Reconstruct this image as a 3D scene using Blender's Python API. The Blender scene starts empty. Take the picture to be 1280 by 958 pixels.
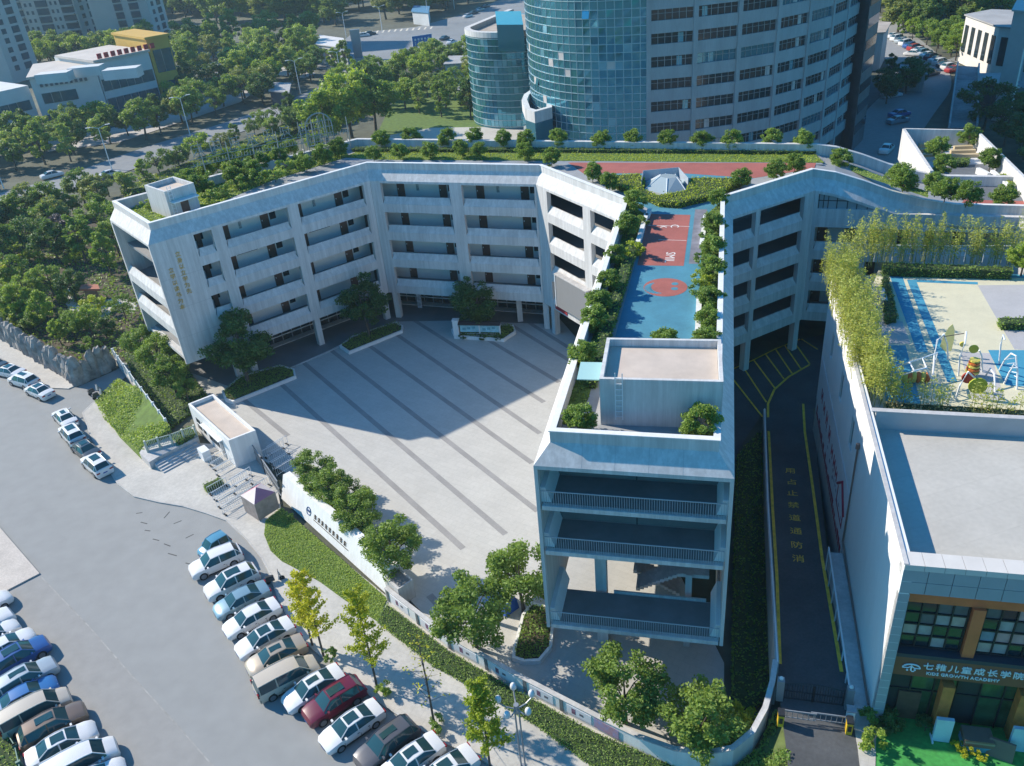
import bpy, math, random
import numpy as np
from mathutils import Vector, Matrix
random.seed(7)
SC = bpy.context.scene
COL = SC.collection
# ---------------------------------------------------------------- camera
FPX, CAMH = 1050.0, 48.0                      # focal length in photo pixels, drone height
_d = np.array([805-640, 2225-479, FPX], float); _d /= np.linalg.norm(_d)
_f = np.array([0, 0, 1.0]) - _d*_d[2]; _f /= np.linalg.norm(_f)
_R = np.array([np.cross(_d, _f), _f, -_d])
def ray(u, v): return _R @ np.array([u-640, v-479, FPX])
def g(u, v, z=0.0):
    r = ray(u, v); t = (z-CAMH)/r[2]
    return (float(r[0]*t), float(r[1]*t))
def g3(u, v, z=0.0):
    p = g(u, v, z); return (p[0], p[1], z)
def gl(pts, z=0.0): return [g(u, v, z) for u, v in pts]
GZ = 4.0                                      # the alley climbs from the back yard to the street and forecourt at its near end
def zramp(x, y): return GZ*min(1.0, max(0.0, (74-(x*.259+y*.966))/36.0))
def gs(u, v, dz=0.0):                         # pixel to a point on the climbing alley
    z = 0.0
    for _ in range(25): z = zramp(*g(u, v, z))
    p = g(u, v, z+dz); return (p[0], p[1], z+dz)
cd = bpy.data.cameras.new('camera'); cam = bpy.data.objects.new('camera', cd); COL.objects.link(cam)
_c = [_R @ np.array(a) for a in ((1, 0, 0), (0, -1, 0), (0, 0, -1))]
cam.matrix_world = Matrix([[_c[0][i], _c[1][i], _c[2][i], (0, 0, CAMH)[i]] for i in range(3)] + [[0, 0, 0, 1]])
cd.sensor_fit = 'HORIZONTAL'; cd.sensor_width = 36; cd.lens = FPX/1280*36; cd.clip_start = 1; cd.clip_end = 6000
SC.camera = cam
# ---------------------------------------------------------------- sky, sun, exposure
SUN_EL, SUN_AZ = math.radians(32.5), math.radians(-28.0)      # direction in which the shadows fall
sx, sy = -math.cos(SUN_AZ), -math.sin(SUN_AZ)                 # towards the sun, on the ground
W = bpy.data.worlds.new('World'); SC.world = W; W.use_nodes = True
nt = W.node_tree; sky = nt.nodes.new('ShaderNodeTexSky'); sky.sky_type = 'NISHITA'; sky.sun_disc = False
sky.sun_elevation = SUN_EL; sky.sun_rotation = math.atan2(sx, sy); sky.altitude = 50; sky.air_density = 1.5; sky.dust_density = 0.3; sky.ozone_density = 4.0
tint = nt.nodes.new('ShaderNodeMix'); tint.data_type = 'RGBA'; tint.blend_type = 'MULTIPLY'; tint.inputs[0].default_value = 1; tint.inputs[7].default_value = (.24, 1.0, 1.50, 1)   # clear deep blue sky, evenly
nt.links.new(sky.outputs[0], tint.inputs[6]); nt.links.new(tint.outputs[2], nt.nodes['Background'].inputs[0]); nt.nodes['Background'].inputs[1].default_value = 0.085
sl = bpy.data.lights.new('sun', 'SUN'); sl.energy = 5.0; sl.angle = math.radians(0.55); sl.color = (1.0, 0.90, 0.76)
so = bpy.data.objects.new('sun', sl); COL.objects.link(so)
so.rotation_euler = Vector((sx*math.cos(SUN_EL), sy*math.cos(SUN_EL), math.sin(SUN_EL))).to_track_quat('Z', 'Y').to_euler()
so.location = (-60, 40, 120)
SC.view_settings.view_transform = 'Standard'; SC.view_settings.look = 'None'; SC.view_settings.gamma = 1; SC.view_settings.exposure = 0.58
SC.cycles.use_denoising = True; SC.cycles.max_bounces = 6; SC.cycles.diffuse_bounces = 3; SC.cycles.glossy_bounces = 3
SC.cycles.transmission_bounces = 3; SC.cycles.transparent_max_bounces = 6; SC.cycles.volume_bounces = 0
# ---------------------------------------------------------------- materials
MATS = {}
def mat(name, col, rough=0.7, var=0.12, scale=0.6, metal=0.0, spec=0.5, bump=0.0, stretch=None, col2=None, fine=0.0, emit=0.0, coat=0.0, detail=6):
    if name in MATS: return MATS[name]
    m = bpy.data.materials.new(name); m.use_nodes = True; n = m.node_tree.nodes; l = m.node_tree.links
    b = n['Principled BSDF']; b.inputs['Roughness'].default_value = rough; b.inputs['Metallic'].default_value = metal
    b.inputs['Specular IOR Level'].default_value = spec; b.inputs['Coat Weight'].default_value = coat; b.inputs['Coat Roughness'].default_value = 0.06
    c1 = (*col, 1); c2 = (*(col2 if col2 else [min(1, c*(1+var)) for c in col]), 1); c0 = (*[c*(1-var) for c in col], 1) if not col2 else c1
    if var > 0 or col2:
        tc = n.new('ShaderNodeTexCoord'); mp = n.new('ShaderNodeMapping'); mp.inputs['Scale'].default_value = stretch or (1, 1, 1)
        nz = n.new('ShaderNodeTexNoise'); nz.inputs['Scale'].default_value = scale; nz.inputs['Detail'].default_value = detail; nz.inputs['Roughness'].default_value = 0.62
        l.new(tc.outputs['Object'], mp.inputs[0]); l.new(mp.outputs[0], nz.inputs['Vector'])
        rp = n.new('ShaderNodeValToRGB'); rp.color_ramp.elements[0].position = 0.32; rp.color_ramp.elements[1].position = 0.68
        rp.color_ramp.elements[0].color = c0; rp.color_ramp.elements[1].color = c2
        l.new(nz.outputs[0], rp.inputs[0]); out = rp.outputs[0]
        if fine > 0:
            nf = n.new('ShaderNodeTexNoise'); nf.inputs['Scale'].default_value = scale*14; nf.inputs['Detail'].default_value = 3; l.new(mp.outputs[0], nf.inputs['Vector'])
            mr = n.new('ShaderNodeMapRange'); mr.inputs[1].default_value = .3; mr.inputs[2].default_value = .7; mr.inputs[3].default_value = 1-fine; mr.inputs[4].default_value = 1+fine*.5
            l.new(nf.outputs[0], mr.inputs[0]); mx = n.new('ShaderNodeMix'); mx.data_type = 'RGBA'; mx.blend_type = 'MULTIPLY'; mx.inputs[0].default_value = 1
            l.new(out, mx.inputs[6]); l.new(mr.outputs[0], mx.inputs[7]); out = mx.outputs[2]
        l.new(out, b.inputs['Base Color'])
        if bump > 0:
            bp = n.new('ShaderNodeBump'); bp.inputs['Strength'].default_value = bump; bp.inputs['Distance'].default_value = 0.05
            l.new(nz.outputs[0], bp.inputs['Height']); l.new(bp.outputs[0], b.inputs['Normal'])
    else: b.inputs['Base Color'].default_value = c1
    if emit: b.inputs['Emission Color'].default_value = c1; b.inputs['Emission Strength'].default_value = emit
    MATS[name] = m; return m
def joints(m, w, h, amt=.12, soft=.02, rot=0.0):           # fine slab joints multiplied over a material's colour
    n = m.node_tree.nodes; l = m.node_tree.links; b = n['Principled BSDF']; src = b.inputs['Base Color'].links[0].from_socket
    tc = n.new('ShaderNodeTexCoord'); mp = n.new('ShaderNodeMapping'); mp.inputs['Rotation'].default_value = (0, 0, rot); br = n.new('ShaderNodeTexBrick'); br.inputs['Scale'].default_value = 1; br.inputs['Brick Width'].default_value = w; br.inputs['Row Height'].default_value = h; br.inputs['Mortar Size'].default_value = soft; br.inputs['Mortar Smooth'].default_value = .4
    br.inputs['Color1'].default_value = (1, 1, 1, 1); br.inputs['Color2'].default_value = (1-amt*.45,)*3+(1,); br.inputs['Mortar'].default_value = (1-amt*2,)*3+(1,)
    l.new(tc.outputs['Object'], mp.inputs[0]); l.new(mp.outputs[0], br.inputs['Vector']); mx = n.new('ShaderNodeMix'); mx.data_type = 'RGBA'; mx.blend_type = 'MULTIPLY'; mx.inputs[0].default_value = 1
    l.new(src, mx.inputs[6]); l.new(br.outputs[0], mx.inputs[7]); l.new(mx.outputs[2], b.inputs['Base Color'])
def streaks(m, amt=.16):                                    # faint vertical rain marks
    n = m.node_tree.nodes; l = m.node_tree.links; b = n['Principled BSDF']; src = b.inputs['Base Color'].links[0].from_socket
    tc = n.new('ShaderNodeTexCoord'); mp = n.new('ShaderNodeMapping'); mp.inputs['Scale'].default_value = (2.2, 2.2, .10); nz = n.new('ShaderNodeTexNoise'); nz.inputs['Scale'].default_value = 1; nz.inputs['Detail'].default_value = 7; nz.inputs['Roughness'].default_value = .7
    mr = n.new('ShaderNodeMapRange'); mr.inputs[1].default_value = .42; mr.inputs[2].default_value = .62; mr.inputs[3].default_value = 1-amt; mr.inputs[4].default_value = 1
    l.new(tc.outputs['Object'], mp.inputs[0]); l.new(mp.outputs[0], nz.inputs['Vector']); l.new(nz.outputs[0], mr.inputs[0]); mx = n.new('ShaderNodeMix'); mx.data_type = 'RGBA'; mx.blend_type = 'MULTIPLY'; mx.inputs[0].default_value = 1
    l.new(src, mx.inputs[6]); l.new(mr.outputs[0], mx.inputs[7]); l.new(mx.outputs[2], b.inputs['Base Color'])
def leafmat(name, dark, light, trans=0.35, rough=0.55):
    if name in MATS: return MATS[name]
    m = bpy.data.materials.new(name); m.use_nodes = True; n = m.node_tree.nodes; l = m.node_tree.links
    b = n['Principled BSDF']; b.inputs['Roughness'].default_value = rough; b.inputs['Specular IOR Level'].default_value = 0.35
    ge = n.new('ShaderNodeNewGeometry'); oi = n.new('ShaderNodeObjectInfo')
    ad = n.new('ShaderNodeMath'); ad.operation = 'MULTIPLY_ADD'; ad.inputs[1].default_value = 0.7
    l.new(ge.outputs['Random Per Island'], ad.inputs[0])
    sc = n.new('ShaderNodeMath'); sc.operation = 'MULTIPLY'; sc.inputs[1].default_value = 0.3; l.new(oi.outputs['Random'], sc.inputs[0]); l.new(sc.outputs[0], ad.inputs[2])
    rp = n.new('ShaderNodeValToRGB'); rp.color_ramp.elements[0].color = (*dark, 1); rp.color_ramp.elements[1].color = (*light, 1)
    l.new(ad.outputs[0], rp.inputs[0]); l.new(rp.outputs[0], b.inputs['Base Color'])
    t = n.new('ShaderNodeBsdfTranslucent'); mx = n.new('ShaderNodeMixShader'); mx.inputs[0].default_value = trans
    hs = n.new('ShaderNodeMix'); hs.data_type = 'RGBA'; hs.blend_type = 'MULTIPLY'; hs.inputs[0].default_value = 1; hs.inputs[7].default_value = (1.3, 1.25, 0.5, 1)
    l.new(rp.outputs[0], hs.inputs[6]); l.new(hs.outputs[2], t.inputs[0])
    l.new(b.outputs[0], mx.inputs[1]); l.new(t.outputs[0], mx.inputs[2]); l.new(mx.outputs[0], n['Material Output'].inputs[0])
    MATS[name] = m; return m
# ---------------------------------------------------------------- object helpers
def tag(o, label=None, cat=None, group=None, kind=None):
    if label: o['label'] = label
    if cat: o['category'] = cat
    if group: o['group'] = group
    if kind: o['kind'] = kind
    return o
def thing(name, label, cat, loc=(0, 0, 0), rz=0.0, group=None):
    o = bpy.data.objects.new(name, None); COL.objects.link(o); o.empty_display_size = 0.3
    o.location = loc; o.rotation_euler = (0, 0, rz); return tag(o, label, cat, group)
def link(name, me, m=None, parent=None, loc=None, rz=0.0):
    o = bpy.data.objects.new(name, me); COL.objects.link(o)
    if m is not None and not me.materials: me.materials.append(m)
    if parent is not None: o.parent = parent
    if loc is not None: o.location = loc
    if rz: o.rotation_euler = (0, 0, rz)
    return o
def copy_tree(o, parent=None):
    c = o.copy(); COL.objects.link(c)
    if parent is not None: c.parent = parent
    for ch in list(o.children): copy_tree(ch, c)
    return c
class Fr:                                       # local frame: s along, o outward (right-hand side), z up
    def __init__(s, P, Q, off=0.0):
        P = np.array(P, float); Q = np.array(Q, float); s.e = (Q-P)/np.linalg.norm(Q-P); s.n = np.array([s.e[1], -s.e[0]])
        s.P = P + s.n*off; s.L = float(np.linalg.norm(Q-P))
    def p(s, a, o, z): q = s.P + s.e*a + s.n*o; return (float(q[0]), float(q[1]), z)
    def xy(s, a, o): return s.p(a, o, 0)[:2]
    def rz(s): return math.atan2(s.e[1], s.e[0])
class MB:
    def __init__(s): s.v = []; s.f = []
    def add(s, vs, fs): k = len(s.v); s.v += [tuple(map(float, a)) for a in vs]; s.f += [tuple(i+k for i in f) for f in fs]; return s
    def quad(s, a, b, c, d): return s.add([a, b, c, d], [(0, 1, 2, 3)])
    def hexa(s, p): return s.add(p, [(0, 3, 2, 1), (4, 5, 6, 7), (0, 1, 5, 4), (1, 2, 6, 5), (2, 3, 7, 6), (3, 0, 4, 7)])
    def box(s, x0, x1, y0, y1, z0, z1): return s.hexa([(x0, y0, z0), (x1, y0, z0), (x1, y1, z0), (x0, y1, z0), (x0, y0, z1), (x1, y0, z1), (x1, y1, z1), (x0, y1, z1)])
    def lbox(s, fr, a0, a1, o0, o1, z0, z1):
        return s.hexa([fr.p(a0, o1, z0), fr.p(a1, o1, z0), fr.p(a1, o0, z0), fr.p(a0, o0, z0), fr.p(a0, o1, z1), fr.p(a1, o1, z1), fr.p(a1, o0, z1), fr.p(a0, o0, z1)])
    def lprof(s, fr, a0, a1, prof):             # profile in (o, z) pushed along s
        n = len(prof); vs = [fr.p(a0, o, z) for o, z in prof] + [fr.p(a1, o, z) for o, z in prof]
        fs = [(i, (i+1) % n, n+(i+1) % n, n+i) for i in range(n)] + [tuple(range(n-1, -1, -1)), tuple(range(n, 2*n))]
        return s.add(vs, fs)
    def prism(s, poly, z0, z1):
        n = len(poly); a = sum(poly[i][0]*poly[(i+1) % n][1]-poly[(i+1) % n][0]*poly[i][1] for i in range(n))
        if a < 0: poly = poly[::-1]
        zz0 = z0 if hasattr(z0, '__len__') else [z0]*n; zz1 = z1 if hasattr(z1, '__len__') else [z1]*n
        if a < 0: zz0 = list(zz0)[::-1]; zz1 = list(zz1)[::-1]
        vs = [(p[0], p[1], z) for p, z in zip(poly, zz0)] + [(p[0], p[1], z) for p, z in zip(poly, zz1)]
        return s.add(vs, [tuple(range(n-1, -1, -1)), tuple(range(n, 2*n))] + [(i, (i+1) % n, n+(i+1) % n, n+i) for i in range(n)])
    def sheet(s, poly, z):
        n = len(poly); a = sum(poly[i][0]*poly[(i+1) % n][1]-poly[(i+1) % n][0]*poly[i][1] for i in range(n))
        if a < 0: poly = poly[::-1]
        return s.add([(p[0], p[1], z) for p in poly], [tuple(range(n))])
    def tube(s, pts, r, n=6, cap=True):
        P = [Vector(p) for p in pts]; rs = r if hasattr(r, '__len__') else [r]*len(P); rings = []
        for i, p in enumerate(P):
            t = (P[min(i+1, len(P)-1)]-P[max(i-1, 0)]).normalized(); a = Vector((0, 0, 1)) if abs(t.z) < .9 else Vector((1, 0, 0))
            u = t.cross(a).normalized(); w = t.cross(u)
            rings.append([p+(u*math.cos(2*math.pi*k/n)+w*math.sin(2*math.pi*k/n))*rs[i] for k in range(n)])
        vs = [q for rg in rings for q in rg]; fs = []
        for i in range(len(P)-1):
            for k in range(n): fs.append((i*n+k, i*n+(k+1) % n, (i+1)*n+(k+1) % n, (i+1)*n+k))
        if cap: fs += [tuple(range(n-1, -1, -1)), tuple(range((len(P)-1)*n, len(P)*n))]
        return s.add(vs, fs)
    def cyl(s, c, r, z0, z1, n=16, r1=None):
        r1 = r if r1 is None else r1
        vs = [(c[0]+r*math.cos(2*math.pi*k/n), c[1]+r*math.sin(2*math.pi*k/n), z0) for k in range(n)] + [(c[0]+r1*math.cos(2*math.pi*k/n), c[1]+r1*math.sin(2*math.pi*k/n), z1) for k in range(n)]
        return s.add(vs, [tuple(range(n-1, -1, -1)), tuple(range(n, 2*n))]+[(k, (k+1) % n, n+(k+1) % n, n+k) for k in range(n)])
    def ball(s, c, r, n=10, m=6, sz=1.0):
        vs = [(c[0], c[1], c[2]-r*sz)]
        for i in range(1, m):
            a = -math.pi/2+math.pi*i/m
            vs += [(c[0]+r*math.cos(a)*math.cos(2*math.pi*k/n), c[1]+r*math.cos(a)*math.sin(2*math.pi*k/n), c[2]+r*sz*math.sin(a)) for k in range(n)]
        vs.append((c[0], c[1], c[2]+r*sz)); fs = [(0, 1+(k+1) % n, 1+k) for k in range(n)]
        for i in range(m-2): fs += [(1+i*n+k, 1+i*n+(k+1) % n, 1+(i+1)*n+(k+1) % n, 1+(i+1)*n+k) for k in range(n)]
        t = len(vs)-1; fs += [(t, 1+(m-2)*n+k, 1+(m-2)*n+(k+1) % n) for k in range(n)]
        return s.add(vs, fs)
    def mesh(s, name, smooth=None):
        me = bpy.data.meshes.new(name); me.from_pydata(s.v, [], s.f); me.update()
        if smooth:
            me.polygons.foreach_set('use_smooth', [True]*len(me.polygons)); me.set_sharp_from_angle(angle=math.radians(smooth))
        return me
    def build(s, name, m, parent=None, smooth=None, loc=None): return link(name, s.mesh(name, smooth), m, parent, loc)
def pwrap(o, parent):                           # parent without moving (parents here sit unrotated at loc)
    o.parent = parent; o.location = o.location - parent.location; return o
def inset(poly, d):                             # offset a closed polygon inwards by d (any winding)
    n = len(poly); a = sum(poly[i][0]*poly[(i+1) % n][1]-poly[(i+1) % n][0]*poly[i][1] for i in range(n)); sg = 1 if a > 0 else -1
    out = []
    for i in range(n):
        p0, p1, p2 = (np.array(poly[j % n], float)[:2] for j in (i-1, i, i+1))
        e1 = (p1-p0)/np.linalg.norm(p1-p0); e2 = (p2-p1)/np.linalg.norm(p2-p1)
        n1 = np.array([-e1[1], e1[0]])*sg; n2 = np.array([-e2[1], e2[0]])*sg; b = n1+n2; b /= max(.3, np.dot(b, n1)); out.append(tuple(p1+b*d))
    return out
def offset_path(P, d):                          # open path, to the right-hand side
    out = []
    for i in range(len(P)):
        p = np.array(P[i][:2], float); ns = []
        if i > 0: e = p-np.array(P[i-1][:2]); e /= np.linalg.norm(e); ns.append(np.array([e[1], -e[0]]))
        if i < len(P)-1: e = np.array(P[i+1][:2])-p; e /= np.linalg.norm(e); ns.append(np.array([e[1], -e[0]]))
        b = sum(ns); b /= max(.3, np.dot(b, ns[0])); out.append(tuple(p+b*d))
    return out
def loft(mb, path, prof, dz=None, close=False):  # sweep a closed (offset, z) profile along an open path with mitred corners
    rows = [offset_path(path, o) for o, z in prof]; n = len(prof); k = len(path); dz = dz or [0]*k
    vs = [(*rows[j][i], prof[j][1]+dz[i]) for i in range(k) for j in range(n)]
    fs = [(i*n+j, i*n+(j+1) % n, (i+1)*n+(j+1) % n, (i+1)*n+j) for i in range(k-1) for j in range(n)] + [tuple(range(n-1, -1, -1)), tuple(range((k-1)*n, k*n))]
    return mb.add(vs, fs)
def inside(p, poly):
    x, y = p; c = False; n = len(poly)
    for i in range(n):
        (x1, y1), (x2, y2) = poly[i][:2], poly[(i+1) % n][:2]
        if (y1 > y) != (y2 > y) and x < (x2-x1)*(y-y1)/(y2-y1)+x1: c = not c
    return c
def pts_in(poly, n, rng):
    P = np.array([p[:2] for p in poly]); lo, hi = P.min(0), P.max(0); out = np.zeros((0, 2)); x1 = P; x2 = np.roll(P, -1, 0)
    while len(out) < n:
        q = rng.uniform(lo, hi, (max(200, n*2), 2)); c = np.zeros(len(q), bool)
        for a, b in zip(x1, x2):
            with np.errstate(divide='ignore', invalid='ignore'):
                c ^= ((a[1] > q[:, 1]) != (b[1] > q[:, 1])) & (q[:, 0] < (b[0]-a[0])*(q[:, 1]-a[1])/(b[1]-a[1])+a[0])
        out = np.vstack([out, q[c]])
    return out[:n]
def leafmesh(name, C, size, rng, flat=0.35, aspect=0.55):   # rhombic leaves at the points C
    n = len(C); C = np.asarray(C, float); sz = np.asarray(size) if np.ndim(size) else np.full(n, size); sz = sz*rng.uniform(.65, 1.3, n)
    a = rng.normal(size=(n, 3)); a[:, 2] *= flat+.25; a /= np.linalg.norm(a, axis=1)[:, None]
    nn = rng.normal(size=(n, 3)); nn[:, 2] = np.abs(nn[:, 2])+flat*2; b = np.cross(nn, a); b /= np.linalg.norm(b, axis=1)[:, None]
    V = np.empty((n, 4, 3)); h = sz[:, None]*.5
    V[:, 0] = C-a*h; V[:, 1] = C+b*h*aspect-np.array([0, 0, .1])*h; V[:, 2] = C+a*h; V[:, 3] = C-b*h*aspect-np.array([0, 0, .1])*h
    me = bpy.data.meshes.new(name); me.vertices.add(n*4); me.vertices.foreach_set('co', V.ravel())
    me.loops.add(n*4); me.loops.foreach_set('vertex_index', np.arange(n*4, dtype=np.int32)); me.polygons.add(n)
    me.polygons.foreach_set('loop_start', np.arange(0, n*4, 4, dtype=np.int32)); me.polygons.foreach_set('loop_total', np.full(n, 4, np.int32)); me.update(); me.validate(); return me
_txt = {}
def text_mesh(s, size=1.0, depth=0.02, font=None):
    cu = bpy.data.curves.new('lettering', 'FONT'); cu.body = s; cu.size = size; cu.extrude = depth; cu.align_x = 'CENTER'; cu.align_y = 'CENTER'; cu.resolution_u = 2
    o = bpy.data.objects.new('lettering', cu); COL.objects.link(o); bpy.context.view_layer.update()
    me = bpy.data.meshes.new_from_object(o.evaluated_get(bpy.context.evaluated_depsgraph_get())); bpy.data.objects.remove(o); bpy.data.curves.remove(cu); me.name = 'lettering'; me.materials.clear(); return me
ORD = ['first', 'second', 'third', 'fourth', 'fifth', 'sixth', 'seventh', 'eighth', 'ninth', 'tenth', 'eleventh', 'twelfth', 'thirteenth', 'fourteenth', 'fifteenth', 'sixteenth', 'seventeenth', 'eighteenth', 'nineteenth', 'twentieth']
# ---------------------------------------------------------------- palette
M_ASPH = mat('asphalt', (.265, .27, .265), .9, .05, .05, fine=.07, stretch=(1, 1, 1))
M_ASPH2 = mat('old_asphalt', (.275, .272, .262), .9, .06, .08, fine=.08)
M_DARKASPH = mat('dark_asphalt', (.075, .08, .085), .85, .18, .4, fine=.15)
M_CONC = mat('concrete', (.52, .51, .50), .85, .09, .5, fine=.06, stretch=(1, 1, .35))
M_WHITE = mat('white_paint', (.76, .76, .75), .6, .05, .8, stretch=(1, 1, .3))
M_FAC = mat('facade_concrete', (.62, .615, .605), .8, .07, .45, fine=.05, stretch=(1, 1, .3))
M_WALLIN = mat('corridor_plaster', (.78, .78, .77), .8, .04, .6)
M_PAVE = mat('pavement_concrete', (.48, .46, .42), .9, .10, .25, fine=.1)
M_PLAZA = mat('plaza_granite', (.455, .448, .42), .75, .05, .3, fine=.05)
M_STRIPE = mat('plaza_stripe', (.265, .26, .255), .75, .10, .5, fine=.08)
M_GLASS = mat('dark_glass', (.018, .03, .038), .08, 0, spec=.8)
M_BLACK = mat('black_metal', (.02, .022, .025), .5, 0)
M_GREY = mat('grey_metal', (.30, .32, .34), .45, .05, metal=.4)
M_STEEL = mat('white_metal', (.72, .74, .75), .4, 0)
M_SOIL = mat('soil', (.07, .055, .035), .95, .3, 1.2)
M_GROUND = mat('far_ground', (.10, .105, .075), .95, .35, .03, fine=.3)
M_BROWN = mat('door_wood', (.13, .065, .045), .6, .2, 2)
M_TRUNK = mat('bark', (.10, .08, .065), .9, .3, 4)
L_DARK = leafmat('leaf_dark', (.05, .105, .03), (.14, .235, .06), .36)
L_MID = leafmat('leaf_mid', (.11, .19, .035), (.29, .41, .085), .40)
L_FAR = leafmat('leaf_far', (.105, .18, .05), (.27, .37, .10), .40)
L_BRIGHT = leafmat('leaf_bright', (.17, .27, .04), (.39, .50, .09), .44)
L_GINKGO = leafmat('leaf_ginkgo', (.36, .38, .02), (.60, .58, .04), .45)
L_BAMBOO = leafmat('leaf_bamboo', (.29, .34, .06), (.58, .60, .17), .44)
L_HEDGE = leafmat('leaf_hedge', (.11, .20, .04), (.27, .39, .08), .36)
L_LAWN = leafmat('leaf_lawn', (.22, .32, .06), (.42, .52, .12), .40)
L_YEL = leafmat('leaf_yellowgreen', (.25, .34, .025), (.50, .56, .06), .38)
joints(M_PLAZA, 1.2, .6, .10, .012, .62); joints(M_PAVE, .8, .8, .09, .012, .5); streaks(M_FAC, .20); streaks(M_WHITE, .10); streaks(M_CONC, .16)
# ================================================================ ground, roads, pavements
def struct(name, mb, m, label=None, parent=None): return tag(mb.build(name, m, parent), label, kind='structure')
struct('ground', MB().sheet([(-3000, -300), (3000, -300), (3000, 5000), (-3000, 5000)], -0.10), M_GROUND)
# street in front of the school
KERB = gl([(118, 503), (103, 517), (113, 545), (133, 585), (148, 607), (168, 622), (198, 629), (228, 634), (258, 643), (283, 652), (309, 677), (327, 699), (337, 718), (346, 745), (366, 785), (392, 814), (428, 841), (452, 862), (476, 881), (522, 911), (551, 928), (600, 950), (640, 972), (700, 1010)])
struct('road', MB().sheet(KERB + gl([(700, 1160), (-420, 1160), (-420, 620), (-300, 520), (-120, 420), (0, 447), (30, 463), (64, 486), (97, 484), (145, 463), (175, 440), (178, 452), (150, 478)]), 0.0), M_ASPH)
struct('parking_apron', MB().sheet(gl([(-380, 900), (-150, 770), (0, 745), (52, 722), (110, 782), (165, 845), (220, 905), (290, 985), (330, 1100), (-200, 1160)]), .004), M_ASPH2)
mb = MB()                                        # thin worn seam between the two asphalt sheets
sm = gl([(52, 722), (110, 782), (165, 845), (220, 905), (290, 985)])
for i in range(4):
    fr = Fr(sm[i], sm[i+1]); mb.lbox(fr, 0, fr.L, -.045, .045, .0, .009)
struct('asphalt_seam', mb, mat('pale_seam', (.30, .295, .28), .9, .25, 1.5))
mb = MB()
for a, b in (((205, 648), (212, 640)), ((217, 655), (227, 651)), ((232, 673), (242, 668)), ((170, 642), (178, 641)), ((176, 653), (184, 655)), ((181, 663), (188, 664)), ((191, 674), (199, 676)), ((205, 680), (213, 683)), ((210, 692), (221, 695)), ((232, 704), (240, 706))):
    fr = Fr(g(*a), g(*b)); mb.lbox(fr, 0, fr.L, -.05, .05, 0, .006)
struct('road_crack', mb, mat('crack_tar', (.06, .06, .06), .8, 0))
M_LAWNB0 = mat('bank_soil', (.08, .11, .03), .95, .3, 1.2)
# raised pavements
PVZ = .12
struct('pavement', MB().prism(KERB[:-1] + gl([(760, 1010), (900, 990), (860, 955), (747, 910), (654, 860), (560, 806), (478, 742), (352, 640), (345, 600), (322, 575), (300, 560), (250, 555), (190, 575), (160, 540)]), -.05, PVZ), M_PAVE)
mb = MB()
for i in range(len(KERB)-2):
    a, b = KERB[i], KERB[i+1]; fr = Fr(a, b); n = max(1, round(fr.L/1.0))
    for k in range(n): mb.lbox(fr, k*fr.L/n+.01, (k+1)*fr.L/n-.01, -.14, .02, -.05, PVZ+.012)
struct('kerb', mb, mat('kerb_stone', (.42, .41, .39), .9, .15, .8))
struct('pavement', MB().prism(gl([(-120, 380), (0, 424), (97, 482), (86, 487), (64, 486), (30, 464), (0, 448), (-120, 420)]), -.05, PVZ), M_PAVE)
struct('pavement', MB().prism(gl([(-60, 600), (0, 660), (50, 718), (0, 744), (-90, 775), (-300, 800), (-300, 600)]), -.05, PVZ), mat('pavement_brick', (.50, .45, .40), .9, .12, .5, fine=.15))
# plaza
PLAZA = gl([(232, 470), (300, 445), (410, 420), (495, 396), (600, 392), (700, 400), (735, 440), (800, 620), (905, 830), (905, 900), (840, 950), (747, 903), (654, 853), (560, 800), (497, 735), (372, 600), (322, 572), (300, 560), (262, 522)])
struct('plaza', MB().prism(PLAZA, -.05, .10), M_PLAZA)
S0 = [((340, 470), (579, 686)), ((372, 447), (632, 668)), ((406, 432), (672, 639)), ((450, 424), (665, 579)), ((488, 413), (675, 542)), ((515, 399), (680, 503)), ((590, 413), (699, 478)), ((640, 407), (712, 451)), ((662, 404), (716, 438)), ((290, 488), (360, 545))]
plz = bpy.data.objects['plaza']
for a, b in S0:
    fr = Fr(g(*a, .1), g(*b, .1)); o = MB().lbox(fr, 0, fr.L, -.28, .28, .05, .106).build('paving_stripe', M_STRIPE, plz)
mb = MB(); fr = Fr(g(590, 800, .1), g(700, 915, .1)); mb.lbox(fr, -6, fr.L, -.3, .3, .05, .106); o = mb.build('paving_stripe', M_STRIPE, plz)
# the shaded paving under the arcades
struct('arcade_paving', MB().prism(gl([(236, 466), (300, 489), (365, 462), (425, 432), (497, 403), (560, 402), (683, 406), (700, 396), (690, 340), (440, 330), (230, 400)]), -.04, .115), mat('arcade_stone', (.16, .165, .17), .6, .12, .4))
mb = MB()
fr = Fr(g(300, 489), g(497, 403)); mb.lbox(fr, 0, fr.L, -.12, .12, .1, .17)
struct('plaza_step', mb, M_CONC)
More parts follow.
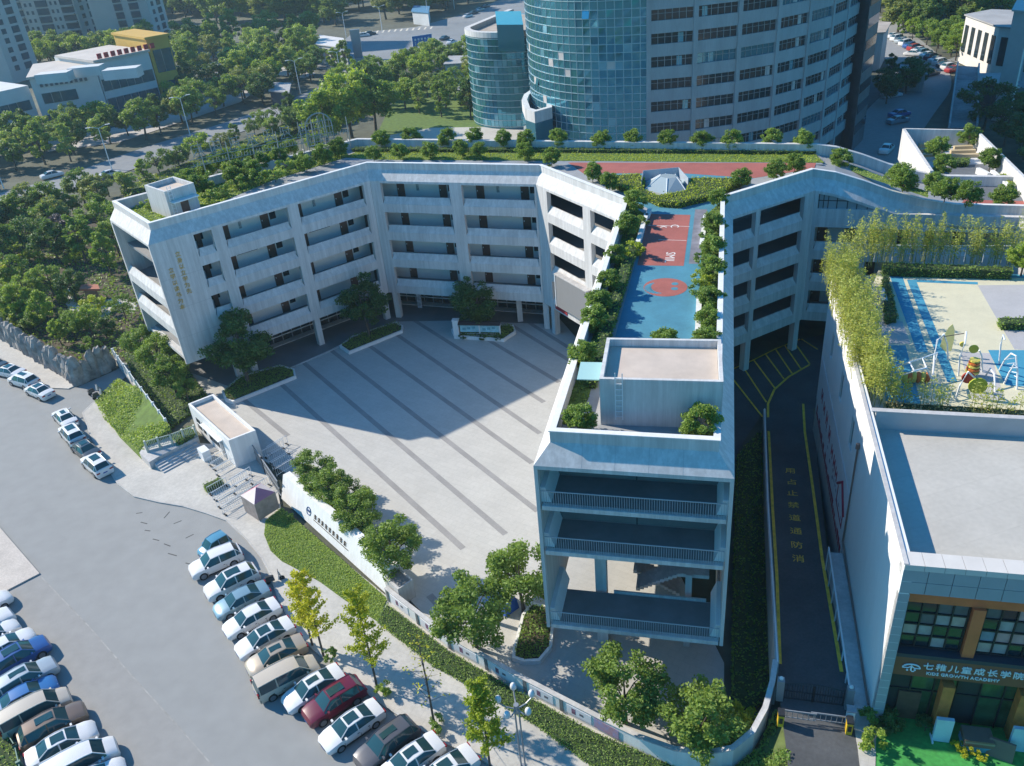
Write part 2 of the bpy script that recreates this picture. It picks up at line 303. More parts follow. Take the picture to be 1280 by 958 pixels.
# alley beside the school
YS = [512, 545, 580, 620, 660, 700, 740, 780, 820, 860, 900, 950, 1010, 1070]
LX = np.interp(YS, [512, 560, 640, 740, 842, 880, 940, 1070], [956, 957, 960, 966, 972, 975, 984, 990]); RX = np.interp(YS, [512, 600, 718, 850, 880, 950, 1070], [1016, 1024, 1037, 1062, 1066, 1076, 1092])
mb = MB(); mb.sheet(gl([(903, 470), (1000, 425), (1045, 415), (1055, 480), (1016, 512), (956, 512), (925, 560), (908, 600)]), .02)
rows = [(gs(l, y, .02), gs(r, y, .02)) for l, r, y in zip(LX, RX, YS)]
for i in range(len(YS)-1): mb.quad(rows[i][0], rows[i+1][0], rows[i+1][1], rows[i][1])
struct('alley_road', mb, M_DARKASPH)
M_YEL = mat('yellow_paint', (.85, .52, .05), .7, .25, 2)
def band(mb, px, w, dz=.03):
    P = [np.array(gs(u, v, dz)) for u, v in px]
    for i in range(len(P)-1):
        e = P[i+1][:2]-P[i][:2]; e /= np.linalg.norm(e); n = np.array([e[1], -e[0], 0])*w/2
        mb.quad(tuple(P[i]+n), tuple(P[i+1]+n), tuple(P[i+1]-n), tuple(P[i]-n))
mb = MB()
band(mb, [(975, 830), (971, 718), (966, 640), (962, 560), (960, 525), (960, 505), (968, 487), (986, 471), (1012, 456)], .22)
band(mb, [(1052, 840), (1040, 770), (1028, 700), (1016, 610), (1006, 540), (1004, 505)], .22)
struct('lane_marking', mb, M_YEL)
mb = MB()
band(mb, [(917, 461), (940, 451), (970, 436), (1000, 424)], .18)
for a, b in (((917, 475), (953, 521)), ((927, 456), (958, 503)), ((942, 450), (969, 486)), ((957, 443), (980, 474)), ((969, 436), (990, 467)), ((981, 432), (1001, 461)), ((992, 427), (1012, 455)), ((1002, 424), (1022, 437))): band(mb, [a, b], .18, .026)
struct('parking_bay_marking', mb, M_YEL)
for ch, px in zip('消防通道禁止占用', ((998, 699), (996, 682), (995, 664.5), (993.5, 648), (992, 632), (990.5, 617), (989.5, 603), (988, 589))):
    o = link('road_lettering', text_mesh(ch, .95, .002), M_YEL, None, gs(*px, .03), 0); o.rotation_euler = (-math.atan(GZ/36.0), 0, math.atan2(-.268, .963)); tag(o, kind='structure')
# green turf forecourt of the kindergarten
struct('artificial_turf', MB().prism(gl([(1096, 893), (1120, 850), (1420, 905), (1500, 1100), (1104, 1100), (1094, 960)], GZ), -.05, GZ+.03), mat('turf_green', (.05, .30, .06), .95, .12, .3, fine=.25))
struct('lane_apron', MB().prism(gl([(1062, 880), (1096, 891), (1094, 960), (1104, 1090), (1090, 1090), (1072, 935)], GZ), -.05, GZ+.06), M_PAVE)
struct('bank', MB().prism([g(841, 957), g(880, 964, .8), g(915, 961, 1.6), g(945, 938, 2.4), g(967, 890, 3.2), g(980, 885, GZ), g(988, 945, GZ), g(1000, 1080, GZ), g(900, 1080, .5)], -.06, [.02, .6, 1.4, 2.2, 3.0, 3.7, 3.9, 3.9, .02]), M_LAWNB0)
# ================================================================ the school
A_, B_, C_, D_ = (-36.1, 85.3), (-14.8, 100.4), (5.4, 92.8), (12.7, 79.1)
E_, F_, G_, H_ = (1.9, 40.4), (11.2, 37.9), (21.9, 77.1), (32.4, 82.6)
A2 = (-43.2, 94.5); R3, R5 = (-17.3, 112.4), (35.8, 91.2)
BD = np.array([.936, -.352])
def along(P, s): return (float(P[0]+BD[0]*s), float(P[1]+BD[1]*s))
RAMP = [(2.2, -.3), (4.9, -1.1), (7.65, -2.1), (10.7, -2.9), (13.6, -3.3), (60, -3.3)]
HI = [along(H_, s) for s, d in RAMP]; RR = [along(R5, s) for s, d in RAMP]
school = thing('school_building', 'pale concrete five-storey school wrapped round the plaza, with planted roof terraces', 'school', (0, 0, 0))
ROOF = 19.2; FL = [4.6, 8.2, 11.8, 15.4]
front_path = [A2, A_, B_, C_, D_, E_, F_, G_, H_] + HI; fdz = [0]*9 + [d for s, d in RAMP]
PARA = [(-.28, 19.0), (-.28, 20.3), (0, 20.3), (0, 19.55), (.9, 18.42), (.9, 18.15), (.4, 18.15), (.4, 19.0)]
loft(MB(), [A2, A_], PARA)
mb = loft(MB(), front_path, PARA, fdz); par = mb.build('parapet', M_FAC, school)
mb = MB()
rows = offset_path(front_path, .08); r2 = offset_path(front_path, -.36)
loft(mb, front_path, [(-.34, 20.303), (-.34, 20.37), (.06, 20.37), (.06, 20.303)], fdz); mb.build('parapet_coping', M_WHITE, par)
# panel joints on the sloping fascia: shallow proud ribs
M_JOINT = mat('joint_grey', (.40, .40, .40), .9, 0)  # plain grey for the panel joint lines
for i in range(len(front_path)-1):
    a, b = np.array(front_path[i]), np.array(front_path[i+1]); 
    if i > 9: continue
    fr = Fr(a, b); n = max(1, int(fr.L/1.9)); mb = MB()
    for k in range(1, n):
        s = k*fr.L/n; mb.add([fr.p(s-.012, .0, 19.556), fr.p(s+.012, .0, 19.556), fr.p(s+.012, .9, 18.426), fr.p(s-.012, .9, 18.426)], [(0, 1, 2, 3)])
    if n > 1: tag(mb.build('fascia_joint', M_JOINT, par), kind='stuff')
rear_path = RR[::-1] + [R5, R3, A2]; rdz = [d for s, d in RAMP][::-1] + [0, 0, 0]
mb = loft(MB(), rear_path, [(-.28, 18.6), (-.28, 20.3), (.3, 20.3), (.3, 18.6)], rdz); mb.build('rear_parapet', M_FAC, school)
mb = loft(MB(), rear_path, [(.05, 0), (.05, 18.6), (.28, 18.6), (.28, 0)], [d*.9 for d in rdz]); mb.build('rear_wall', M_FAC, school)
# roof deck
M_DECK = mat('roof_membrane', (.30, .31, .32), .85, .15, .4)
mb = MB(); mb.prism([A2, A_, B_, R3], 18.75, ROOF); mb.build('roof_slab', M_DECK, school)
mb = MB(); mb.prism([B_, C_, H_, R5, R3], 18.75, ROOF); mb.build('roof_slab', M_DECK, school)
mb = MB(); mb.prism([C_, D_, G_, H_], 18.75, ROOF); mb.build('roof_slab', M_DECK, school)
mb = MB(); mb.prism([D_, E_, F_, G_], 18.75, ROOF); mb.build('roof_slab', M_DECK, school)
mb = MB(); pa, pb, pd = H_, R5, 0
for (s, d), a, b in zip(RAMP, HI, RR): mb.prism([pa, a, b, pb], [18.75+pd, 18.75+d, 18.75+d, 18.75+pd], [ROOF+pd, ROOF+d, ROOF+d, ROOF+pd]); pa, pb, pd = a, b, d
mb.build('roof_slab', M_DECK, school)
# floor slabs
BIG = [A2, A_, B_, C_, D_, G_, H_, HI[-1], RR[-1], R5, R3]
M_FLOOR = mat('corridor_floor', (.26, .265, .27), .7, .1, .5)
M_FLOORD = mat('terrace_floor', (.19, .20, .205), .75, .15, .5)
for i, z in enumerate(FL):
    MB().prism(inset(BIG, .05), z-.3, z).build('floor_slab', M_FLOOR, school)
# interior corridor wall colour, doors, windows
M_DOOR = M_BROWN
M_AC = mat('air_unit', (.03, .035, .04), .5, 0)
rngF = random.Random(3)
doorme = {}
def facade(P, Q, s0, s1, bays, style='class', floors=FL, solid_top=True, wall_o=-3.1, colour=None):
    fr = Fr(P, Q, .9); m = colour or M_FAC
    for F in floors:
        MB().lbox(fr, s0, s1, -.5, 0, F-.85, F+.2).build('floor_beam', m, school)
        edges = [s0] + [x for b in bays for x in b] + [s1]
        for k in range(0, len(edges), 2):
            a, b = edges[k], edges[k+1]
            if b-a > .08: MB().lbox(fr, a, b, -.55, -.004, F+.2, F+2.75).build('pier', m, school)
        for (a, b) in bays:
            ch = .28                                # splayed ends
            q = [(fr.p(a, -.02, F+.2)), fr.p(b, -.02, F+.2), fr.p(b, -.5, F+.2), fr.p(a, -.5, F+.2), fr.p(a+ch, -.40, F+1.0), fr.p(b-ch, -.40, F+1.0), fr.p(b-ch, -.54, F+1.0), fr.p(a+ch, -.54, F+1.0)]
            MB().hexa(q).build('spandrel', m, school)
            MB().lbox(fr, a, b, -.56, -.50, F+.0, F+.96).build('spandrel_lining', M_WALLIN, school)
        if style:
            w = MB().lbox(fr, s0-.3 if style == 'class' else s0, s1+.0, wall_o-.2, wall_o, F, F+3.28).build('corridor_wall', M_WALLIN if style == 'class' else M_FLOORD, school)  # void style: dark wall tone stands for the shadowed interior
            if style == 'class':
                for (a, b) in bays:
                    L = b-a
                    if L < 4:
                        MB().lbox(fr, a+.3, b-.2, wall_o, wall_o+.05, F+1.0, F+2.6).build('window', M_GLASS, school); MB().lbox(fr, a+.9, a+1.5, wall_o, wall_o+.07, F+.02, F+2.2).build('door', M_DOOR, school); continue
                    for d0 in ((a+L*.70, a+L*.07)):
                        d = MB().lbox(fr, d0, d0+1.0, wall_o, wall_o+.06, F+.02, F+2.35).build('door', M_DOOR, school)
                        MB().lbox(fr, d0+.12, d0+.2, wall_o+.06, wall_o+.12, F+1.0, F+1.15).build('door_handle', M_STEEL, d)
                    wa = a+L*.70+1.15
                    for q in range(2):
                        if wa+.8 < b: x = MB().lbox(fr, wa, wa+.75, wall_o, wall_o+.05, F+.9, F+2.6).build('window', M_GLASS, school); wa += .95
                    MB().lbox(fr, a+L*.60, a+L*.60+.45, wall_o, wall_o+.3, F+2.15, F+2.5).build('wall_unit', M_AC, school)
                    if F < 12:
                        x = MB().lbox(fr, a+L*.22, a+L*.55, wall_o, wall_o+.05, F+1.55, F+2.4).build('window', mat('green_glass', (.02, .06, .05), .1, 0), school)
                    else:
                        MB().lbox(fr, a+L*.36, a+L*.40, wall_o, wall_o+.04, F+.9, F+2.3).build('notice', mat('notice_print', (.30, .34, .36), .6, .5, 6), school)
    return fr
# left wing
frAB = facade(A_, B_, 3.85, 25.62, [(3.9, 5.85), (7.1, 14.8), (16.1, 24.7)])
facade(B_, C_, .49, 21.23, [(1.75, 10.65), (12.15, 21.0)])
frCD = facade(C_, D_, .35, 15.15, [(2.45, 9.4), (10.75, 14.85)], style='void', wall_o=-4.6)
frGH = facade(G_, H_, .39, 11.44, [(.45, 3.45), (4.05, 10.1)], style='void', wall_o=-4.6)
frHI = Fr(H_, HI[-1], .9)
for F in FL[:3]:
    facade(H_, HI[-1], .41, 34, [(.8+i*5.2, .8+i*5.2+4.4) for i in range(6)], floors=[F])
fr = frHI
MB().lbox(fr, .41, 34, -.5, 0, 14.55, 15.6).build('floor_beam', M_FAC, school)
MB().lbox(fr, 7.4, 34, -.55, -.004, 15.6, 16.2).build('pier', M_FAC, school)
MB().lbox(fr, .41, .8, -.55, -.004, 15.6, 18.15).build('pier', M_FAC, school)
MB().lbox(fr, .8, 7.4, -.5, -.02, 15.6, 16.5).build('spandrel', M_FAC, school)
gw = MB().add([fr.p(.8, -.25, 16.5), fr.p(7.4, -.25, 16.5), fr.p(7.4, -.25, 16.6), fr.p(4.4, -.25, 17.6), fr.p(2.6, -.25, 18.1), fr.p(.8, -.25, 18.3)], [(0, 1, 2, 3, 4, 5)]).build('sloping_window', mat('pale_glass', (.30, .36, .38), .12, 0), school)
for s, t in ((.85, 18.2), (1.3, 18.2), (1.75, 18.15), (2.6, 18.0), (3.6, 17.8), (4.5, 17.5), (5.5, 17.2)):
    MB().lbox(fr, s, s+.07, -.27, -.18, 16.5, t).build('mullion', M_BLACK, gw)
MB().lbox(fr, .8, 4.4, -.27, -.19, 17.3, 17.37).build('mullion', M_BLACK, gw)
MB().lbox(fr, .3, 34, -3.3, -3.1, 15.4, 16.0).build('corridor_wall', M_WALLIN, school)
# solid gable with gilt lettering
fr = frAB
MB().lbox(fr, -.62, 3.85, -.5, 0, 4.1, 18.15).build('gable_wall', M_FAC, school)
gwall = bpy.data.objects['gable_wall']
for z in (7.3, 10.7, 14.2): MB().lbox(fr, -.6, 3.84, 0, .006, z, z+.03).build('panel_joint', M_JOINT, gwall)
M_GOLD = mat('gilt', (.50, .36, .10), .4, .1, 3, metal=.5)
for col, (s, zt) in zip(('立身以立学为先', '立学以读书为本'), ((1.72, 16.6), (.55, 15.1))):
    for k, ch in enumerate(col):
        o = link('gilt_character', text_mesh(ch, .62, .03), M_GOLD, gwall, fr.p(s, .04, zt-.72*k), 0); o.rotation_euler = (math.pi/2, 0, fr.rz())
# end face of the left wing: frame with two spandrels and deep balconies
fe = Fr(A2, A_, .9)
for s0, s1 in ((-.05, .35), (12.15, 12.49)): MB().lbox(fe, s0, s1, -2.2, 0, 4.1, 18.15).build('pier', M_FAC, school)
for F in (8.2, 11.8):
    MB().lbox(fe, .35, 12.15, -.5, -.003, F-.85, F+.2).build('floor_beam', M_FAC, school)
    MB().hexa([fe.p(.35, -.02, F+.2), fe.p(12.15, -.02, F+.2), fe.p(12.15, -.5, F+.2), fe.p(.35, -.5, F+.2), fe.p(.35, -.4, F+1.0), fe.p(12.15, -.4, F+1.0), fe.p(12.15, -.54, F+1.0), fe.p(.35, -.54, F+1.0)]).build('spandrel', M_FAC, school)
MB().lbox(fe, .35, 12.15, -4.4, -4.2, 4.6, 18.4).build('gable_inner_wall', M_FAC, school)
MB().lbox(fe, 0, 12.3, -8, -.3, 4.1, 4.5).build('soffit', M_FAC, school)
# ground floor: columns and glazing
def col(x, y, r=.36, h=3.8, rz=0): 
    c, s = math.cos(rz), math.sin(rz); P = [(x+c*a-s*b, y+s*a+c*b) for a, b in ((-r, -r), (r, -r), (r, r), (-r, r))]
    return MB().prism(P, .02, h).build('column', M_FAC, school)
for fr, ss in ((frAB, (4.6, 6.5, 15.4, 25.0)), (Fr(B_, C_, .9), (1.2, 21.4)), (frCD, (2.0, 10.0)), (frGH, (3.75, 11.0))):
    for s in ss: p = fr.xy(s, -.5); col(p[0], p[1], .36, 3.78, fr.rz())
p = Fr(B_, C_, .9).xy(17.4, -1.8); col(p[0], p[1], .33)
M_SHOP = mat('shopfront_glass', (.02, .025, .03), .15, 0)
for fr, a, b in ((frAB, 4.5, 25.5), (Fr(B_, C_, .9), -1, 22)):
    w = MB().lbox(fr, a, b, -5.2, -5.0, .1, 4.2).build('shopfront', M_SHOP, school)
    n = int((b-a)/1.3)
    for k in range(n+1): MB().lbox(fr, a+k*1.3, a+k*1.3+.09, -5.0, -4.9, .1, 3.7).build('mullion', M_GREY, w)
    MB().lbox(fr, a, b, -4.99, -4.86, .9, 1.0).build('mullion', M_STEEL, w)
    MB().lbox(fr, a, b, -4.9, -3.9, .1, .22).build('step', M_CONC, school)
MB().lbox(Fr(B_, C_, .9), 2.6, 3.2, -3.5, -3.3, .1, 2.4).build('poster_stand', mat('poster_print', (.5, .5, .55), .5, .6, 2), school)
# LED screen on the right-hand inner wing
scr = MB().lbox(frCD, 4.2, 10.4, .25, .6, 4.95, 8.9).build('screen', mat('screen_back', (.22, .225, .23), .6, .06, 3, stretch=(6, 6, .2)), school)
MB().lbox(frCD, 4.1, 10.5, .02, .7, 8.9, 9.05).build('screen_hood', M_CONC, scr)
MB().lbox(frCD, 4.1, 4.2, .2, .66, 4.9, 8.9).build('screen_frame', M_STEEL, scr)
MB().lbox(frCD, 3.0, 5.5, .01, .08, 4.0, 4.5).build('red_banner', mat('red_cloth', (.35, .02, .03), .8, .1), school)
# projecting middle wing: side walls, terraces, railings
frDE, frEF, frFG = Fr(D_, E_, .9), Fr(E_, F_, .9), Fr(F_, G_, .9)
LD = frDE.L; W_ = frEF.L
for fr, fa, ba in ((frDE, LD-15, LD+.5), (frFG, -.5, 15)):
    left = fr is frDE
    rest = (-.2, fa) if left else (ba, fr.L-.2)
    MB().lbox(fr, rest[0], rest[1], -.4, 0, 3.8, 18.15).build('side_wall', M_FAC, school)
    tip = (LD+.5, LD+.9) if left else (-.9, -.5)
    MB().lbox(fr, tip[0], tip[1], -.22, 0, 4.98, 18.15).build('fin_wall', M_FAC, school)
    MB().lbox(fr, fa, ba, -.2, -.004, 10.95, 18.15).build('side_wall', M_FAC, school)
    lo = (LD-3.4, ba) if left else (fa, 3.4)
    MB().lbox(fr, lo[0], lo[1], -.2, -.006, 4.98, 10.95).build('side_wall', M_FAC, school)
    if left: MB().lbox(fr, fa, LD-3.4, -.2, -.006, 4.3, 10.95).build('side_wall', M_FAC, school)  # added to close the open side and shade the level inside
    if not left: MB().lbox(fr, 3.4, ba, -.2, -.006, 3.0, 10.95).build('side_wall', M_FAC, school)
    for F, (p0, p1) in ((11.8, (fa, ba)), (15.4, (fa, ba)), (5.3, lo)):
        MB().hexa([fr.p(p0, -.21, F+.02), fr.p(p1, -.21, F+.02), fr.p(p1, -.85, F+.02), fr.p(p0, -.85, F+.02), fr.p(p0, -.21, F+1.12), fr.p(p1, -.21, F+1.12), fr.p(p1, -.5, F+1.12), fr.p(p0, -.5, F+1.12)]).build('spandrel', M_WALLIN, school)
for z, dep in ((15.4, 3.2), (11.8, 3.2), (5.3, 3.35)):
    MB().lbox(frEF, -.6, W_+.6, -dep, -.02, z-.32, z-.002).build('terrace_slab', M_FAC, school)
    MB().lbox(frEF, -.5, W_+.5, -dep+.05, -.35, z, z+.02).build('terrace_floor', M_FLOORD, school)
    rail = MB()
    n = int((W_+1.1)/.145)
    for k in range(n+1):
        s = -.6+k*(W_+1.2)/n; rail.lbox(frEF, s-.011, s+.011, -.13, -.108, z, z+1.05)
    r = tag(rail.build('balusters', mat('railing_metal', (.42, .45, .47), .5, 0), school), kind='stuff')
    MB().lbox(frEF, -.62, W_+.62, -.15, -.09, z+1.05, z+1.1).build('handrail', MATS['railing_metal'], school)
MB().prism([frEF.xy(-.3, -15.5), frEF.xy(W_+.3, -15.5), frFG.xy(frFG.L-1, -.4), frDE.xy(1, -.4)], 3.8, 4.1).build('soffit', M_FAC, school)
for z in (11.8, 15.4):
    MB().lbox(frEF, -.6, W_+.6, -3.4, -3.2, z-.32, z+3.4).build('cross_wall', mat('grey_brick_wall', (.20, .195, .19), .8, .1, .8), school)
    MB().lbox(frEF, 4.8, 4.86, -3.2, -3.16, z, z+3.2).build('panel_joint', M_BLACK, school)
MB().lbox(frEF, -.5, W_+.5, -17, -16.8, 0, 11.4).build('cross_wall', M_FAC, school)
p = frEF.xy(2.3, -3.9); col(p[0], p[1], .38, 11.4, frEF.rz())
p = frEF.xy(8.2, -4.2); col(p[0], p[1], .22, 7.0, frEF.rz())
st = MB()
for k in range(14): st.lbox(frEF, 8.2-k*.28, 8.2-k*.28+.28, -6.4, -5.0, 6.6-k*.17-.28, 6.6-k*.17)
for k in range(12): st.lbox(frEF, 4.2+k*.28, 4.2+k*.28+.28, -8.4, -6.9, 4.2-k*.17-.28, 4.2-k*.17)
st.build('staircase', M_FAC, school)
MB().lbox(frEF, 7.6, W_-.1, -6.4, -4.2, 6.6, 6.9).build('landing', M_FAC, school)
MB().lbox(frEF, 3.2, 9.4, -3.5, -3.36, 4.9, 5.5).build('terrace_upstand', M_FAC, school)
MB().lbox(frEF, .2, W_-.4, -3.2, -.6, 4.7, 4.97).build('soffit_drop', M_FAC, school)
MB().lbox(frFG, 4, frFG.L, -.4, -.1, 0, 3.8).build('side_wall', M_FAC, school)  # unseen wall, added to stop a sun patch under the wing
# roof-top stair houses
def stairhouse(P, Q, depth, z0, z1, ladder_s, name):
    fr = Fr(P, Q); h = MB().lbox(fr, 0, fr.L, -depth, 0, z0, z1-.55).build(name, M_FAC, school)
    mb = MB(); mb.lbox(fr, 0, fr.L, -.22, 0, z1-.55, z1); mb.lbox(fr, 0, fr.L, -depth, -depth+.22, z1-.55, z1); mb.lbox(fr, 0, .22, -depth+.22, -.22, z1-.55, z1); mb.lbox(fr, fr.L-.22, fr.L, -depth+.22, -.22, z1-.55, z1)
    mb.build('stair_house_parapet', M_FAC, h)
    MB().lbox(fr, .24, fr.L-.24, -depth+.24, -.24, z1-.54, z1-.5).build('stair_house_roof', mat('sandy_screed', (.52, .44, .37), .9, .1, .6), h)
    ld = MB()
    for s in (0, .42): ld.lbox(fr, ladder_s+s, ladder_s+s+.05, .12, .17, z0+.5, z1+.5)
    for k in range(8): ld.lbox(fr, ladder_s, ladder_s+.45, .12, .16, z0+.7+k*.38, z0+.74+k*.38)
    ld.build('ladder', M_STEEL, h); return fr, h
sf, sh = stairhouse((5.13, 42.22), (12.03, 40.6), 5.1, ROOF, 22.45, .9, 'stair_house')
MB().lbox(sf, -1.5, -.02, -3.3, -1.2, 21.6, 21.66).build('glass_canopy', mat('canopy_glass', (.35, .55, .53), .1, 0), sh)
MB().lbox(sf, -.06, .0, -3.0, -1.6, ROOF+.02, 21.4).build('stair_house_door', mat('tan_door', (.32, .25, .19), .6, .1), sh)
sf2, sh2 = stairhouse(g(205, 240, 22.3), g(242, 228.5, 22.3), 4.6, ROOF, 22.3, .3, 'stair_house')
MB().lbox(sf2, .3, sf2.L-.2, .01, .9, 21.0, 21.12).build('door_canopy', M_WHITE, sh2)
MB().lbox(sf2, 1.4, 2.3, 0, .05, ROOF+.02, 21.0).build('stair_house_door', M_BROWN, sh2)
# surfaces of the roof terraces
M_BLUE = mat('blue_rubber', (.06, .22, .30), .8, .14, .5, fine=.08)
M_RED = mat('red_rubber', (.34, .105, .085), .8, .12, .5, fine=.08)
M_GPATH = mat('grey_rubber', (.23, .255, .29), .8, .12, .5)
def deck(name, px, m, k, z=ROOF): return MB().sheet(gl(px, z), z+.004*k).build(name, m, school)
deck('blue_surface', [(704, 205), (760, 218), (760, 224), (784, 248), (812, 262), (764, 440), (893, 446), (893, 300), (905, 240), (960, 215), (1015, 203), (715, 201)], M_BLUE, 1)
deck('grey_path', [(425, 201), (470, 192), (700, 194), (1015, 196), (1030, 206), (712, 206), (470, 203)], M_GPATH, 2)
deck('red_track', [(710, 203.5), (1020, 204), (1018, 211), (942, 223), (855, 217), (750, 217), (731, 218.5)], M_RED, 3)
court = deck('red_court', [(810.7, 267.8), (863, 269), (854.6, 332.7), (796.6, 332)], M_RED, 3)
deck('pale_lane', [(869, 262), (884, 262), (874, 330), (861, 330)], mat('faded_red_rubber', (.17, .17, .2), .8, .3, .7), 2)
MW = mat('white_marking', (.72, .70, .66), .7, .1)
c = g(831.7, 359.3, ROOF); ring = [(c[0]+1.72*math.cos(a*math.pi/16), c[1]+1.72*math.sin(a*math.pi/16)) for a in range(32)]
face = MB().sheet(ring, ROOF+.012).build('smiley_disc', M_RED, school)
mth = [(c[0]+(.2 if False else -.35)*1+1.05*math.cos(a), c[1]+1.05*math.sin(a)) for a in np.linspace(math.radians(110), math.radians(260), 12)]
mb = MB()
for i in range(11):
    fr = Fr(mth[i], mth[i+1]); w = .25*math.sin(math.pi*(i+.5)/11)+.04; mb.lbox(fr, 0, fr.L, -w, w, ROOF+.012, ROOF+.017)
mb.build('smile', M_BLUE, face)
for dy in (-.45, .45): MB().cyl((c[0]+.75+dy*.25, c[1]+dy), .28, ROOF+.012, ROOF+.017).build('eye', M_BLUE, face)
fM = Fr(E_, D_)
for s, px, sz, rz in (('SMIL', (837, 322), 1.15, fM.rz()-math.pi), ('C', (843, 283), 1.1, fM.rz()-math.pi), ('K', (829, 284), .9, fM.rz()-math.pi)):
    link('court_lettering', text_mesh(s, sz, .002), MW, court, (*g(*px, ROOF), ROOF+.018), rz)
mb = MB()
for a, b in (((810, 282), (862, 283.5)), ((823, 300), (858, 301))): fr = Fr(g(*a, ROOF), g(*b, ROOF)); mb.lbox(fr, 0, fr.L, -.03, .03, ROOF+.01, ROOF+.016)
mb.build('court_line', MW, court)
# planter edges on the roof
for px in ([(808, 268), (797, 304)], [(882, 269), (877, 307)], [(874, 368), (872, 422)], [(812, 262), (809, 270)]):
    fr = Fr(g(*px[0], ROOF+.3), g(*px[1], ROOF+.3)); MB().lbox(fr, 0, fr.L, -.2, .2, ROOF, ROOF+.4).build('planter_kerb', M_WHITE, school)
# skylight
sk = thing('skylight', 'faceted glass skylight inside glass balustrades in the triangular roof hedge', 'skylight', (*g(833, 236, ROOF), ROOF))
cx, cy = g(833, 236, ROOF)
P = gl([(806, 237), (833, 244), (857, 238), (852, 227), (826, 224), (808, 228)], ROOF+.2); T = gl([(825, 222), (834, 224.5), (846, 223), (844, 219.5), (832, 218.5), (826, 219.5)], ROOF+1.0)
M_SKY = mat('skylight_glass', (.32, .38, .40), .12, 0)
for i in range(6):
    j = (i+1) % 6; o = MB().quad((*P[i], ROOF+.2), (*P[j], ROOF+.2), (*T[j], ROOF+1.1), (*T[i], ROOF+1.1)).build('pane', M_SKY, sk); o.location = (-cx, -cy, -ROOF)
    o = MB().tube([(*P[i], ROOF+.2), (*T[i], ROOF+1.12)], .05, 5).build('glazing_bar', M_STEEL, sk); o.location = (-cx, -cy, -ROOF)
o = MB().sheet(T, ROOF+1.1).build('pane', M_SKY, sk); o.location = (-cx, -cy, -ROOF)
o = MB().prism(P, ROOF, ROOF+.2).build('kerb', M_CONC, sk); o.location = (-cx, -cy, -ROOF)
for a, b in (((802, 238), (804, 226)), ((804, 226), (848, 222)), ((848, 222), (860, 236))):
    fr = Fr(g(*a, ROOF), g(*b, ROOF)); o = MB().lbox(fr, 0, fr.L, -.02, .02, ROOF, ROOF+1.1).build('balustrade', mat('clear_glass', (.42, .47, .52), .1, 0), sk); o.location = (-cx, -cy, -ROOF)
# raised garden terrace behind the right-hand wing
tz = 17.6
TC = gl([(1130, 163), (1220, 165), (1284, 228), (1300, 262), (1165, 216)], tz)
ter = tag(MB().prism(inset(TC, .02), 0, 15.9).build('roof_terrace_block', M_FAC), 'concrete block with walled roof garden behind the school\'s right wing', 'building')
for i in range(3 if True else 0):
    a, b = TC[i], TC[(i+1) % 5]; fr = Fr(a, b); MB().lbox(fr, 0, fr.L, -.2, .12, 14.0, tz+.2).build('terrace_parapet', M_FAC, ter)
fr = Fr(TC[4], TC[0]); MB().lbox(fr, 0, fr.L, -.2, .12, 14.0, tz+.2).build('terrace_parapet', M_FAC, ter)
MB().sheet(gl([(1168, 216), (1186, 208), (1230, 205), (1278, 222), (1292, 252), (1200, 250)], 15.95), 15.96).build('terrace_paving', mat('slate_paving', (.13, .14, .155), .7, .15, .5), ter)
MB().sheet(gl([(1205, 250), (1292, 252), (1292, 260), (1200, 257)], 15.95), 15.97).build('red_track', M_RED, ter)
M_TAN = mat('tan_seat', (.45, .36, .22), .8, .1)
for k in range(4):
    for (u0, u1) in ((1147, 1185),):
        fr = Fr(g(u0+k*1.5, 177+k*5.2, 16.2), g(u1-k*2.5, 176+k*5.2, 16.2)); MB().lbox(fr, 0, fr.L, -.3, .3, 15.9, 16.6-k*.15).build('seat_step', M_TAN, ter)
for k in range(3):
    fr = Fr(g(1192-k*4, 187+k*4, 16.1), g(1215+k*4, 186+k*4, 16.1)); MB().lbox(fr, 0, fr.L, -.28, .28, 15.9, 16.5-k*.12).build('seat_step', M_TAN, ter)
for px in ([(1222, 213), (1236, 220)], [(1240, 216), (1262, 236)], [(1262, 236), (1276, 232)]):
    fr = Fr(g(*px[0], 16.3), g(*px[1], 16.3)); MB().lbox(fr, 0, fr.L, -.2, .2, 15.9, 16.6).build('planter_kerb', M_WHITE, ter)
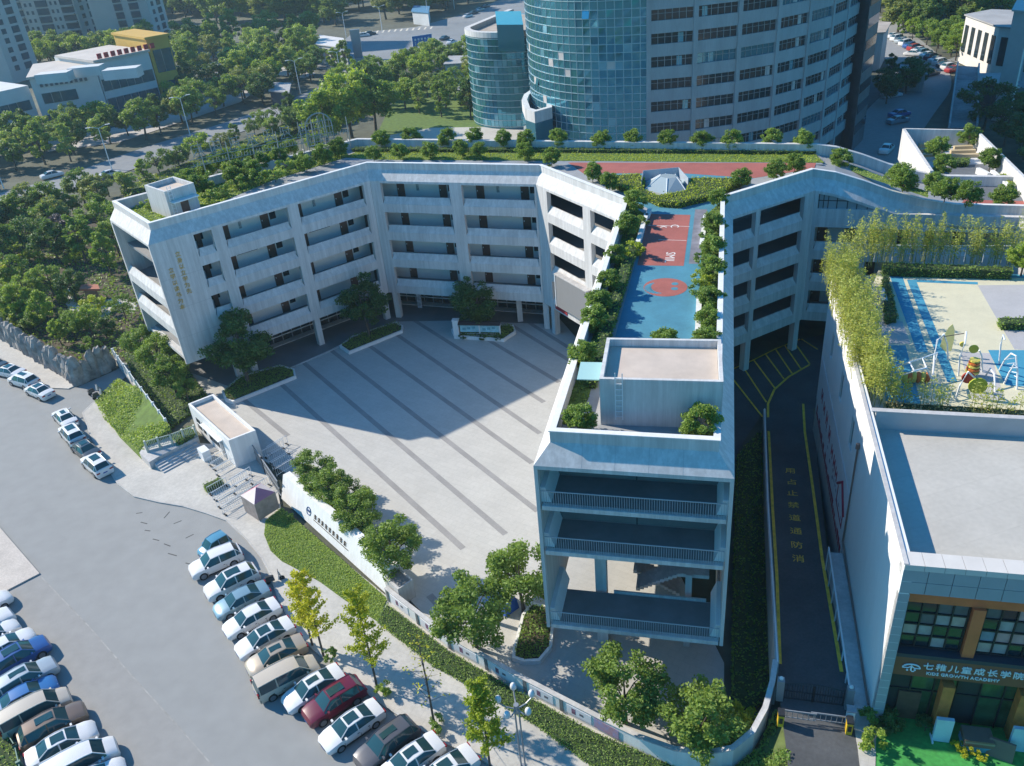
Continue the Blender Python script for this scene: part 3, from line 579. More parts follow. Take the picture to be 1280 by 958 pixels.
# ================================================================ vegetation kit
def tree_meshes(seed, h, cr, ch, trunk_h, trunk_r, nclump, nleaf, leaf, lift=0.0, spread=.30, limbs=9, bare=0.0, egg=1.0):
    """trunk with limbs reaching into the crown, and a crown of leaf clumps; base at the origin"""
    rng = np.random.default_rng(seed); cz = h-ch*.5
    d = rng.normal(size=(nclump, 3)); d /= np.linalg.norm(d, axis=1)[:, None]
    r = rng.uniform(.35, 1.0, nclump)**.55
    up = d[:, 2]*.5+.5; wid = 1.0-(egg-1.0)*(up-.3)
    P = np.c_[d[:, 0]*cr*wid, d[:, 1]*cr*wid, d[:, 2]*ch*.5]*r[:, None]; P += rng.normal(size=P.shape)*cr*.07; P[:, 2] += cz
    cs = rng.uniform(.6, 1.25, nclump)*cr*spread; idx = rng.choice(nclump, nleaf, p=cs**2/np.sum(cs**2))
    q = rng.normal(size=(nleaf, 3)); q /= np.linalg.norm(q, axis=1)[:, None]; q *= (rng.uniform(0, 1, nleaf)**.45)[:, None]; q[:, 2] *= .72
    C = P[idx]+q*cs[idx][:, None]; C[:, 2] = np.maximum(C[:, 2], trunk_h*.55)
    crown = leafmesh('crown', C, leaf, rng)
    mb = MB(); lean = rng.normal(size=2)*.04*h
    top = (lean[0], lean[1], cz+ch*.15); mb.tube([(0, 0, -.1), (lean[0]*.3, lean[1]*.3, trunk_h*.6), (lean[0]*.7, lean[1]*.7, cz-ch*.2), top], [trunk_r*1.25, trunk_r*.9, trunk_r*.62, trunk_r*.2], 7)
    for k in range(limbs):
        e = P[rng.integers(nclump)]; t = rng.uniform(.35, .8); b = np.array([lean[0]*t, lean[1]*t, trunk_h*.75+(cz-trunk_h*.75)*t*.8]); m = (b+e)/2+np.array([0, 0, .06*h])*rng.uniform(-.3, 1)
        mb.tube([b, m, e], [trunk_r*.5, trunk_r*.3, trunk_r*.1], 5)
    return mb.mesh('trunk', 60), crown
PROTO = {}
def proto(kind, n, **kw):
    PROTO[kind] = [tree_meshes(hash(kind) % 1000 if False else 11*i+sum(map(ord, kind)), **kw) for i in range(n)]
proto('court', 3, h=6.6, cr=2.5, ch=4.9, trunk_h=2.2, trunk_r=.15, nclump=46, nleaf=8500, leaf=.27, egg=1.25)
proto('camphor', 3, h=6.0, cr=2.6, ch=4.4, trunk_h=2.0, trunk_r=.15, nclump=42, nleaf=8500, leaf=.25)
proto('roof', 3, h=2.5, cr=1.15, ch=2.05, trunk_h=.55, trunk_r=.05, nclump=40, nleaf=5000, leaf=.20, spread=.36)
proto('street', 4, h=7.5, cr=3.4, ch=5.2, trunk_h=2.6, trunk_r=.2, nclump=38, nleaf=4200, leaf=.5)
proto('slim', 3, h=9.0, cr=2.3, ch=7.0, trunk_h=2.4, trunk_r=.17, nclump=40, nleaf=3600, leaf=.46, egg=1.5)
proto('loose', 3, h=7.0, cr=3.6, ch=4.6, trunk_h=2.6, trunk_r=.18, nclump=26, nleaf=3000, leaf=.42, spread=.24, limbs=16)
proto('big', 3, h=15, cr=7.0, ch=11.5, trunk_h=4.5, trunk_r=.4, nclump=60, nleaf=6500, leaf=1.0, spread=.26)
proto('shrub', 3, h=1.5, cr=1.0, ch=1.3, trunk_h=.3, trunk_r=.04, nclump=16, nleaf=1100, leaf=.2, limbs=5)
def plant(kind, i, name, label, cat, xy, z=0.0, sc=1.0, m=None, group=None, sz=None, rz=None):
    tr, cr = PROTO[kind][i % len(PROTO[kind])]; rr = random.Random(int(xy[0]*91+xy[1]*57))
    t = thing(name, label, cat, (xy[0], xy[1], z), rr.uniform(0, 6.28) if rz is None else rz, group); t.scale = (sc*rr.uniform(.93, 1.07), sc*rr.uniform(.93, 1.07), (sz or sc)*rr.uniform(.95, 1.05))
    o = bpy.data.objects.new('trunk', tr); COL.objects.link(o); o.parent = t
    if not tr.materials: tr.materials.append(M_TRUNK)
    c = bpy.data.objects.new('crown', cr); COL.objects.link(c); c.parent = t
    if not cr.materials: cr.materials.append(L_MID)
    mm = m or L_MID
    c.material_slots[0].link = 'OBJECT'; c.material_slots[0].material = mm
    return t
def hedge(name, label, cat, poly, z0, z1, m, leaf=.16, dens=55, seed=1, group=None, rough=.10, kind=None):
    """clipped hedge or ground cover: a soil/twig core with leaves over top and sides; two parts"""
    rng = np.random.default_rng(seed); P = np.array([p[:2] for p in poly]); x, y = P[:, 0], P[:, 1]
    area = abs(np.dot(x, np.roll(y, -1))-np.dot(y, np.roll(x, -1)))/2; n = max(40, int(area*dens)); q = pts_in(poly, n, rng)
    top = np.c_[q, z1+rng.normal(size=n)*rough]; ed = []
    for a, b in zip(P, np.roll(P, -1, 0)):
        L = np.linalg.norm(b-a); k = int(L*max(.15, z1-z0)*dens); t = rng.uniform(0, 1, k); ed.append(np.c_[a+(b-a)*t[:, None]+rng.normal(size=(k, 2))*.05, rng.uniform(z0, z1, k)])
    C = np.vstack([top]+ed); t = thing(name, label, cat, (float(P[:, 0].mean()), float(P[:, 1].mean()), z0), 0, group); L = -np.array(t.location)
    o = link('foliage', leafmesh('foliage', C, leaf, rng), m, t, tuple(L)); tag(o, kind='stuff')
    core = MB().prism([tuple(p) for p in inset([tuple(p) for p in P], .06)], z0-.02, z1-.03).build('hedge_core', mat('hedge_core', (.03, .055, .015), .95, .3, 3), t); core.location = tuple(L)
    return t
def turf(name, poly, z, m_leaf, m_base, leaf=.13, dens=60, seed=2, zf=None, parent=None):
    rng = np.random.default_rng(seed); P = np.array([p[:2] for p in poly]); x, y = P[:, 0], P[:, 1]
    area = abs(np.dot(x, np.roll(y, -1))-np.dot(y, np.roll(x, -1)))/2; n = int(area*dens); q = pts_in(poly, n, rng); zz = np.full(n, z) if zf is None else np.array([zf(a) for a in q])
    o = link(name, leafmesh(name, np.c_[q, zz+np.abs(rng.normal(size=n))*.05], leaf, rng, flat=.2), m_leaf, parent); tag(o, kind='stuff')
    return o
def bamboo_mesh(seed, n, L, wid, h, leaves):
    rng = np.random.default_rng(seed); mb = MB(); C = []
    for k in range(n):
        x, y = rng.uniform(0, L), rng.uniform(-wid/2, wid/2); hh = h*rng.uniform(.65, 1.1); lx, ly = rng.normal(size=2)*.10*hh
        mb.tube([(x, y, 0), (x+lx*.3, y+ly*.3, hh*.6), (x+lx, y+ly, hh)], [.022, .018, .006], 4, cap=False)
        t = rng.uniform(.22, 1.0, leaves)**.8; rad = .10+.30*np.sin(np.clip(t, 0, 1)*math.pi)**.7*rng.uniform(.3, 1, leaves); a = rng.uniform(0, 6.28, leaves)
        C.append(np.c_[x+lx*t**1.6+rad*np.cos(a), y+ly*t**1.6+rad*np.sin(a), hh*t-rad*.25])
    return mb.mesh('culms'), leafmesh('bamboo_leaves', np.vstack(C), .23, rng, flat=.2, aspect=.3)
M_CULM = mat('bamboo_culm', (.28, .30, .08), .6, .2, 3)
def bamboo(label, P, Q, z, wid, h, per_m, seed, leaves=70, group='bamboo screens on the kindergarten roof'):
    fr = Fr(P, Q); t = thing('bamboo_screen', label, 'bamboo', (*P, z), fr.rz(), group)
    cu, lf = bamboo_mesh(seed, max(3, int(fr.L*per_m)), fr.L, wid, h, leaves)
    tag(link('culms', cu, M_CULM, t), kind='stuff'); tag(link('leaves', lf, L_BAMBOO, t), kind='stuff'); return t
# ================================================================ school roof planting
def rowtree(pxs, z, what, label, sc=1.0, m=None, kind='roof', group=None, name='roof_tree', cat='tree'):
    for i, p in enumerate(pxs):
        s = sc*(p[2] if len(p) > 2 else 1.0)
        plant(kind, i, name, label % ORD[i] if '%s' in label else label, cat, g(p[0], p[1], z), z-.02, s, m, group)
zr = ROOF
rowtree([(478, 186), (516, 182), (560, 185), (593, 184), (629, 186), (658, 187), (700, 186), (751, 187), (791, 186), (834, 188), (878, 188), (915, 189), (964, 188), (1003, 190)], zr, '', '%s round tree from the left in the row along the rear roof parapet', .93, L_MID, group='trees along the rear roof parapet')
rowtree([(468, 203), (501, 200), (538, 199), (578, 197), (599, 199), (656, 202), (690, 209)], zr, '', '%s small tree from the left between roof lawn and courtyard parapet', .85, L_MID, group='trees at the courtyard edge of the rear roof')
rowtree([(795, 268, 1.1), (783, 296, 1.05), (769, 332, .85), (761, 366, .95), (750, 392, .95), (743, 414, 1.0), (727, 462, 1.0)], zr, '', '%s tree from the back in the bed along the middle wing\'s courtyard parapet', .84, L_MID, group='trees in the middle wing\'s left bed')
rowtree([(897, 262, 1.0), (892, 292, 1.0), (891, 324, 1.0), (891, 352, 1.0), (889, 386, .95), (884, 412, .9), (881, 440, 1.0)], zr, '', '%s tree from the back in the bed along the middle wing\'s alley parapet', .8, L_MID, group='trees in the middle wing\'s right bed')
plant('roof', 1, 'roof_tree', 'round tree in front of the blue play surface, behind the stair house', 'tree', g(833, 442, zr), zr, .82)
plant('roof', 0, 'roof_tree', 'round tree at the front left corner of the middle wing roof', 'tree', g(726, 540, zr), zr, .78)
plant('roof', 2, 'roof_tree', 'large round tree at the front right corner of the middle wing roof', 'tree', g(876, 548, zr), zr, .86)
rowtree([(925, 237), (967, 226), (992, 219), (762, 240), (741, 228)], zr, '', '%s tree round the triangular roof hedge, counted after the right-hand corner', .85, L_MID)
rowtree([(1050, 214), (1122, 232), (1128, 240), (1168, 245), (1180, 252), (1207, 258)], 18.0, '', '%s tree from the left along the sloping roof edge of the right wing', .95, L_MID, group='trees on the right wing roof')
rowtree([(1178, 222), (1169, 198), (1209, 184), (1236, 214), (1250, 262)], 16.0, '', '%s tree in the walled roof garden, counted from the seat steps', 1.0, L_MID, group='trees in the walled roof garden')
rowtree([(259, 226), (300, 222), (330, 214), (352, 208), (384, 216), (310, 205), (285, 208), (365, 196), (425, 196), (235, 236), (272, 216), (318, 226), (342, 200), (395, 190), (405, 206), (250, 244), (295, 232)], zr, '', '%s shrub-like tree on the left wing roof garden', .95, L_MID, group='trees on the left wing roof')
hedge('hedge', 'long dark hedge at the foot of the rear roof parapet', 'hedge', gl([(445, 187), (700, 188.5), (1020, 191), (1020, 194), (700, 191.5), (440, 190.5)], zr), zr, zr+.4, L_HEDGE, .2, 40, 3)
M_LAWNB = mat('lawn_soil', (.10, .16, .03), .95, .3, 1.2)
def lawn(px, z, seed, m=L_LAWN, label=None, parent=None, dens=45, leaf=.16):
    P = gl(px, z); b = MB().prism(P, z-.02, z+.03).build('lawn_bed', M_LAWNB, school); tag(turf('lawn_grass', P, z+.04, m, None, leaf, dens, seed, parent=b), kind='stuff')
lawn([(430, 197), (445, 190.5), (700, 192), (1020, 194), (1030, 204), (700, 201.5), (470, 200)], zr, 11, L_YEL)
lawn([(1035, 205), (1060, 212), (1085, 222), (1160, 247), (1160, 240), (1110, 224), (1060, 205), (1040, 200)], 18.4, 12)
lawn([(192, 284), (162, 262), (215, 240), (430, 184), (436, 196), (340, 226), (250, 264), (205, 286)], zr, 13, L_LAWN, dens=40, leaf=.26)
lawn([(786, 262), (800, 264), (808, 270), (797, 306), (752, 440), (735, 500), (712, 532), (700, 530), (755, 384)], zr, 14, L_HEDGE, dens=35, leaf=.2)
lawn([(905, 250), (884, 268), (877, 310), (871, 425), (866, 444), (903, 446)], zr, 15, L_HEDGE, dens=35, leaf=.2)
hedge('hedge', 'triangular yellow-green clipped hedge round the roof skylight', 'hedge', gl([(746, 222), (800, 219), (806, 226), (803, 238), (822, 246), (858, 240), (864, 224), (935, 225), (886, 247), (848, 256), (823, 254), (786, 239)], zr+.4), zr, zr+.6, L_YEL, .19, 75, 4)
hedge('hedge', 'clipped hedge in the left bed beside the blue play surface', 'hedge', gl([(790, 300), (797, 308), (766, 410), (745, 480), (735, 480), (752, 400)], zr+.4), zr, zr+.6, L_HEDGE, .2, 45, 5)
plant('shrub', 0, 'shrub', 'yellow-green ball shrub beside the red court', 'shrub', g(791, 322, zr), zr, .95, L_YEL)
for k, (u, v) in enumerate(((800, 284), (876, 358), (879, 330), (883, 300), (873, 372))):
    plant('shrub', k, 'shrub', '%s low shrub beside the painted roof court' % ORD[k], 'shrub', g(u, v, zr), zr, .75, L_YEL if k in (1,) else L_HEDGE)
hedge('hedge', 'low hedge strip between blue surface and stair house', 'hedge', gl([(778, 436), (866, 438), (866, 443), (776, 441)], zr+.2), zr, zr+.35, L_HEDGE, .18, 60, 6)
for k, (u, v, s) in enumerate(((300, 238, 1.1), (325, 232, 1.2), (345, 228, 1.2), (280, 248, 1.0), (265, 255, 1.0), (236, 262, 1.2), (186, 262, .8), (262, 240, 1.3), (360, 216, 1.2), (310, 218, 1.3), (335, 210, 1.2), (378, 206, 1.1), (290, 224, 1.3), (400, 200, 1.0))):
    plant('shrub', k, 'shrub', '%s mounded shrub on the left wing roof, near the stair house' % ORD[k], 'shrub', g(u, v, zr), zr, s, L_HEDGE if k % 2 else L_LAWN, 'mounded shrubs on the left wing roof')
hedge('hedge', 'yellow-green flower bed in the walled roof garden', 'flower bed', gl([(1244, 219), (1258, 218), (1272, 231), (1262, 234)], 16.5), 15.95, 16.6, L_YEL, .2, 60, 8)
hedge('hedge', 'low dark hedge in the roof garden below the seat steps', 'hedge', gl([(1190, 200), (1212, 199), (1210, 205), (1192, 206)], 16.3), 15.95, 16.5, L_HEDGE, .2, 60, 9)
# rooftop sign of open metal letters on struts, seen from behind
P0, P1 = g(236, 226, 19.4), g(434, 180, 19.4)
fs = Fr(g(242, 221, 20.3), g(436, 178, 20.3)); sign = thing('rooftop_sign', 'open metal roof sign letters on struts, seen from behind, on the left wing', 'sign', (*fs.xy(0, 0), ROOF))
rr = random.Random(5); off = (-fs.xy(0, 0)[0], -fs.xy(0, 0)[1], -ROOF)
M_SIGN = mat('sign_metal', (.30, .31, .31), .5, .15, 3)
def sbar(mb, a, b, r=.05): mb.tube([fs.p(*a), fs.p(*b)], r, 4)
s = .5; k = 0
while s < fs.L-6.2:
    mb = MB(); w, h, z = 1.5, 1.75, 22.5; o = .35
    for q in range(4): zz = z+h*(q+rr.uniform(.05, .35))/4; sbar(mb, (s+rr.uniform(0, .4), o, zz), (s+w-rr.uniform(0, .4), o, zz+rr.uniform(-.08, .08)), .04)
    for q in range(3): ss = s+w*(q+.5)/3+rr.uniform(-.15, .15); sbar(mb, (ss, o, z+rr.uniform(0, .5)), (ss+rr.uniform(-.15, .15), o, z+h-rr.uniform(0, .4)), .04)
    sbar(mb, (s+.6, o, z+.8), (s+.05, o, z+.05), .05); sbar(mb, (s+.9, o, z+.8), (s+w, o, z+.05), .05)
    mb.build('sign_letter', M_SIGN, sign).location = off
    s += 2.15; k += 1
mb = MB()
for q in range(52): ss = .4+q*.38; sbar(mb, (ss, .35, 21.55), (ss+rr.uniform(-.12, .12), .35, 22.05), .03); sbar(mb, (ss, .35, 21.6+rr.uniform(0, .35)), (ss+.22, .35, 21.6+rr.uniform(0, .35)), .03)
tag(mb.build('small_letters', M_SIGN, sign), kind='stuff').location = off
mb = MB(); sbar(mb, (0, .3, 22.3), (fs.L-5, .3, 22.3), .04); sbar(mb, (0, .3, 21.5), (fs.L-5, .3, 21.5), .04); mb.build('sign_rail', M_SIGN, sign).location = off
for q in range(7):
    ss = 1.5+q*3.1; mb = MB(); sbar(mb, (ss, .3, ROOF), (ss, .3, 23.6), .06); sbar(mb, (ss, -1.3, ROOF), (ss, .3, 22.2), .045); sbar(mb, (ss, -.6, ROOF+1.4), (ss, .3, 20.6), .035); mb.build('sign_strut', M_SIGN, sign).location = off
mb = MB(); a0, a1, zb, zs = fs.L-5.4, fs.L-1.9, 20.9, 23.0
pts = [fs.p(a0, .3, zb), fs.p(a0, .3, zs)] + [fs.p((a0+a1)/2-(a1-a0)/2*math.cos(t), .3, zs+1.75*math.sin(t)) for t in np.linspace(.2, math.pi-.2, 9)] + [fs.p(a1, .3, zs), fs.p(a1, .3, zb), fs.p(a0, .3, zb)]
mb.tube(pts, .09, 5)
for q in range(1, 4): x = a0+(a1-a0)*q/4; mb.tube([fs.p(x, .3, zb), fs.p(x, .3, zs+1.4)], .05, 4)
for q in range(4): mb.tube([fs.p(a0, .3, zb+.8*q+.4), fs.p(a1, .3, zb+.8*q+.4)], .045, 4)
mb.build('emblem_frame', M_SIGN, sign).location = off
mb = MB()
for q in range(1, 9): x = a0+(a1-a0)*q/9; mb.tube([fs.p(x, .34, zb), fs.p(x, .34, zs+1.0)], .03, 4)
mb.build('emblem_lattice', M_SIGN, sign).location = off
mb = MB()
for x in (a0, (a0+a1)/2, a1): sbar(mb, (x, .3, ROOF), (x, .3, zb), .06); sbar(mb, (x, -1.4, ROOF), (x, .3, zb+1), .05)
mb.build('sign_strut', M_SIGN, sign).location = off
# ================================================================ cars
M_CGLASS = mat('car_glass', (.02, .06, .07), .08, 0, spec=.55)
M_TYRE = mat('tyre', (.015, .015, .016), .85, 0)
M_RIM = mat('rim', (.35, .36, .38), .3, 0, metal=.8)
M_LAMP = mat('headlamp', (.55, .58, .60), .1, 0)
M_TAIL = mat('tail_lamp', (.30, .015, .015), .2, 0)
PAINT = dict(white=(.68, .68, .68), silver=(.42, .46, .48), teal=(.22, .34, .40), sky=(.09, .26, .38), blue=(.03, .09, .28), midblue=(.04, .15, .38), maroon=(.13, .012, .03), beige=(.42, .35, .27), gold=(.27, .20, .15), brown=(.20, .14, .10), black=(.025, .025, .03), grey=(.12, .115, .12), dark=(.05, .065, .08), red=(.35, .03, .03), sand=(.50, .44, .36))
def paint(c): return mat('paint_'+c, PAINT[c], .28, 0, spec=.5, coat=.35, metal=.25 if c in ('silver', 'teal', 'gold', 'grey', 'brown', 'beige') else 0)
# station: x, belt z, top z, half width, half width of top
SHAPES = {
 'sedan': dict(L=4.75, W=1.84, wb=(1.42, -1.38), wr=.33, roof=(4, 6), rw=3, ws=7, st=[(-2.37, .70, .74, .70, .5), (-2.28, .93, .96, .84, .6), (-1.80, 1.01, 1.05, .90, .66), (-1.50, 1.0, 1.07, .91, .70), (-.80, .99, 1.42, .92, .57), (-.1, .97, 1.46, .92, .60), (.50, .95, 1.42, .92, .58), (1.20, .93, 1.0, .91, .72), (1.75, .86, .91, .90, .66), (2.2, .72, .77, .84, .58), (2.37, .55, .6, .68, .45)]),
 'suv': dict(L=4.65, W=1.9, wb=(1.40, -1.30), wr=.37, roof=(3, 5), rw=2, ws=6, st=[(-2.32, .80, .84, .76, .55), (-2.26, 1.03, 1.07, .88, .68), (-2.12, 1.08, 1.12, .92, .74), (-1.72, 1.07, 1.60, .94, .62), (-.3, 1.05, 1.69, .95, .65), (.42, 1.03, 1.64, .95, .63), (1.12, 1.01, 1.1, .94, .76), (1.72, .98, 1.03, .92, .70), (2.17, .84, .9, .86, .62), (2.32, .6, .66, .72, .5)]),
 'van': dict(L=4.9, W=1.88, wb=(1.52, -1.48), wr=.35, roof=(2, 5), rw=1, ws=6, st=[(-2.45, .95, .98, .84, .66), (-2.41, 1.05, 1.10, .90, .74), (-2.24, 1.06, 1.74, .93, .68), (-.9, 1.05, 1.83, .94, .70), (.45, 1.04, 1.82, .94, .70), (.98, 1.02, 1.72, .94, .67), (1.66, 1.0, 1.09, .92, .76), (2.05, .92, .98, .89, .7), (2.36, .78, .84, .82, .6), (2.45, .55, .6, .70, .5)]),
 'mini': dict(L=2.95, W=1.5, wb=(.95, -.95), wr=.27, roof=(2, 4), rw=1, ws=5, st=[(-1.47, .80, .84, .64, .5), (-1.42, .92, .98, .70, .56), (-1.2, .93, 1.53, .74, .54), (-.3, .92, 1.6, .75, .56), (.35, .91, 1.54, .75, .54), (.85, .90, .98, .73, .6), (1.2, .82, .88, .70, .54), (1.40, .7, .75, .64, .45), (1.47, .5, .55, .54, .36)]),
}
CARM = {}
def car_meshes(kind):
    if kind in CARM: return CARM[kind]
    S = SHAPES[kind]; st = S['st']; ra, rb = S['roof']; rw, ws = S['rw'], S['ws']; K = 7; V = []
    for x, b, t, w, wt in st:
        end = (x in (st[0][0], st[-1][0])); z0 = .34 if end else .2
        V.append([(x, 0, z0), (x, w*.90, z0), (x, w*1.0, .40 if not end else .44), (x, w*1.005, min(.68, b-.06)), (x, w*.965, b), (x, wt, t), (x, wt*.55, t+.028), (x, 0, t+.035)])
    parts = {k: MB() for k in ('body', 'windshield', 'rear_window', 'side_l', 'side_r')}
    for sgn in (1, -1):
        for i in range(len(st)-1):
            for j in range(7):
                a, b, c, d = V[i][j], V[i+1][j], V[i+1][j+1], V[i][j+1]; q = [(p[0], p[1]*sgn, p[2]) for p in (a, b, c, d)]
                if sgn < 0: q = q[::-1]
                tgt = 'body'
                if rw <= i < ws and j == 4: tgt = 'side_l' if sgn > 0 else 'side_r'
                if i == rw and j >= 5: tgt = 'rear_window'
                if i == ws-1 and j >= 5: tgt = 'windshield'
                parts[tgt].quad(*q)
        for e, rev in ((0, False), (len(st)-1, True)):
            q = [(p[0], p[1]*sgn, p[2]) for p in V[e]]
            if (sgn > 0) == rev: q = q[::-1]
            parts['body'].add(q, [tuple(range(len(q)))])
        rail = [(V[i][5][0], V[i][5][1]*sgn, V[i][5][2]) for i in range(rw, ws+1)]; parts['body'].tube(rail, .042, 5)
        mid = (ra+rb)//2 if rb-ra > 1 else ra
        for i in ((mid, ra) if kind != 'sedan' else (mid,)):
            parts['body'].tube([(V[i][4][0], V[i][4][1]*sgn, V[i][4][2]), (V[i][5][0], V[i][5][1]*sgn, V[i][5][2])], .045, 4)
    out = {}
    for k, m in parts.items():
        import bmesh
        me = m.mesh(k); bm = bmesh.new(); bm.from_mesh(me); bmesh.ops.remove_doubles(bm, verts=bm.verts, dist=.0008)
        if k == 'body': pass
        bm.to_mesh(me); bm.free(); me.polygons.foreach_set('use_smooth', [True]*len(me.polygons)); me.set_sharp_from_angle(angle=math.radians(38)); out[k] = me
        if k != 'body': me.materials.append(M_CGLASS)
    r = S['wr']; mb = MB(); n = 18
    mb.add([(r*math.cos(2*math.pi*k/n), y, r+r*math.sin(2*math.pi*k/n)) for y in (-.11, .11) for k in range(n)], [tuple(range(n-1, -1, -1))[::-1], tuple(range(n, 2*n))[::-1]] + [(k, n+k, n+(k+1) % n, (k+1) % n) for k in range(n)])
    out['wheel'] = mb.mesh('wheel', 40); out['wheel'].materials.append(M_TYRE)
    mb = MB(); q = r*.66
    for y in (-.118, .118): mb.add([(q*math.cos(2*math.pi*k/12), y, r+q*math.sin(2*math.pi*k/12)) for k in range(12)], [tuple(range(12))])
    out['rim'] = mb.mesh('rim'); out['rim'].materials.append(M_RIM)
    mb = MB(); x = st[-1][0]; mb.hexa([(x-.20, .50, .60), (x-.02, .44, .58), (x-.20, .78, .60), (x-.40, .84, .62), (x-.24, .48, .75), (x-.07, .42, .70), (x-.24, .76, .74), (x-.46, .80, .80)]); out['head'] = mb.mesh('headlight'); out['head'].materials.append(M_LAMP)
    x = st[0][0]; w = st[1][3]; mb = MB(); mb.box(x-.015, x+.13, w*.58, w*.99, .76, .90) if kind != 'van' else mb.box(x-.012, x+.1, w*.80, w*1.0, .85, 1.25); out['tail'] = mb.mesh('tail_light'); out['tail'].materials.append(M_TAIL)
    mb = MB(); x = st[ws][0]-.28; w = st[ws][3]; mb.box(x-.05, x+.09, w*.96, w+.20, st[ws][1]+.02, st[ws][1]+.16); out['mirror'] = mb.mesh('mirror')
    a, b = st[ra], st[rb]; mb = MB(); x0, x1 = (a[0]*.35+b[0]*.65-.55, b[0]-.12) if kind != 'mini' else (a[0]+.3, b[0]-.3)
    z = max(s[2] for s in st)+.028; mb.box(x0, x1, -.40, .40, z-.06, z+.012); out['sunroof'] = mb.mesh('sunroof'); out['sunroof'].materials.append(M_CGLASS)
    mb = MB(); x = st[-1][0]; mb.box(x-.05, x+.012, -.42, .42, .42, .56); out['grille'] = mb.mesh('grille'); out['grille'].materials.append(M_BLACK)
    mb = MB(); x = st[-1][0]; mb.box(x+.0, x+.02, -.22, .22, .36, .48); out['plate_f'] = mb.mesh('number_plate'); out['plate_f'].materials.append(mat('plate_blue', (.02, .06, .30), .4, 0))
    mb = MB(); x = st[0][0]; mb.box(x-.02, x, -.22, .22, .62, .74); out['plate_r'] = mb.mesh('number_plate'); out['plate_r'].materials.append(MATS['plate_blue'])
    mb = MB()                                       # dark sills and door gaps
    for sg in (1, -1):
        w = S['W']/2; mb.box(S['wb'][1]+.42, S['wb'][0]-.42, *sorted((sg*(w-.06), sg*(w+.012))), .22, .30)
        for xx in (st[ws][0]-.12, (st[ra][0]+st[rb][0])/2-.05, st[ra][0]-.1): mb.box(xx-.012, xx+.012, *sorted((sg*(w-.06), sg*(w+.008))), .34, .66)
        xx = (st[ra][0]+st[rb][0])/2; mb.box(xx+.05, xx+.22, *sorted((sg*(w-.06), sg*(w+.025))), .70, .73); mb.box(xx-.8, xx-.63, *sorted((sg*(w-.06), sg*(w+.025))), .70, .73)
    out['trim'] = mb.mesh('door_trim'); out['trim'].materials.append(M_BLACK)
    CARM[kind] = out; return out
CARN = [0]
def car(kind, colour, label, nose, tail, group, sun=True, z=.0, name='parked_car', cat='car', fix=None, scale=1.0, detail=True):
    n, t = np.array(g(*nose, .55)), np.array(g(*tail, .75)); S = SHAPES[kind]
    c = (n+t)/2; rz = math.atan2(n[1]-t[1], n[0]-t[0])
    if fix == 'nose': u = (n-t)/np.linalg.norm(n-t); c = n-u*S['L']*.945/2
    if fix == 'tail': u = (n-t)/np.linalg.norm(n-t); c = t+u*S['L']*.945/2
    return car_at(kind, colour, label, c, rz, group, sun, z, name, cat, .945*scale, detail)
def car_at(kind, colour, label, c, rz, group, sun=True, z=0.0, name='parked_car', cat='car', scale=1.0, detail=True):
    S = SHAPES[kind]; m = car_meshes(kind); o = thing(name, label, cat, (float(c[0]), float(c[1]), z), rz, group); o.scale = (scale,)*3
    def pt(nm, me, mm=None, loc=None, par=None, mir=False):
        x = bpy.data.objects.new(nm, me); COL.objects.link(x); x.parent = par or o
        if loc: x.location = loc
        if mir: x.scale = (1, -1, 1)
        if mm:
            if not me.materials: me.materials.append(mm)
            x.material_slots[0].link = 'OBJECT'; x.material_slots[0].material = mm
        return x
    P = paint(colour); pt('body', m['body'], P); pt('windshield', m['windshield']); pt('rear_window', m['rear_window']); pt('side_window', m['side_l']); pt('side_window', m['side_r'])
    if not detail: return o
    for x in S['wb']:
        for s in (1, -1):
            w = pt('wheel', m['wheel'], None, (x, s*(S['W']/2-.085), 0)); pt('rim', m['rim'], None, None, w)
    for s in (False, True): pt('headlight', m['head'], None, None, None, s); pt('tail_light', m['tail'], None, None, None, s); pt('mirror', m['mirror'], P, None, None, s)
    pt('grille', m['grille']); pt('number_plate', m['plate_f']); pt('number_plate', m['plate_r']); pt('door_trim', m['trim'])
    if sun:
        sr_ = pt('sunroof', m['sunroof']); q = random.Random(label).uniform(.62, 1.12); sr_.scale = (1.0, q, 1.0)
    return o
GR, GL, GU = 'cars parked in a slanted row along the school pavement', 'cars parked along the left edge', 'cars parked along the kerb by the garden'
car('mini', 'sky', 'tiny light blue city car at the far end of the slanted row', (250, 695), (285, 671), GR, False)
for k, (kd, co, lb, n, t, s) in enumerate([
 ('suv', 'white', 'white SUV without sunroof, next to the tiny light blue car', (247, 713), (301, 687), False),
 ('suv', 'white', 'white SUV with sunroof beside the silver blue saloon', (260, 743), (321, 711), True),
 ('sedan', 'teal', 'silver blue saloon between two white cars', (273, 765), (335, 732), False),
 ('sedan', 'white', 'white saloon with plain roof, nearer neighbour of the silver blue saloon', (282, 791), (348, 753), False),
 ('sedan', 'white', 'white saloon with sunroof beside the bronze saloon', (295, 818), (365, 777), True),
 ('sedan', 'beige', 'bronze saloon next to the beige van', (310, 838), (381, 800), True),
 ('sedan', 'white', 'white saloon between beige van and maroon SUV', (354, 884), (427, 837), True),
 ('suv', 'maroon', 'maroon SUV with glass roof', (379, 902), (452, 853), True),
 ('sedan', 'white', 'white saloon with large sunroof between maroon SUV and dark grey SUV', (399, 936), (475, 881), True),
 ('suv', 'grey', 'dark grey SUV with black glass roof', (446, 960), (517, 903), True),
 ('sedan', 'white', 'white saloon beside the dark grey SUV, cut by the bottom edge', (485, 972), (550, 923), True),
 ('sedan', 'white', 'nearest white saloon of the slanted row, mostly below the picture edge', (530, 985), (593, 939), True)]):
    car(kd, co, lb, n, t, GR, s, fix='tail')
car('van', 'sand', 'beige van parked nose-in beside the bronze saloon', (397, 828), (321, 864), GR, False, fix='nose')
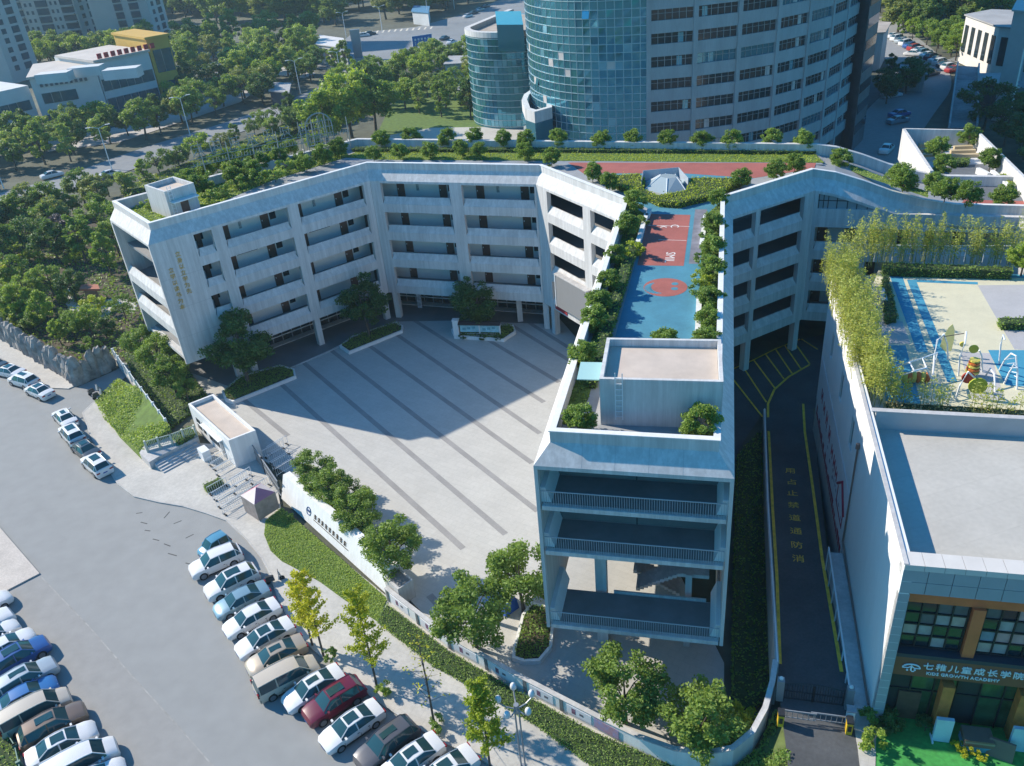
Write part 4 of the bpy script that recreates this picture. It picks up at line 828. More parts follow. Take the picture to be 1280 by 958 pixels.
LR = g(23, 925), g(108, 884)
for k, (kd, co, lb, n, s) in enumerate([
 ('sedan', 'white', 'white car at the far end of the left row, only its nose in view', (13, 742), False),
 ('suv', 'white', 'second white car from the far end of the left row', (16, 765), False),
 ('sedan', 'white', 'third white car from the far end of the left row', (23, 778), True),
 ('sedan', 'white', 'white saloon beside the dark blue SUV', (43, 790), False),
 ('suv', 'blue', 'dark blue SUV in the left row', (61, 801), True),
 ('suv', 'silver', 'silver SUV with glass roof beside the dark blue SUV', (71, 828), True),
 ('sedan', 'midblue', 'bright blue saloon beside the two-tone van', (72, 851), False),
 ('van', 'sand', 'long cream and brown van in the left row', (88, 868), False),
 ('suv', 'brown', 'bronze brown SUV with glass roof in the left row', (108, 886), True),
 ('sedan', 'white', 'white saloon with sunroof next to the bronze brown SUV', (121, 909), True),
 ('van', 'white', 'white people carrier at the near end of the left row', (147, 931), False),
 ('sedan', 'white', 'nearest white car of the left row, cut by the bottom edge', (158, 956), True)]):
    d = (-68, 36) if k < 6 else (-85, 42)
    car(kd, co, lb, n, (n[0]+d[0], n[1]+d[1]), GL, s, fix='nose')
for kd, co, lb, n, t in [('sedan', 'white', 'farthest white car by the rock wall, at the left edge', (0, 462), (24, 466)), ('suv', 'white', 'white SUV in the middle of three by the rock wall', (15, 472), (44, 479)), ('sedan', 'white', 'white saloon with dark roof nearest the rock wall corner', (35, 483), (63, 494)),
 ('sedan', 'white', 'farthest of four cars by the green bank, white', (74, 515), (88, 529)), ('suv', 'white', 'white SUV second of four by the green bank', (82, 534), (98, 551)), ('sedan', 'dark', 'dark saloon between two white cars by the green bank', (95, 553), (117, 569)), ('suv', 'white', 'nearest of four cars by the green bank, white SUV with sunroof', (109, 571), (132, 590)), ('sedan', 'dark', 'dark car cut by the left edge beside the rock wall', (-22, 452), (4, 458))]:
    car(kd, co, lb, n, t, GU)
# motor scooters in the side lane
def scooter(px, rz, label):
    t = thing('motor_scooter', label, 'scooter', (*g(*px), 0), rz, 'scooters in the side lane')
    for x in (-.55, .6):
        mb = MB(); mb.add([(x+.24*math.cos(2*math.pi*k/12), y, .24+.24*math.sin(2*math.pi*k/12)) for y in (-.05, .05) for k in range(12)], [tuple(range(12)), tuple(range(23, 11, -1))]+[(k, 12+k, 12+(k+1) % 12, (k+1) % 12) for k in range(12)]); mb.build('wheel', M_TYRE, t)
    MB().hexa([(-.7, -.14, .35), (.05, -.14, .3), (.05, .14, .3), (-.7, .14, .35), (-.75, -.12, .72), (.0, -.14, .68), (.0, .14, .68), (-.75, .12, .72)]).build('body', paint('grey'), t)
    MB().hexa([(-.65, -.14, .73), (0, -.13, .7), (0, .13, .7), (-.65, .14, .73), (-.62, -.12, .82), (-.05, -.1, .78), (-.05, .1, .78), (-.62, .12, .82)]).build('seat', M_BLACK, t)
    MB().tube([(.6, 0, .3), (.45, 0, 1.0)], .06, 6).build('fork', M_GREY, t); MB().tube([(.42, -.33, 1.02), (.42, .33, 1.02)], .025, 6).build('handlebar', M_BLACK, t)
    MB().hexa([(.3, -.2, .3), (.42, -.2, .3), (.42, .2, .3), (.3, .2, .3), (.42, -.18, .95), (.5, -.16, .95), (.5, .16, .95), (.42, .18, .95)]).build('leg_shield', paint('silver'), t)
scooter((119, 492), .9, 'motor scooter in the side lane, nearer the rock wall'); scooter((124, 497), 1.0, 'motor scooter in the side lane, nearer the green bank'); scooter((344, 728), .3, 'motor scooter parked on the pavement behind the silver blue saloon')
# ================================================================ entrance side: guardhouse, walls, hedges
def fbox(name, P, Q, dep, z0, z1, m, label, cat):
    fr = Fr(P, Q); return fr, tag(MB().lbox(fr, 0, fr.L, -dep, 0, z0, z1).build(name, m), label, cat)
Gp = gl([(235, 505), (285.5, 551), (319.4, 538), (266.5, 492.6)], 3.4)
gh = thing('guardhouse', 'long white flat-roofed guardhouse at the school gate', 'guardhouse', (*Gp[1], 0)); goff = (-Gp[1][0], -Gp[1][1], 0)
def gpart(mb, nm, m, par=None): o = mb.build(nm, m, par or gh); o.location = goff if par is None else (0, 0, 0); return o
gw_ = gpart(MB().prism(Gp, .05, 3.0), 'wall', M_WHITE)
mb = MB(); ins = inset(Gp, .22)
for i in range(4): j = (i+1) % 4; mb.add([(*Gp[i], 3.0), (*Gp[j], 3.0), (*Gp[j], 3.4), (*Gp[i], 3.4), (*ins[i], 3.0), (*ins[j], 3.0), (*ins[j], 3.4), (*ins[i], 3.4)], [(0, 1, 2, 3), (3, 2, 6, 7), (5, 4, 7, 6)])
gpart(mb, 'parapet', M_WHITE); gpart(MB().sheet(ins, 3.02), 'roof', mat('sandy_screed', (.52, .44, .37), .9, .1, .6))
fg = Fr(Gp[0], Gp[1])
for s0, s1, z0, z1 in ((1.3, 2.2, 1.0, 2.3), (2.7, 3.3, 1.0, 2.3), (4.2, 6.6, .9, 2.4)):
    w = gpart(MB().lbox(fg, s0, s1, .0, .05, z0, z1), 'window', M_GLASS)
    MB().lbox(fg, s0, s1, .05, .08, (z0+z1)/2, (z0+z1)/2+.06).build('window_bar', M_STEEL, w)
gpart(MB().lbox(fg, 7.0, 7.9, 0, .05, .1, 2.3), 'door', M_GREY)
gpart(MB().lbox(fg, 3.6, 8.2, .04, .5, 2.55, 2.65), 'canopy', M_WHITE)
b = MB().lbox(fg, 5.3, 6.6, 1.1, 1.9, .1, 1.25).build('notice_board', M_STEEL); tag(b, 'pale cabinet standing before the guardhouse windows', 'cabinet')
# sliding gate
fz = Fr(g(319, 573), g(352, 622)); gate = thing('sliding_gate', 'grey barred sliding gate between guardhouse and sign wall', 'gate', (*fz.xy(0, 0), 0)); zo = (-fz.xy(0, 0)[0], -fz.xy(0, 0)[1], 0)
for k in range(int(fz.L/.22)): MB().lbox(fz, k*.22, k*.22+.05, -.03, .03, .15, 1.9).build('bar', M_GREY, gate).location = zo
for z in (.2, 1.0, 1.85): MB().lbox(fz, -1.5, fz.L, -.05, .05, z, z+.09).build('rail', M_GREY, gate).location = zo
MB().lbox(fz, fz.L*.42, fz.L*.42+.12, -.09, .09, .1, 2.1).build('gate_post', M_BLACK, gate).location = zo
MB().lbox(fz, -1.6, -1.3, -.1, .1, .1, 3.0).build('gate_post', M_GREY, gate).location = zo
# sign wall
WB = gl([(352, 624), (484, 744)]); fw = Fr(WB[0], WB[1]); sw = thing('sign_wall', 'thick white wall with the small mounted school name beside the lawn', 'wall', (*WB[0], 0)); wo = (-WB[0][0], -WB[0][1], 0)
MB().lprof(fw, 0, fw.L, [(-1.45, .05), (0, .05), (-.75, 2.45), (-1.45, 2.45)]).build('wall', M_WHITE, sw).location = wo  # front face leaned back so the sun brightens it
for s0 in (fw.L+.01,):
    MB().lbox(fw, s0, s0+1.9, -1.5, -.05, .05, 1.9).build('end_block', M_CONC, sw).location = wo
    MB().lbox(fw, s0+.2, s0+1.75, -1.3, -.25, 1.9, 1.95).build('end_block_top', mat('dark_cap', (.16, .16, .16), .8, .1), sw).location = wo
M_LET = mat('bronze_letter', (.10, .08, .06), .4, 0, metal=.5)
mb = MB(); c = fw.p(5.0, .06, 1.35)
mb.tube([fw.p(5.0+.36*math.cos(t), .03-.306*(1.2+.36*math.sin(t)), 1.2+.36*math.sin(t)) for t in np.linspace(0, 6.28, 14)], .045, 4); mb.lbox(fw, 4.85, 5.15, -.45, -.30, 1.1, 1.3)
mb.build('emblem', mat('sign_blue', (.05, .08, .2), .4, 0), sw).location = wo
rr = random.Random(9)
for k in range(9):
    mb = MB(); s = 6.0+k*.62
    for q in range(3): z = 1.0+q*.14; mb.lbox(fw, s, s+.36, -.306*z, -.306*z+.06, z, z+.05)
    z = 1.2; mb.tube([fw.p(s+.1+rr.uniform(0, .15), .04-.306*.95, .95), fw.p(s+.12+rr.uniform(0, .15), .04-.306*1.4, 1.4)], .028, 4); mb.build('name_character', M_LET, sw).location = wo
MB().lbox(fw, 5.9, 11.7, -.24, -.19, .78, .82).build('letter_rail', M_LET, sw).location = wo
# low boundary wall with banner panels, curving round to the alley
wl = gl([(484, 752), (560, 812), (654, 866), (747, 915), (800, 941), (841, 956), (880, 962), (915, 956), (941, 935), (957, 905), (966, 872), (970, 845)])
wz = [0, 0, 0, 0, .2, .6, 1.2, 1.8, 2.4, 2.9, 3.3, 3.6]
wl = [g(u, v, z) for (u, v), z in zip([(484, 752), (560, 812), (654, 866), (747, 915), (800, 941), (841, 956), (880, 962), (915, 956), (941, 935), (957, 905), (966, 872), (970, 845)], wz)]
bw = thing('boundary_wall', 'low white wall with printed banners, curving round to the alley gate', 'wall', (*wl[0], 0)); bo = (-wl[0][0], -wl[0][1], 0)
mb = loft(MB(), wl, [(-.26, -.4), (-.26, 1.38), (0, 1.38), (0, -.4)], wz); mb.build('wall', M_WHITE, bw).location = bo
mb = loft(MB(), wl, [(-.30, 1.38), (-.30, 1.45), (.04, 1.45), (.04, 1.38)], wz); mb.build('coping', M_CONC, bw).location = bo
acc = []
for i in range(3):
    f_ = Fr(wl[i], wl[i+1]); n = max(1, round(f_.L/3.6))
    for k in range(n):
        s = (k+.1)*f_.L/n; L = f_.L/n
        MB().lbox(f_, s-.2, s+.06, .0, .06, .25, 1.44).build('pier_panel', mat('slate_panel', (.14, .15, .16), .7, .1), bw).location = bo
        if rr.random() < .75:
            p = MB().lbox(f_, s+.35, s+min(2.5, L*.75), .005, .035, .45, 1.25).build('banner', mat('banner_white', (.70, .69, .73), .5, .05), bw); p.location = bo
            q = rr.uniform(.7, 1.0); MB().lbox(f_, s+q, s+q+.3, .036, .042, .6, 1.1).build('banner_figure', mat('banner_print', (.20, .10, .16), .6, .7, 5), p)
            MB().lbox(f_, s+q+.6, s+q+.9, .036, .042, .75, .95).build('banner_text', mat('banner_ink', (.12, .12, .15), .6, 0), p)
fq = Fr(wl[3], wl[4]); MB().lbox(fq, -.2, 1.6, .04, .06, .42, 1.3).build('colour_banner', mat('banner_colour', (.45, .22, .22), .6, 0, 1.2, col2=(.25, .30, .55)), bw).location = bo
AL3 = [gs(u, v) for u, v in ((972, 842), (966, 740), (960, 640), (957, 560), (956, 522))]; al = [p[:2] for p in AL3]; alz = [p[2] for p in AL3]
mb = loft(MB(), al, [(-.2, -3.0), (-.2, 1.0), (.02, 1.0), (.02, -3.0)], alz); o = tag(mb.build('alley_wall', M_CONC), 'long low concrete wall between dark planting and alley road', 'wall')
mb = loft(MB(), al, [(-.12, 1.0), (-.12, 1.08), (-.04, 1.08), (-.04, 1.0)], alz); mb.build('wall_rail', M_STEEL, o)
hedge('hedge', 'dark shaded ground cover between middle wing and alley wall', 'planting', gl([(922, 570), (950, 540), (955, 640), (962, 800), (960, 870), (915, 900), (918, 700)], .4), .02, .6, L_HEDGE, .22, 40, 21)
hedge('hedge', 'sunny clipped ground cover strip along the low boundary wall', 'hedge', gl([(484, 757), (560, 815), (654, 869), (747, 919), (841, 958), (880, 970), (880, 1010), (741, 958), (669, 905), (588, 857), (538, 829), (472, 777)], .3), .1, .5, L_HEDGE, .125, 170, 22)
CE = [g(884, 967, .8), g(915, 962, 1.6), g(947, 938, 2.4), g(969, 890, 3.2), g(980, 888, GZ), g(988, 945, GZ), g(998, 1080, GZ), g(900, 1075, .6)]; cz_ = [.6, 1.4, 2.2, 3.0, 3.7, 3.9, 3.9, .1]
ch_ = thing('hedge', 'clipped ground cover on the slope beside the curved wall end, by the alley entrance', 'hedge', (*CE[2], 0)); rngc = np.random.default_rng(23); q = pts_in(CE, 5200, rngc); wts = 1/(np.linalg.norm(q[:, None]-np.array(CE)[None], axis=2)**2+.1); zz = (wts*np.array(cz_)).sum(1)/wts.sum(1)
tag(link('foliage', leafmesh('foliage', np.c_[q, zz+.12+rngc.uniform(0, .3, len(q))], .2, rngc), L_HEDGE, ch_, (-CE[2][0], -CE[2][1], 0)), kind='stuff')
LW = gl([(352, 634), (484, 748), (472, 777), (430, 749), (400, 727), (373, 712), (352, 701), (338, 688), (330, 668), (332, 650)], .2)
lb = MB().prism(LW, .02, .16).build('lawn', M_LAWNB); tag(lb, 'sunny lawn between sign wall and parked cars', kind='structure')
turf('lawn_grass', LW, .18, L_LAWN, None, .11, 230, 31, parent=lb)
# green bank, fence and retaining wall left of the guardhouse
BK = [g(119, 503), g(150, 478), g(176, 490, 1.2), g(213, 535, 1.6), g(214, 543, 1.2), g(186, 558, .9), g(179, 577), g(150, 548), (g(131, 526))]
bz = [.1, .5, 1.6, 1.9, 1.6, 1.3, .2, .12, .1]
ctr = (sum(p[0] for p in BK)/9, sum(p[1] for p in BK)/9)
bk = tag(MB().prism(BK, -.05, bz).build('bank', M_LAWNB), 'steep green bank planted with clipped ground cover', kind='structure')
rngb = np.random.default_rng(5); q = pts_in(BK, 5200, rngb); Bn = np.array(BK)
wts = 1/(np.linalg.norm(q[:, None]-Bn[None], axis=2)**2+.15); zz = (wts*np.array(bz)).sum(1)/wts.sum(1)
tag(link('bank_grass', leafmesh('bank_grass', np.c_[q, zz+.1+np.abs(rngb.normal(size=len(q)))*.08], .24, rngb), L_LAWN, bk), kind='stuff')
def fence(name, label, px, z, h, m, post=2.4, plinth=.5, infill=True):
    P = gl(px, z); t = thing(name, label, 'fence', (*P[0], z)); o_ = (-P[0][0], -P[0][1], -z)
    for i in range(len(P)-1):
        f_ = Fr(P[i], P[i+1]); MB().lbox(f_, 0, f_.L, -.12, .12, z-1.0, z+plinth).build('plinth', M_CONC, t).location = o_
        n = max(1, round(f_.L/post))
        for k in range(n+1): MB().lbox(f_, k*f_.L/n-.09, k*f_.L/n+.09, -.14, .14, z, z+h+.06).build('post', m, t).location = o_
        for k in range(n):
            mb = MB(); a, b = k*f_.L/n+.1, (k+1)*f_.L/n-.1; mb.lbox(f_, a, b, -.03, .03, z+h-.1, z+h-.03); mb.lbox(f_, a, b, -.03, .03, z+plinth+.1, z+plinth+.16)
            for j in range(int((b-a)/.16)): mb.lbox(f_, a+j*.16, a+j*.16+.05, -.02, .02, z+plinth+.1, z+h-.06)
            mb.build('bar_panel', m, t).location = o_
fence('white_fence', 'white barred fence running down from the rock wall past the green bank', [(146, 452), (175, 492), (212, 541)], .3, 1.8, M_STEEL)
fence('railing_fence', 'grey-green barred railing on a concrete retaining wall by the gate steps', [(185, 565), (216, 556), (246, 545)], 1.0, 1.3, mat('sage_metal', (.42, .47, .40), .6, .05), 1.6, .2)
MB().prism(gl([(178, 576), (186, 563), (247, 543), (251, 556), (200, 582), (190, 588)]), 0, 1.0).build('retaining_wall', M_CONC, bpy.data.objects['railing_fence']).location = tuple(-np.array(bpy.data.objects['railing_fence'].location))
hedge('hedge', 'clipped hedge block behind the railing, beside the guardhouse', 'hedge', gl([(214, 545), (236, 532), (246, 541), (222, 554)], 1.4), .1, 1.4, L_HEDGE, .2, 60, 24)
hedge('hedge', 'planted strip with shrubs between white fence and school gable', 'planting', gl([(152, 440), (235, 462), (262, 500), (232, 520), (214, 534), (178, 490)], .3), .02, .35, L_HEDGE, .24, 40, 25)
# steps in front of the gate: light paving joints and stacked crowd barriers
def barrier(px, rz, L, label):
    t = thing('crowd_barrier', label, 'barrier', (*g(*px), PVZ), rz, 'crowd barriers before the gate'); mb = MB()
    mb.tube([(0, 0, .1), (0, 0, 1.0), (L, 0, 1.0), (L, 0, .1)], .032, 5); mb.tube([(0, 0, .25), (L, 0, .25)], .025, 5); mb.build('frame', M_STEEL, t)
    for k in range(1, int(L/.22)): MB().tube([(k*.22, 0, .25), (k*.22, 0, 1.0)], .014, 4).build('bar', M_STEEL, t)
    for x in (.15, L-.15): MB().box(x-.07, x+.07, -.28, .28, 0, .08).build('foot', mat('black_rubber', (.02, .02, .02), .8, 0), t)
dirb = Fr(g(262, 640), g(312, 610))
rz_b = dirb.rz()
for k, (u, v, L) in enumerate(((262, 621, 2.0), (268, 628, 3.9), (273, 637, 3.9), (280, 646, 3.9), (262, 585, 2.6), (267, 590, 2.6), (271, 597, 2.6), (292, 610, 2.2), (292, 620, 2.2), (322, 618, 1.6))):
    barrier((u, v), rz_b+(.06 if k % 2 else -.04), L, '%s white crowd barrier on the gate forecourt, counted towards the guardhouse' % ORD[k])
for k, (u, v) in enumerate(((331, 575), (337, 582), (342, 590), (347, 598), (336, 570))):
    barrier((u, v), rz_b, 2.4, '%s crowd barrier standing in the shade behind the sliding gate' % ORD[k])
hedge('hedge', 'small box hedge in a planter among the crowd barriers', 'hedge', gl([(254, 607), (275, 598), (279, 602), (258, 613)], .6), .12, .75, L_HEDGE, .15, 90, 26)
f_ = Fr(g(198, 588), g(250, 560))
gst = tag(MB().lbox(f_, 0, f_.L, -.6, 0, .05, .62).build('gate_steps', M_CONC), kind='structure')
for k in range(1, 4): MB().lbox(f_, 0, f_.L, (k-1)*.38, k*.38, .05, .62-k*.13).build('step', M_CONC, gst)
# tent
tc = g(329, 640); tent = thing('canopy_tent', 'small pink and white pop-up tent beside the gate', 'tent', (*tc, PVZ), rz_b)
for a in (-1, 1):
    for b_ in (-1, 1): MB().tube([(a*1.05, b_*1.05, 0), (a*1.05, b_*1.05, 2.0)], .035, 6).build('leg', M_STEEL, tent)
cw = [(-1.12, -1.12), (1.12, -1.12), (1.12, 1.12), (-1.12, 1.12)]
MT = mat('tent_white', (.62, .55, .55), .7, .1); MP = mat('tent_pink', (.55, .20, .26), .7, .1)
for i in range(4): a, b_ = cw[i], cw[(i+1) % 4]; MB().add([(*a, 2.0), (*b_, 2.0), (0, 0, 2.75)], [(0, 1, 2)]).build('roof_panel', MP if i % 2 == 0 else MT, tent)
for i in (0, 1, 3): a, b_ = cw[i], cw[(i+1) % 4]; MB().quad((a[0], a[1], .15), (b_[0], b_[1], .15), (b_[0], b_[1], 2.0), (a[0], a[1], 2.0)).build('side_sheet', mat('tent_taupe', (.27, .23, .21), .8, .2, 2), tent)
# notice board and planters on the plaza
def planter(label, px, z=.1, h=.5, seed=1, m=L_HEDGE):
    P = gl(px, h); t = thing('planter', label, 'planter', (*P[0], 0)); o_ = (-P[0][0], -P[0][1], 0); I = inset(P, .22); mb = MB(); n = len(P)
    for i in range(n): j = (i+1) % n; mb.add([(*P[i], .05), (*P[j], .05), (*P[j], h), (*P[i], h), (*I[i], h-.15), (*I[j], h-.15), (*I[j], h), (*I[i], h)], [(0, 1, 2, 3), (3, 2, 6, 7), (5, 4, 7, 6)])
    mb.build('planter_kerb', M_WHITE, t).location = o_; rng = np.random.default_rng(seed); P2 = inset(P, .2); MB().sheet(P2, h-.1).build('soil', M_SOIL, t).location = o_
    A = abs(sum(P2[i][0]*P2[(i+1) % n][1]-P2[(i+1) % n][0]*P2[i][1] for i in range(n)))/2; q = pts_in(P2, int(A*90), rng)
    tag(link('ground_cover', leafmesh('ground_cover', np.c_[q, h+rng.uniform(-.05, .3, len(q))], .2, rng), m, t, o_), kind='stuff')
planter('long kerbed planter with a tree at the left of the arcade', [(277, 489), (281, 499), (291, 502), (370, 470), (368, 461), (350, 456), (300, 470)], seed=41)
planter('long kerbed planter with a tree in front of the arcade corner', [(424, 432), (436, 440), (503, 413), (504, 407), (494, 402), (440, 420)], seed=42)
planter('kerbed planter with a tree behind the blue notice board', [(564, 412), (568, 420), (630, 424), (645, 414), (642, 406), (570, 404)], seed=43)
planter('kerbed planter beside the front left corner of the middle wing', [(641, 812), (640, 822), (655, 827), (675, 826), (690, 808), (694, 760), (664, 752), (652, 768)], seed=44, m=L_MID)
fn = Fr(g(572, 423), g(634, 424)); nb = thing('notice_board', 'blue glazed notice board with white pillar and dark roof on the plaza', 'notice board', (*fn.xy(0, 0), .1)); no = (-fn.xy(0, 0)[0], -fn.xy(0, 0)[1], -.1)
MB().lbox(fn, -.35, .35, -.3, .3, .1, 2.5).build('pillar', M_WHITE, nb).location = no
MB().lbox(fn, -.42, .42, -.37, .37, 2.5, 2.6).build('pillar_cap', M_WHITE, nb).location = no
for s0, s1 in ((.5, 2.85), (3.0, 5.4)):
    p = MB().lbox(fn, s0, s1, .02, .1, .95, 2.0).build('panel', mat('board_blue', (.30, .56, .62), .3, .25, 1.4), nb); p.location = no
    for q in range(3): MB().lbox(fn, s0+.3+q*.6, s0+.7+q*.6, .101, .106, 1.2+.1*q, 1.5+.1*q).build('print', mat('board_print', (.12, .35, .42), .5, .4, 3), p)
for s in (2.85, 5.4): MB().lbox(fn, s, s+.14, -.08, .12, .1, 2.1).build('post', M_STEEL, nb).location = no
MB().lprof(fn, .35, 5.6, [(-.5, 2.15), (0, 2.3), (.5, 2.1), (.5, 2.05), (0, 2.22), (-.5, 2.1)]).build('roof', mat('dark_roof', (.05, .035, .035), .7, 0), nb).location = no
for z in (.4, .65): MB().lbox(fn, .5, 5.4, -.02, .03, z, z+.05).build('rail', M_STEEL, nb).location = no
for s in (.8, 3.4, 5.3): plant('shrub', int(s), 'potted_shrub', {0: 'small potted shrub at the left foot of the notice board', 3: 'small potted shrub at the middle of the notice board', 5: 'dark potted shrub at the right foot of the notice board'}[int(s)], 'shrub', fn.xy(s, .5), .1, .55, L_DARK)
# blue and white canopies by the middle wing
cv = g(628, 757); cb = thing('blue_crate_stack', 'blue covered cart under a white parasol beside the middle wing', 'cart', (*cv, .1), fw.rz())
MB().hexa([(-1.2, -.7, 0), (1.2, -.7, 0), (1.2, .7, 0), (-1.2, .7, 0), (-1.1, -.6, 1.0), (1.1, -.6, 1.0), (1.1, .6, 1.0), (-1.1, .6, 1.0)]).build('cover', mat('blue_sheet', (.02, .10, .38), .5, .15, 2), cb)
MB().cyl((-.3, .6), 1.2, 1.7, 2.2, 8, .05).build('parasol', mat('pale_sheet', (.55, .58, .62), .6, .1), cb); MB().cyl((-.3, .6), .03, 0, 1.8, 6).build('pole', M_STEEL, cb)
pt_ = g(613, 778); ppost = tag(MB().box(-.13, .13, -.13, .13, 0, 1.9).build('lamp_bollard', M_BLACK, None, None, (*pt_, .1)), 'slim black bollard lamp behind the boundary wall', 'bollard')
# street lamp with globe cluster
lx = g(655, 965); lamp = thing('street_lamp', 'street lamp with a cluster of white egg-shaped globes in front of the wall', 'street lamp', (*lx, PVZ))
for dx in (-.12, .12): MB().tube([(dx, 0, 0), (dx, 0, 5.9)], .055, 8).build('post', M_GREY, lamp)
MB().cyl((0, 0), .3, 0, .5, 10, .2).build('base', M_GREY, lamp); MB().cyl((0, 0), .16, 5.6, 6.3, 10).build('hub', M_GREY, lamp)
for k in range(5):
    a = .4+k*2*math.pi/5; e = (1.05*math.cos(a), 1.05*math.sin(a)); MB().tube([(0, 0, 5.9), (e[0]*.6, e[1]*.6, 6.0), (*e, 6.3)], .05, 6).build('arm', M_GREY, lamp)
    gb = MB().ball((e[0], e[1], 6.62), .2, 12, 8, 1.5).build('globe', mat('milk_glass', (.66, .66, .66), .25, 0), lamp, 60)
# ================================================================ kindergarten building on the right
KS = .992; K0 = np.array(g(1131, 706, GZ+12.6*KS)); KU = np.array([.259, .966]); KV = np.array([.966, -.259])
def kp(s, v): q = K0+KU*s+KV*v; return (float(q[0]), float(q[1]))           # s back along the alley, v to the right
fL = Fr(kp(35.7, 0), kp(0, 0)); fF = Fr(kp(0, 0), kp(0, 32)); LL_ = 35.7
RK = 11.5; RZ = GZ+RK*KS
kin = thing('kindergarten_building', 'white kindergarten building with roof playground, brown shopfront and green turf', 'building', (*kp(0, 0), GZ)); ko = (-kin.location[0], -kin.location[1], 0); kin.scale = (1, 1, KS)
def kb(mb, nm, m, par=None, smooth=None):
    o = mb.build(nm, m, par or kin, smooth)
    if par is None: o.location = ko
    return o
M_KW = mat('kinder_render', (.72, .72, .71), .75, .05, .4, fine=.03, stretch=(1, 1, .2))
S = lambda s: LL_-s                                                          # position on fL counted from the front corner
wins = [(17.1, 18.3, 7.2, 9.7), (23.5, 24.6, 7.2, 9.7), (30.2, 31.2, 7.2, 9.6)]
mb = MB(); prev = 0
kb(MB().lbox(fL, 0, LL_, -.5, -.18, 0, RK), 'wall_backing', M_KW); kb(MB().lbox(fL, 0, LL_, -.5, -.02, -4.1, -.004), 'wall_footing', M_CONC)
ss = [0]+[x for w in wins for x in w[:2]]+[LL_]
for k in range(0, len(ss), 2): kb(MB().lbox(fL, S(ss[k+1]), S(ss[k]), -.18, 0, 0, 12.6), 'alley_wall_panel', M_KW)
for a, b, z0, z1 in wins:
    kb(MB().lbox(fL, S(b), S(a), -.18, -.003, 0, z0), 'alley_wall_panel', M_KW); kb(MB().lbox(fL, S(b), S(a), -.18, -.003, z1, 12.598), 'alley_wall_panel', M_KW)
    w = kb(MB().lbox(fL, S(b), S(a), -.18, -.14, z0, z1), 'window', M_GLASS); MB().lbox(fL, S((a+b)/2)-.03, S((a+b)/2)+.03, -.14, -.1, z0, z1).build('mullion', M_STEEL, w)
kb(MB().lbox(fL, 0, LL_, -.42, -.181, RK, 12.6), 'parapet', M_KW)
kb(MB().lbox(fL, -.05, LL_+.0, -.19, .04, 12.6, 12.66), 'parapet_coping', M_CONC)
kb(MB().prism([kp(.6, .42), kp(.6, 34), kp(35.5, 34), kp(35.5, .42)], 10.9, RK), 'roof_slab', M_CONC)
# partition between bare roof and playground
fP = Fr(g(1092, 536, RZ), g(1290, 547.5, RZ)); M_KG = mat('grey_render', (.42, .42, .42), .8, .08, .5)
kb(MB().lbox(fP, .0, 40, -.3, 0, RK, 12.85), 'partition_wall', M_KG); kb(MB().lbox(fP, -.3, 40, -.36, .05, 12.85, 12.9), 'partition_coping', M_CONC)
kb(MB().sheet([kp(.9, .43)]+gl([(1094, 537), (1290, 549)], RZ)[0:1]+[fP.xy(36, .02), kp(.9, 36)], RK+.006), 'roof_membrane', mat('pale_membrane', (.46, .44, .395), .85, .07, .25, fine=.06))
joints(MATS['pale_membrane'], 9.0, 2.0, .05, .02, math.atan2(-.259, .966))
# front parapet of pale tiles, each tile a piece
for k in range(34): kb(MB().lbox(fF, .02+k*.95, .95+k*.95, -1.0, .03, 12.25, 12.62), 'parapet_tile', mat('pale_tile', (.60, .57, .53), .6, .06, .7))
kb(MB().lbox(fF, 0, 32, -.95, -.3, RK, 12.24), 'front_parapet', M_KW)
M_PANEL = mat('grey_panel', (.33, .36, .385), .5, .06, .8)
for r in range(2):
    for k in range(26): kb(MB().lbox(fF, .03+k*1.2, 1.2+k*1.2, -.3, 0, 11.45-r*.82, 12.24-r*.82), 'fascia_panel', M_PANEL)
for r in range(17): kb(MB().lbox(fF, .0, .55, -.5+.004, -.002, 10.58-(r+1)*.615, 10.58-r*.615-.025), 'return_panel', M_PANEL)
kb(MB().lbox(fF, .03, .5, -.9, -.52, 0, 10.55), 'return_wall', M_PANEL)
M_BR = mat('copper_cladding', (.68, .17, .06), .5, .12, 1)
rec = -.62
kb(MB().lbox(fF, .55, 32, rec-.6, rec-.2, 0, 10.6), 'facade_backing', mat('dark_interior', (.03, .035, .04), .6, 0))
kb(MB().lbox(fF, .55, 32, rec-.2, rec+.05, 9.5, 10.6), 'window_head', M_BR)
rk = random.Random(4); blinds = [mat('blind_%d' % i, c, .6, .15, 2) for i, c in enumerate(((.36, .34, .32), (.46, .38, .31), (.12, .12, .12), (.04, .05, .06), (.50, .30, .28), (.22, .28, .33)))]
def wingroup(s0, cols):
    for c in range(cols):
        for r in range(4):
            a = s0+c*.76; z1 = 9.5-r*.86
            w = kb(MB().lbox(fF, a+.04, a+.72, rec-.16, rec-.10, z1-.80, z1-.03), 'window_pane', M_GLASS if rk.random() < .3 else rk.choice(blinds))
    for c in range(cols+1): kb(MB().lbox(fF, s0+c*.76-.035, s0+c*.76+.035, rec-.12, rec+.0, 6.06, 9.5), 'mullion', M_BLACK)
    for r in range(5): kb(MB().lbox(fF, s0, s0+cols*.76, rec-.12, rec-.02, 9.5-r*.86-.045, 9.5-r*.86+.04), 'transom', M_BLACK)
wingroup(.75, 4)
kb(MB().lbox(fF, 3.88, 4.48, rec-.15, rec+.25, 5.9, 9.5), 'pilaster', M_BR)
wingroup(4.6, 4); kb(MB().lbox(fF, 7.75, 8.35, rec-.15, rec+.25, 5.9, 9.5), 'pilaster', M_BR); wingroup(8.45, 4)
kb(MB().lbox(fF, .55, 32, rec-.2, -.2, 5.62, 5.9), 'ledge', mat('dark_ledge', (.045, .05, .065), .6, .1))
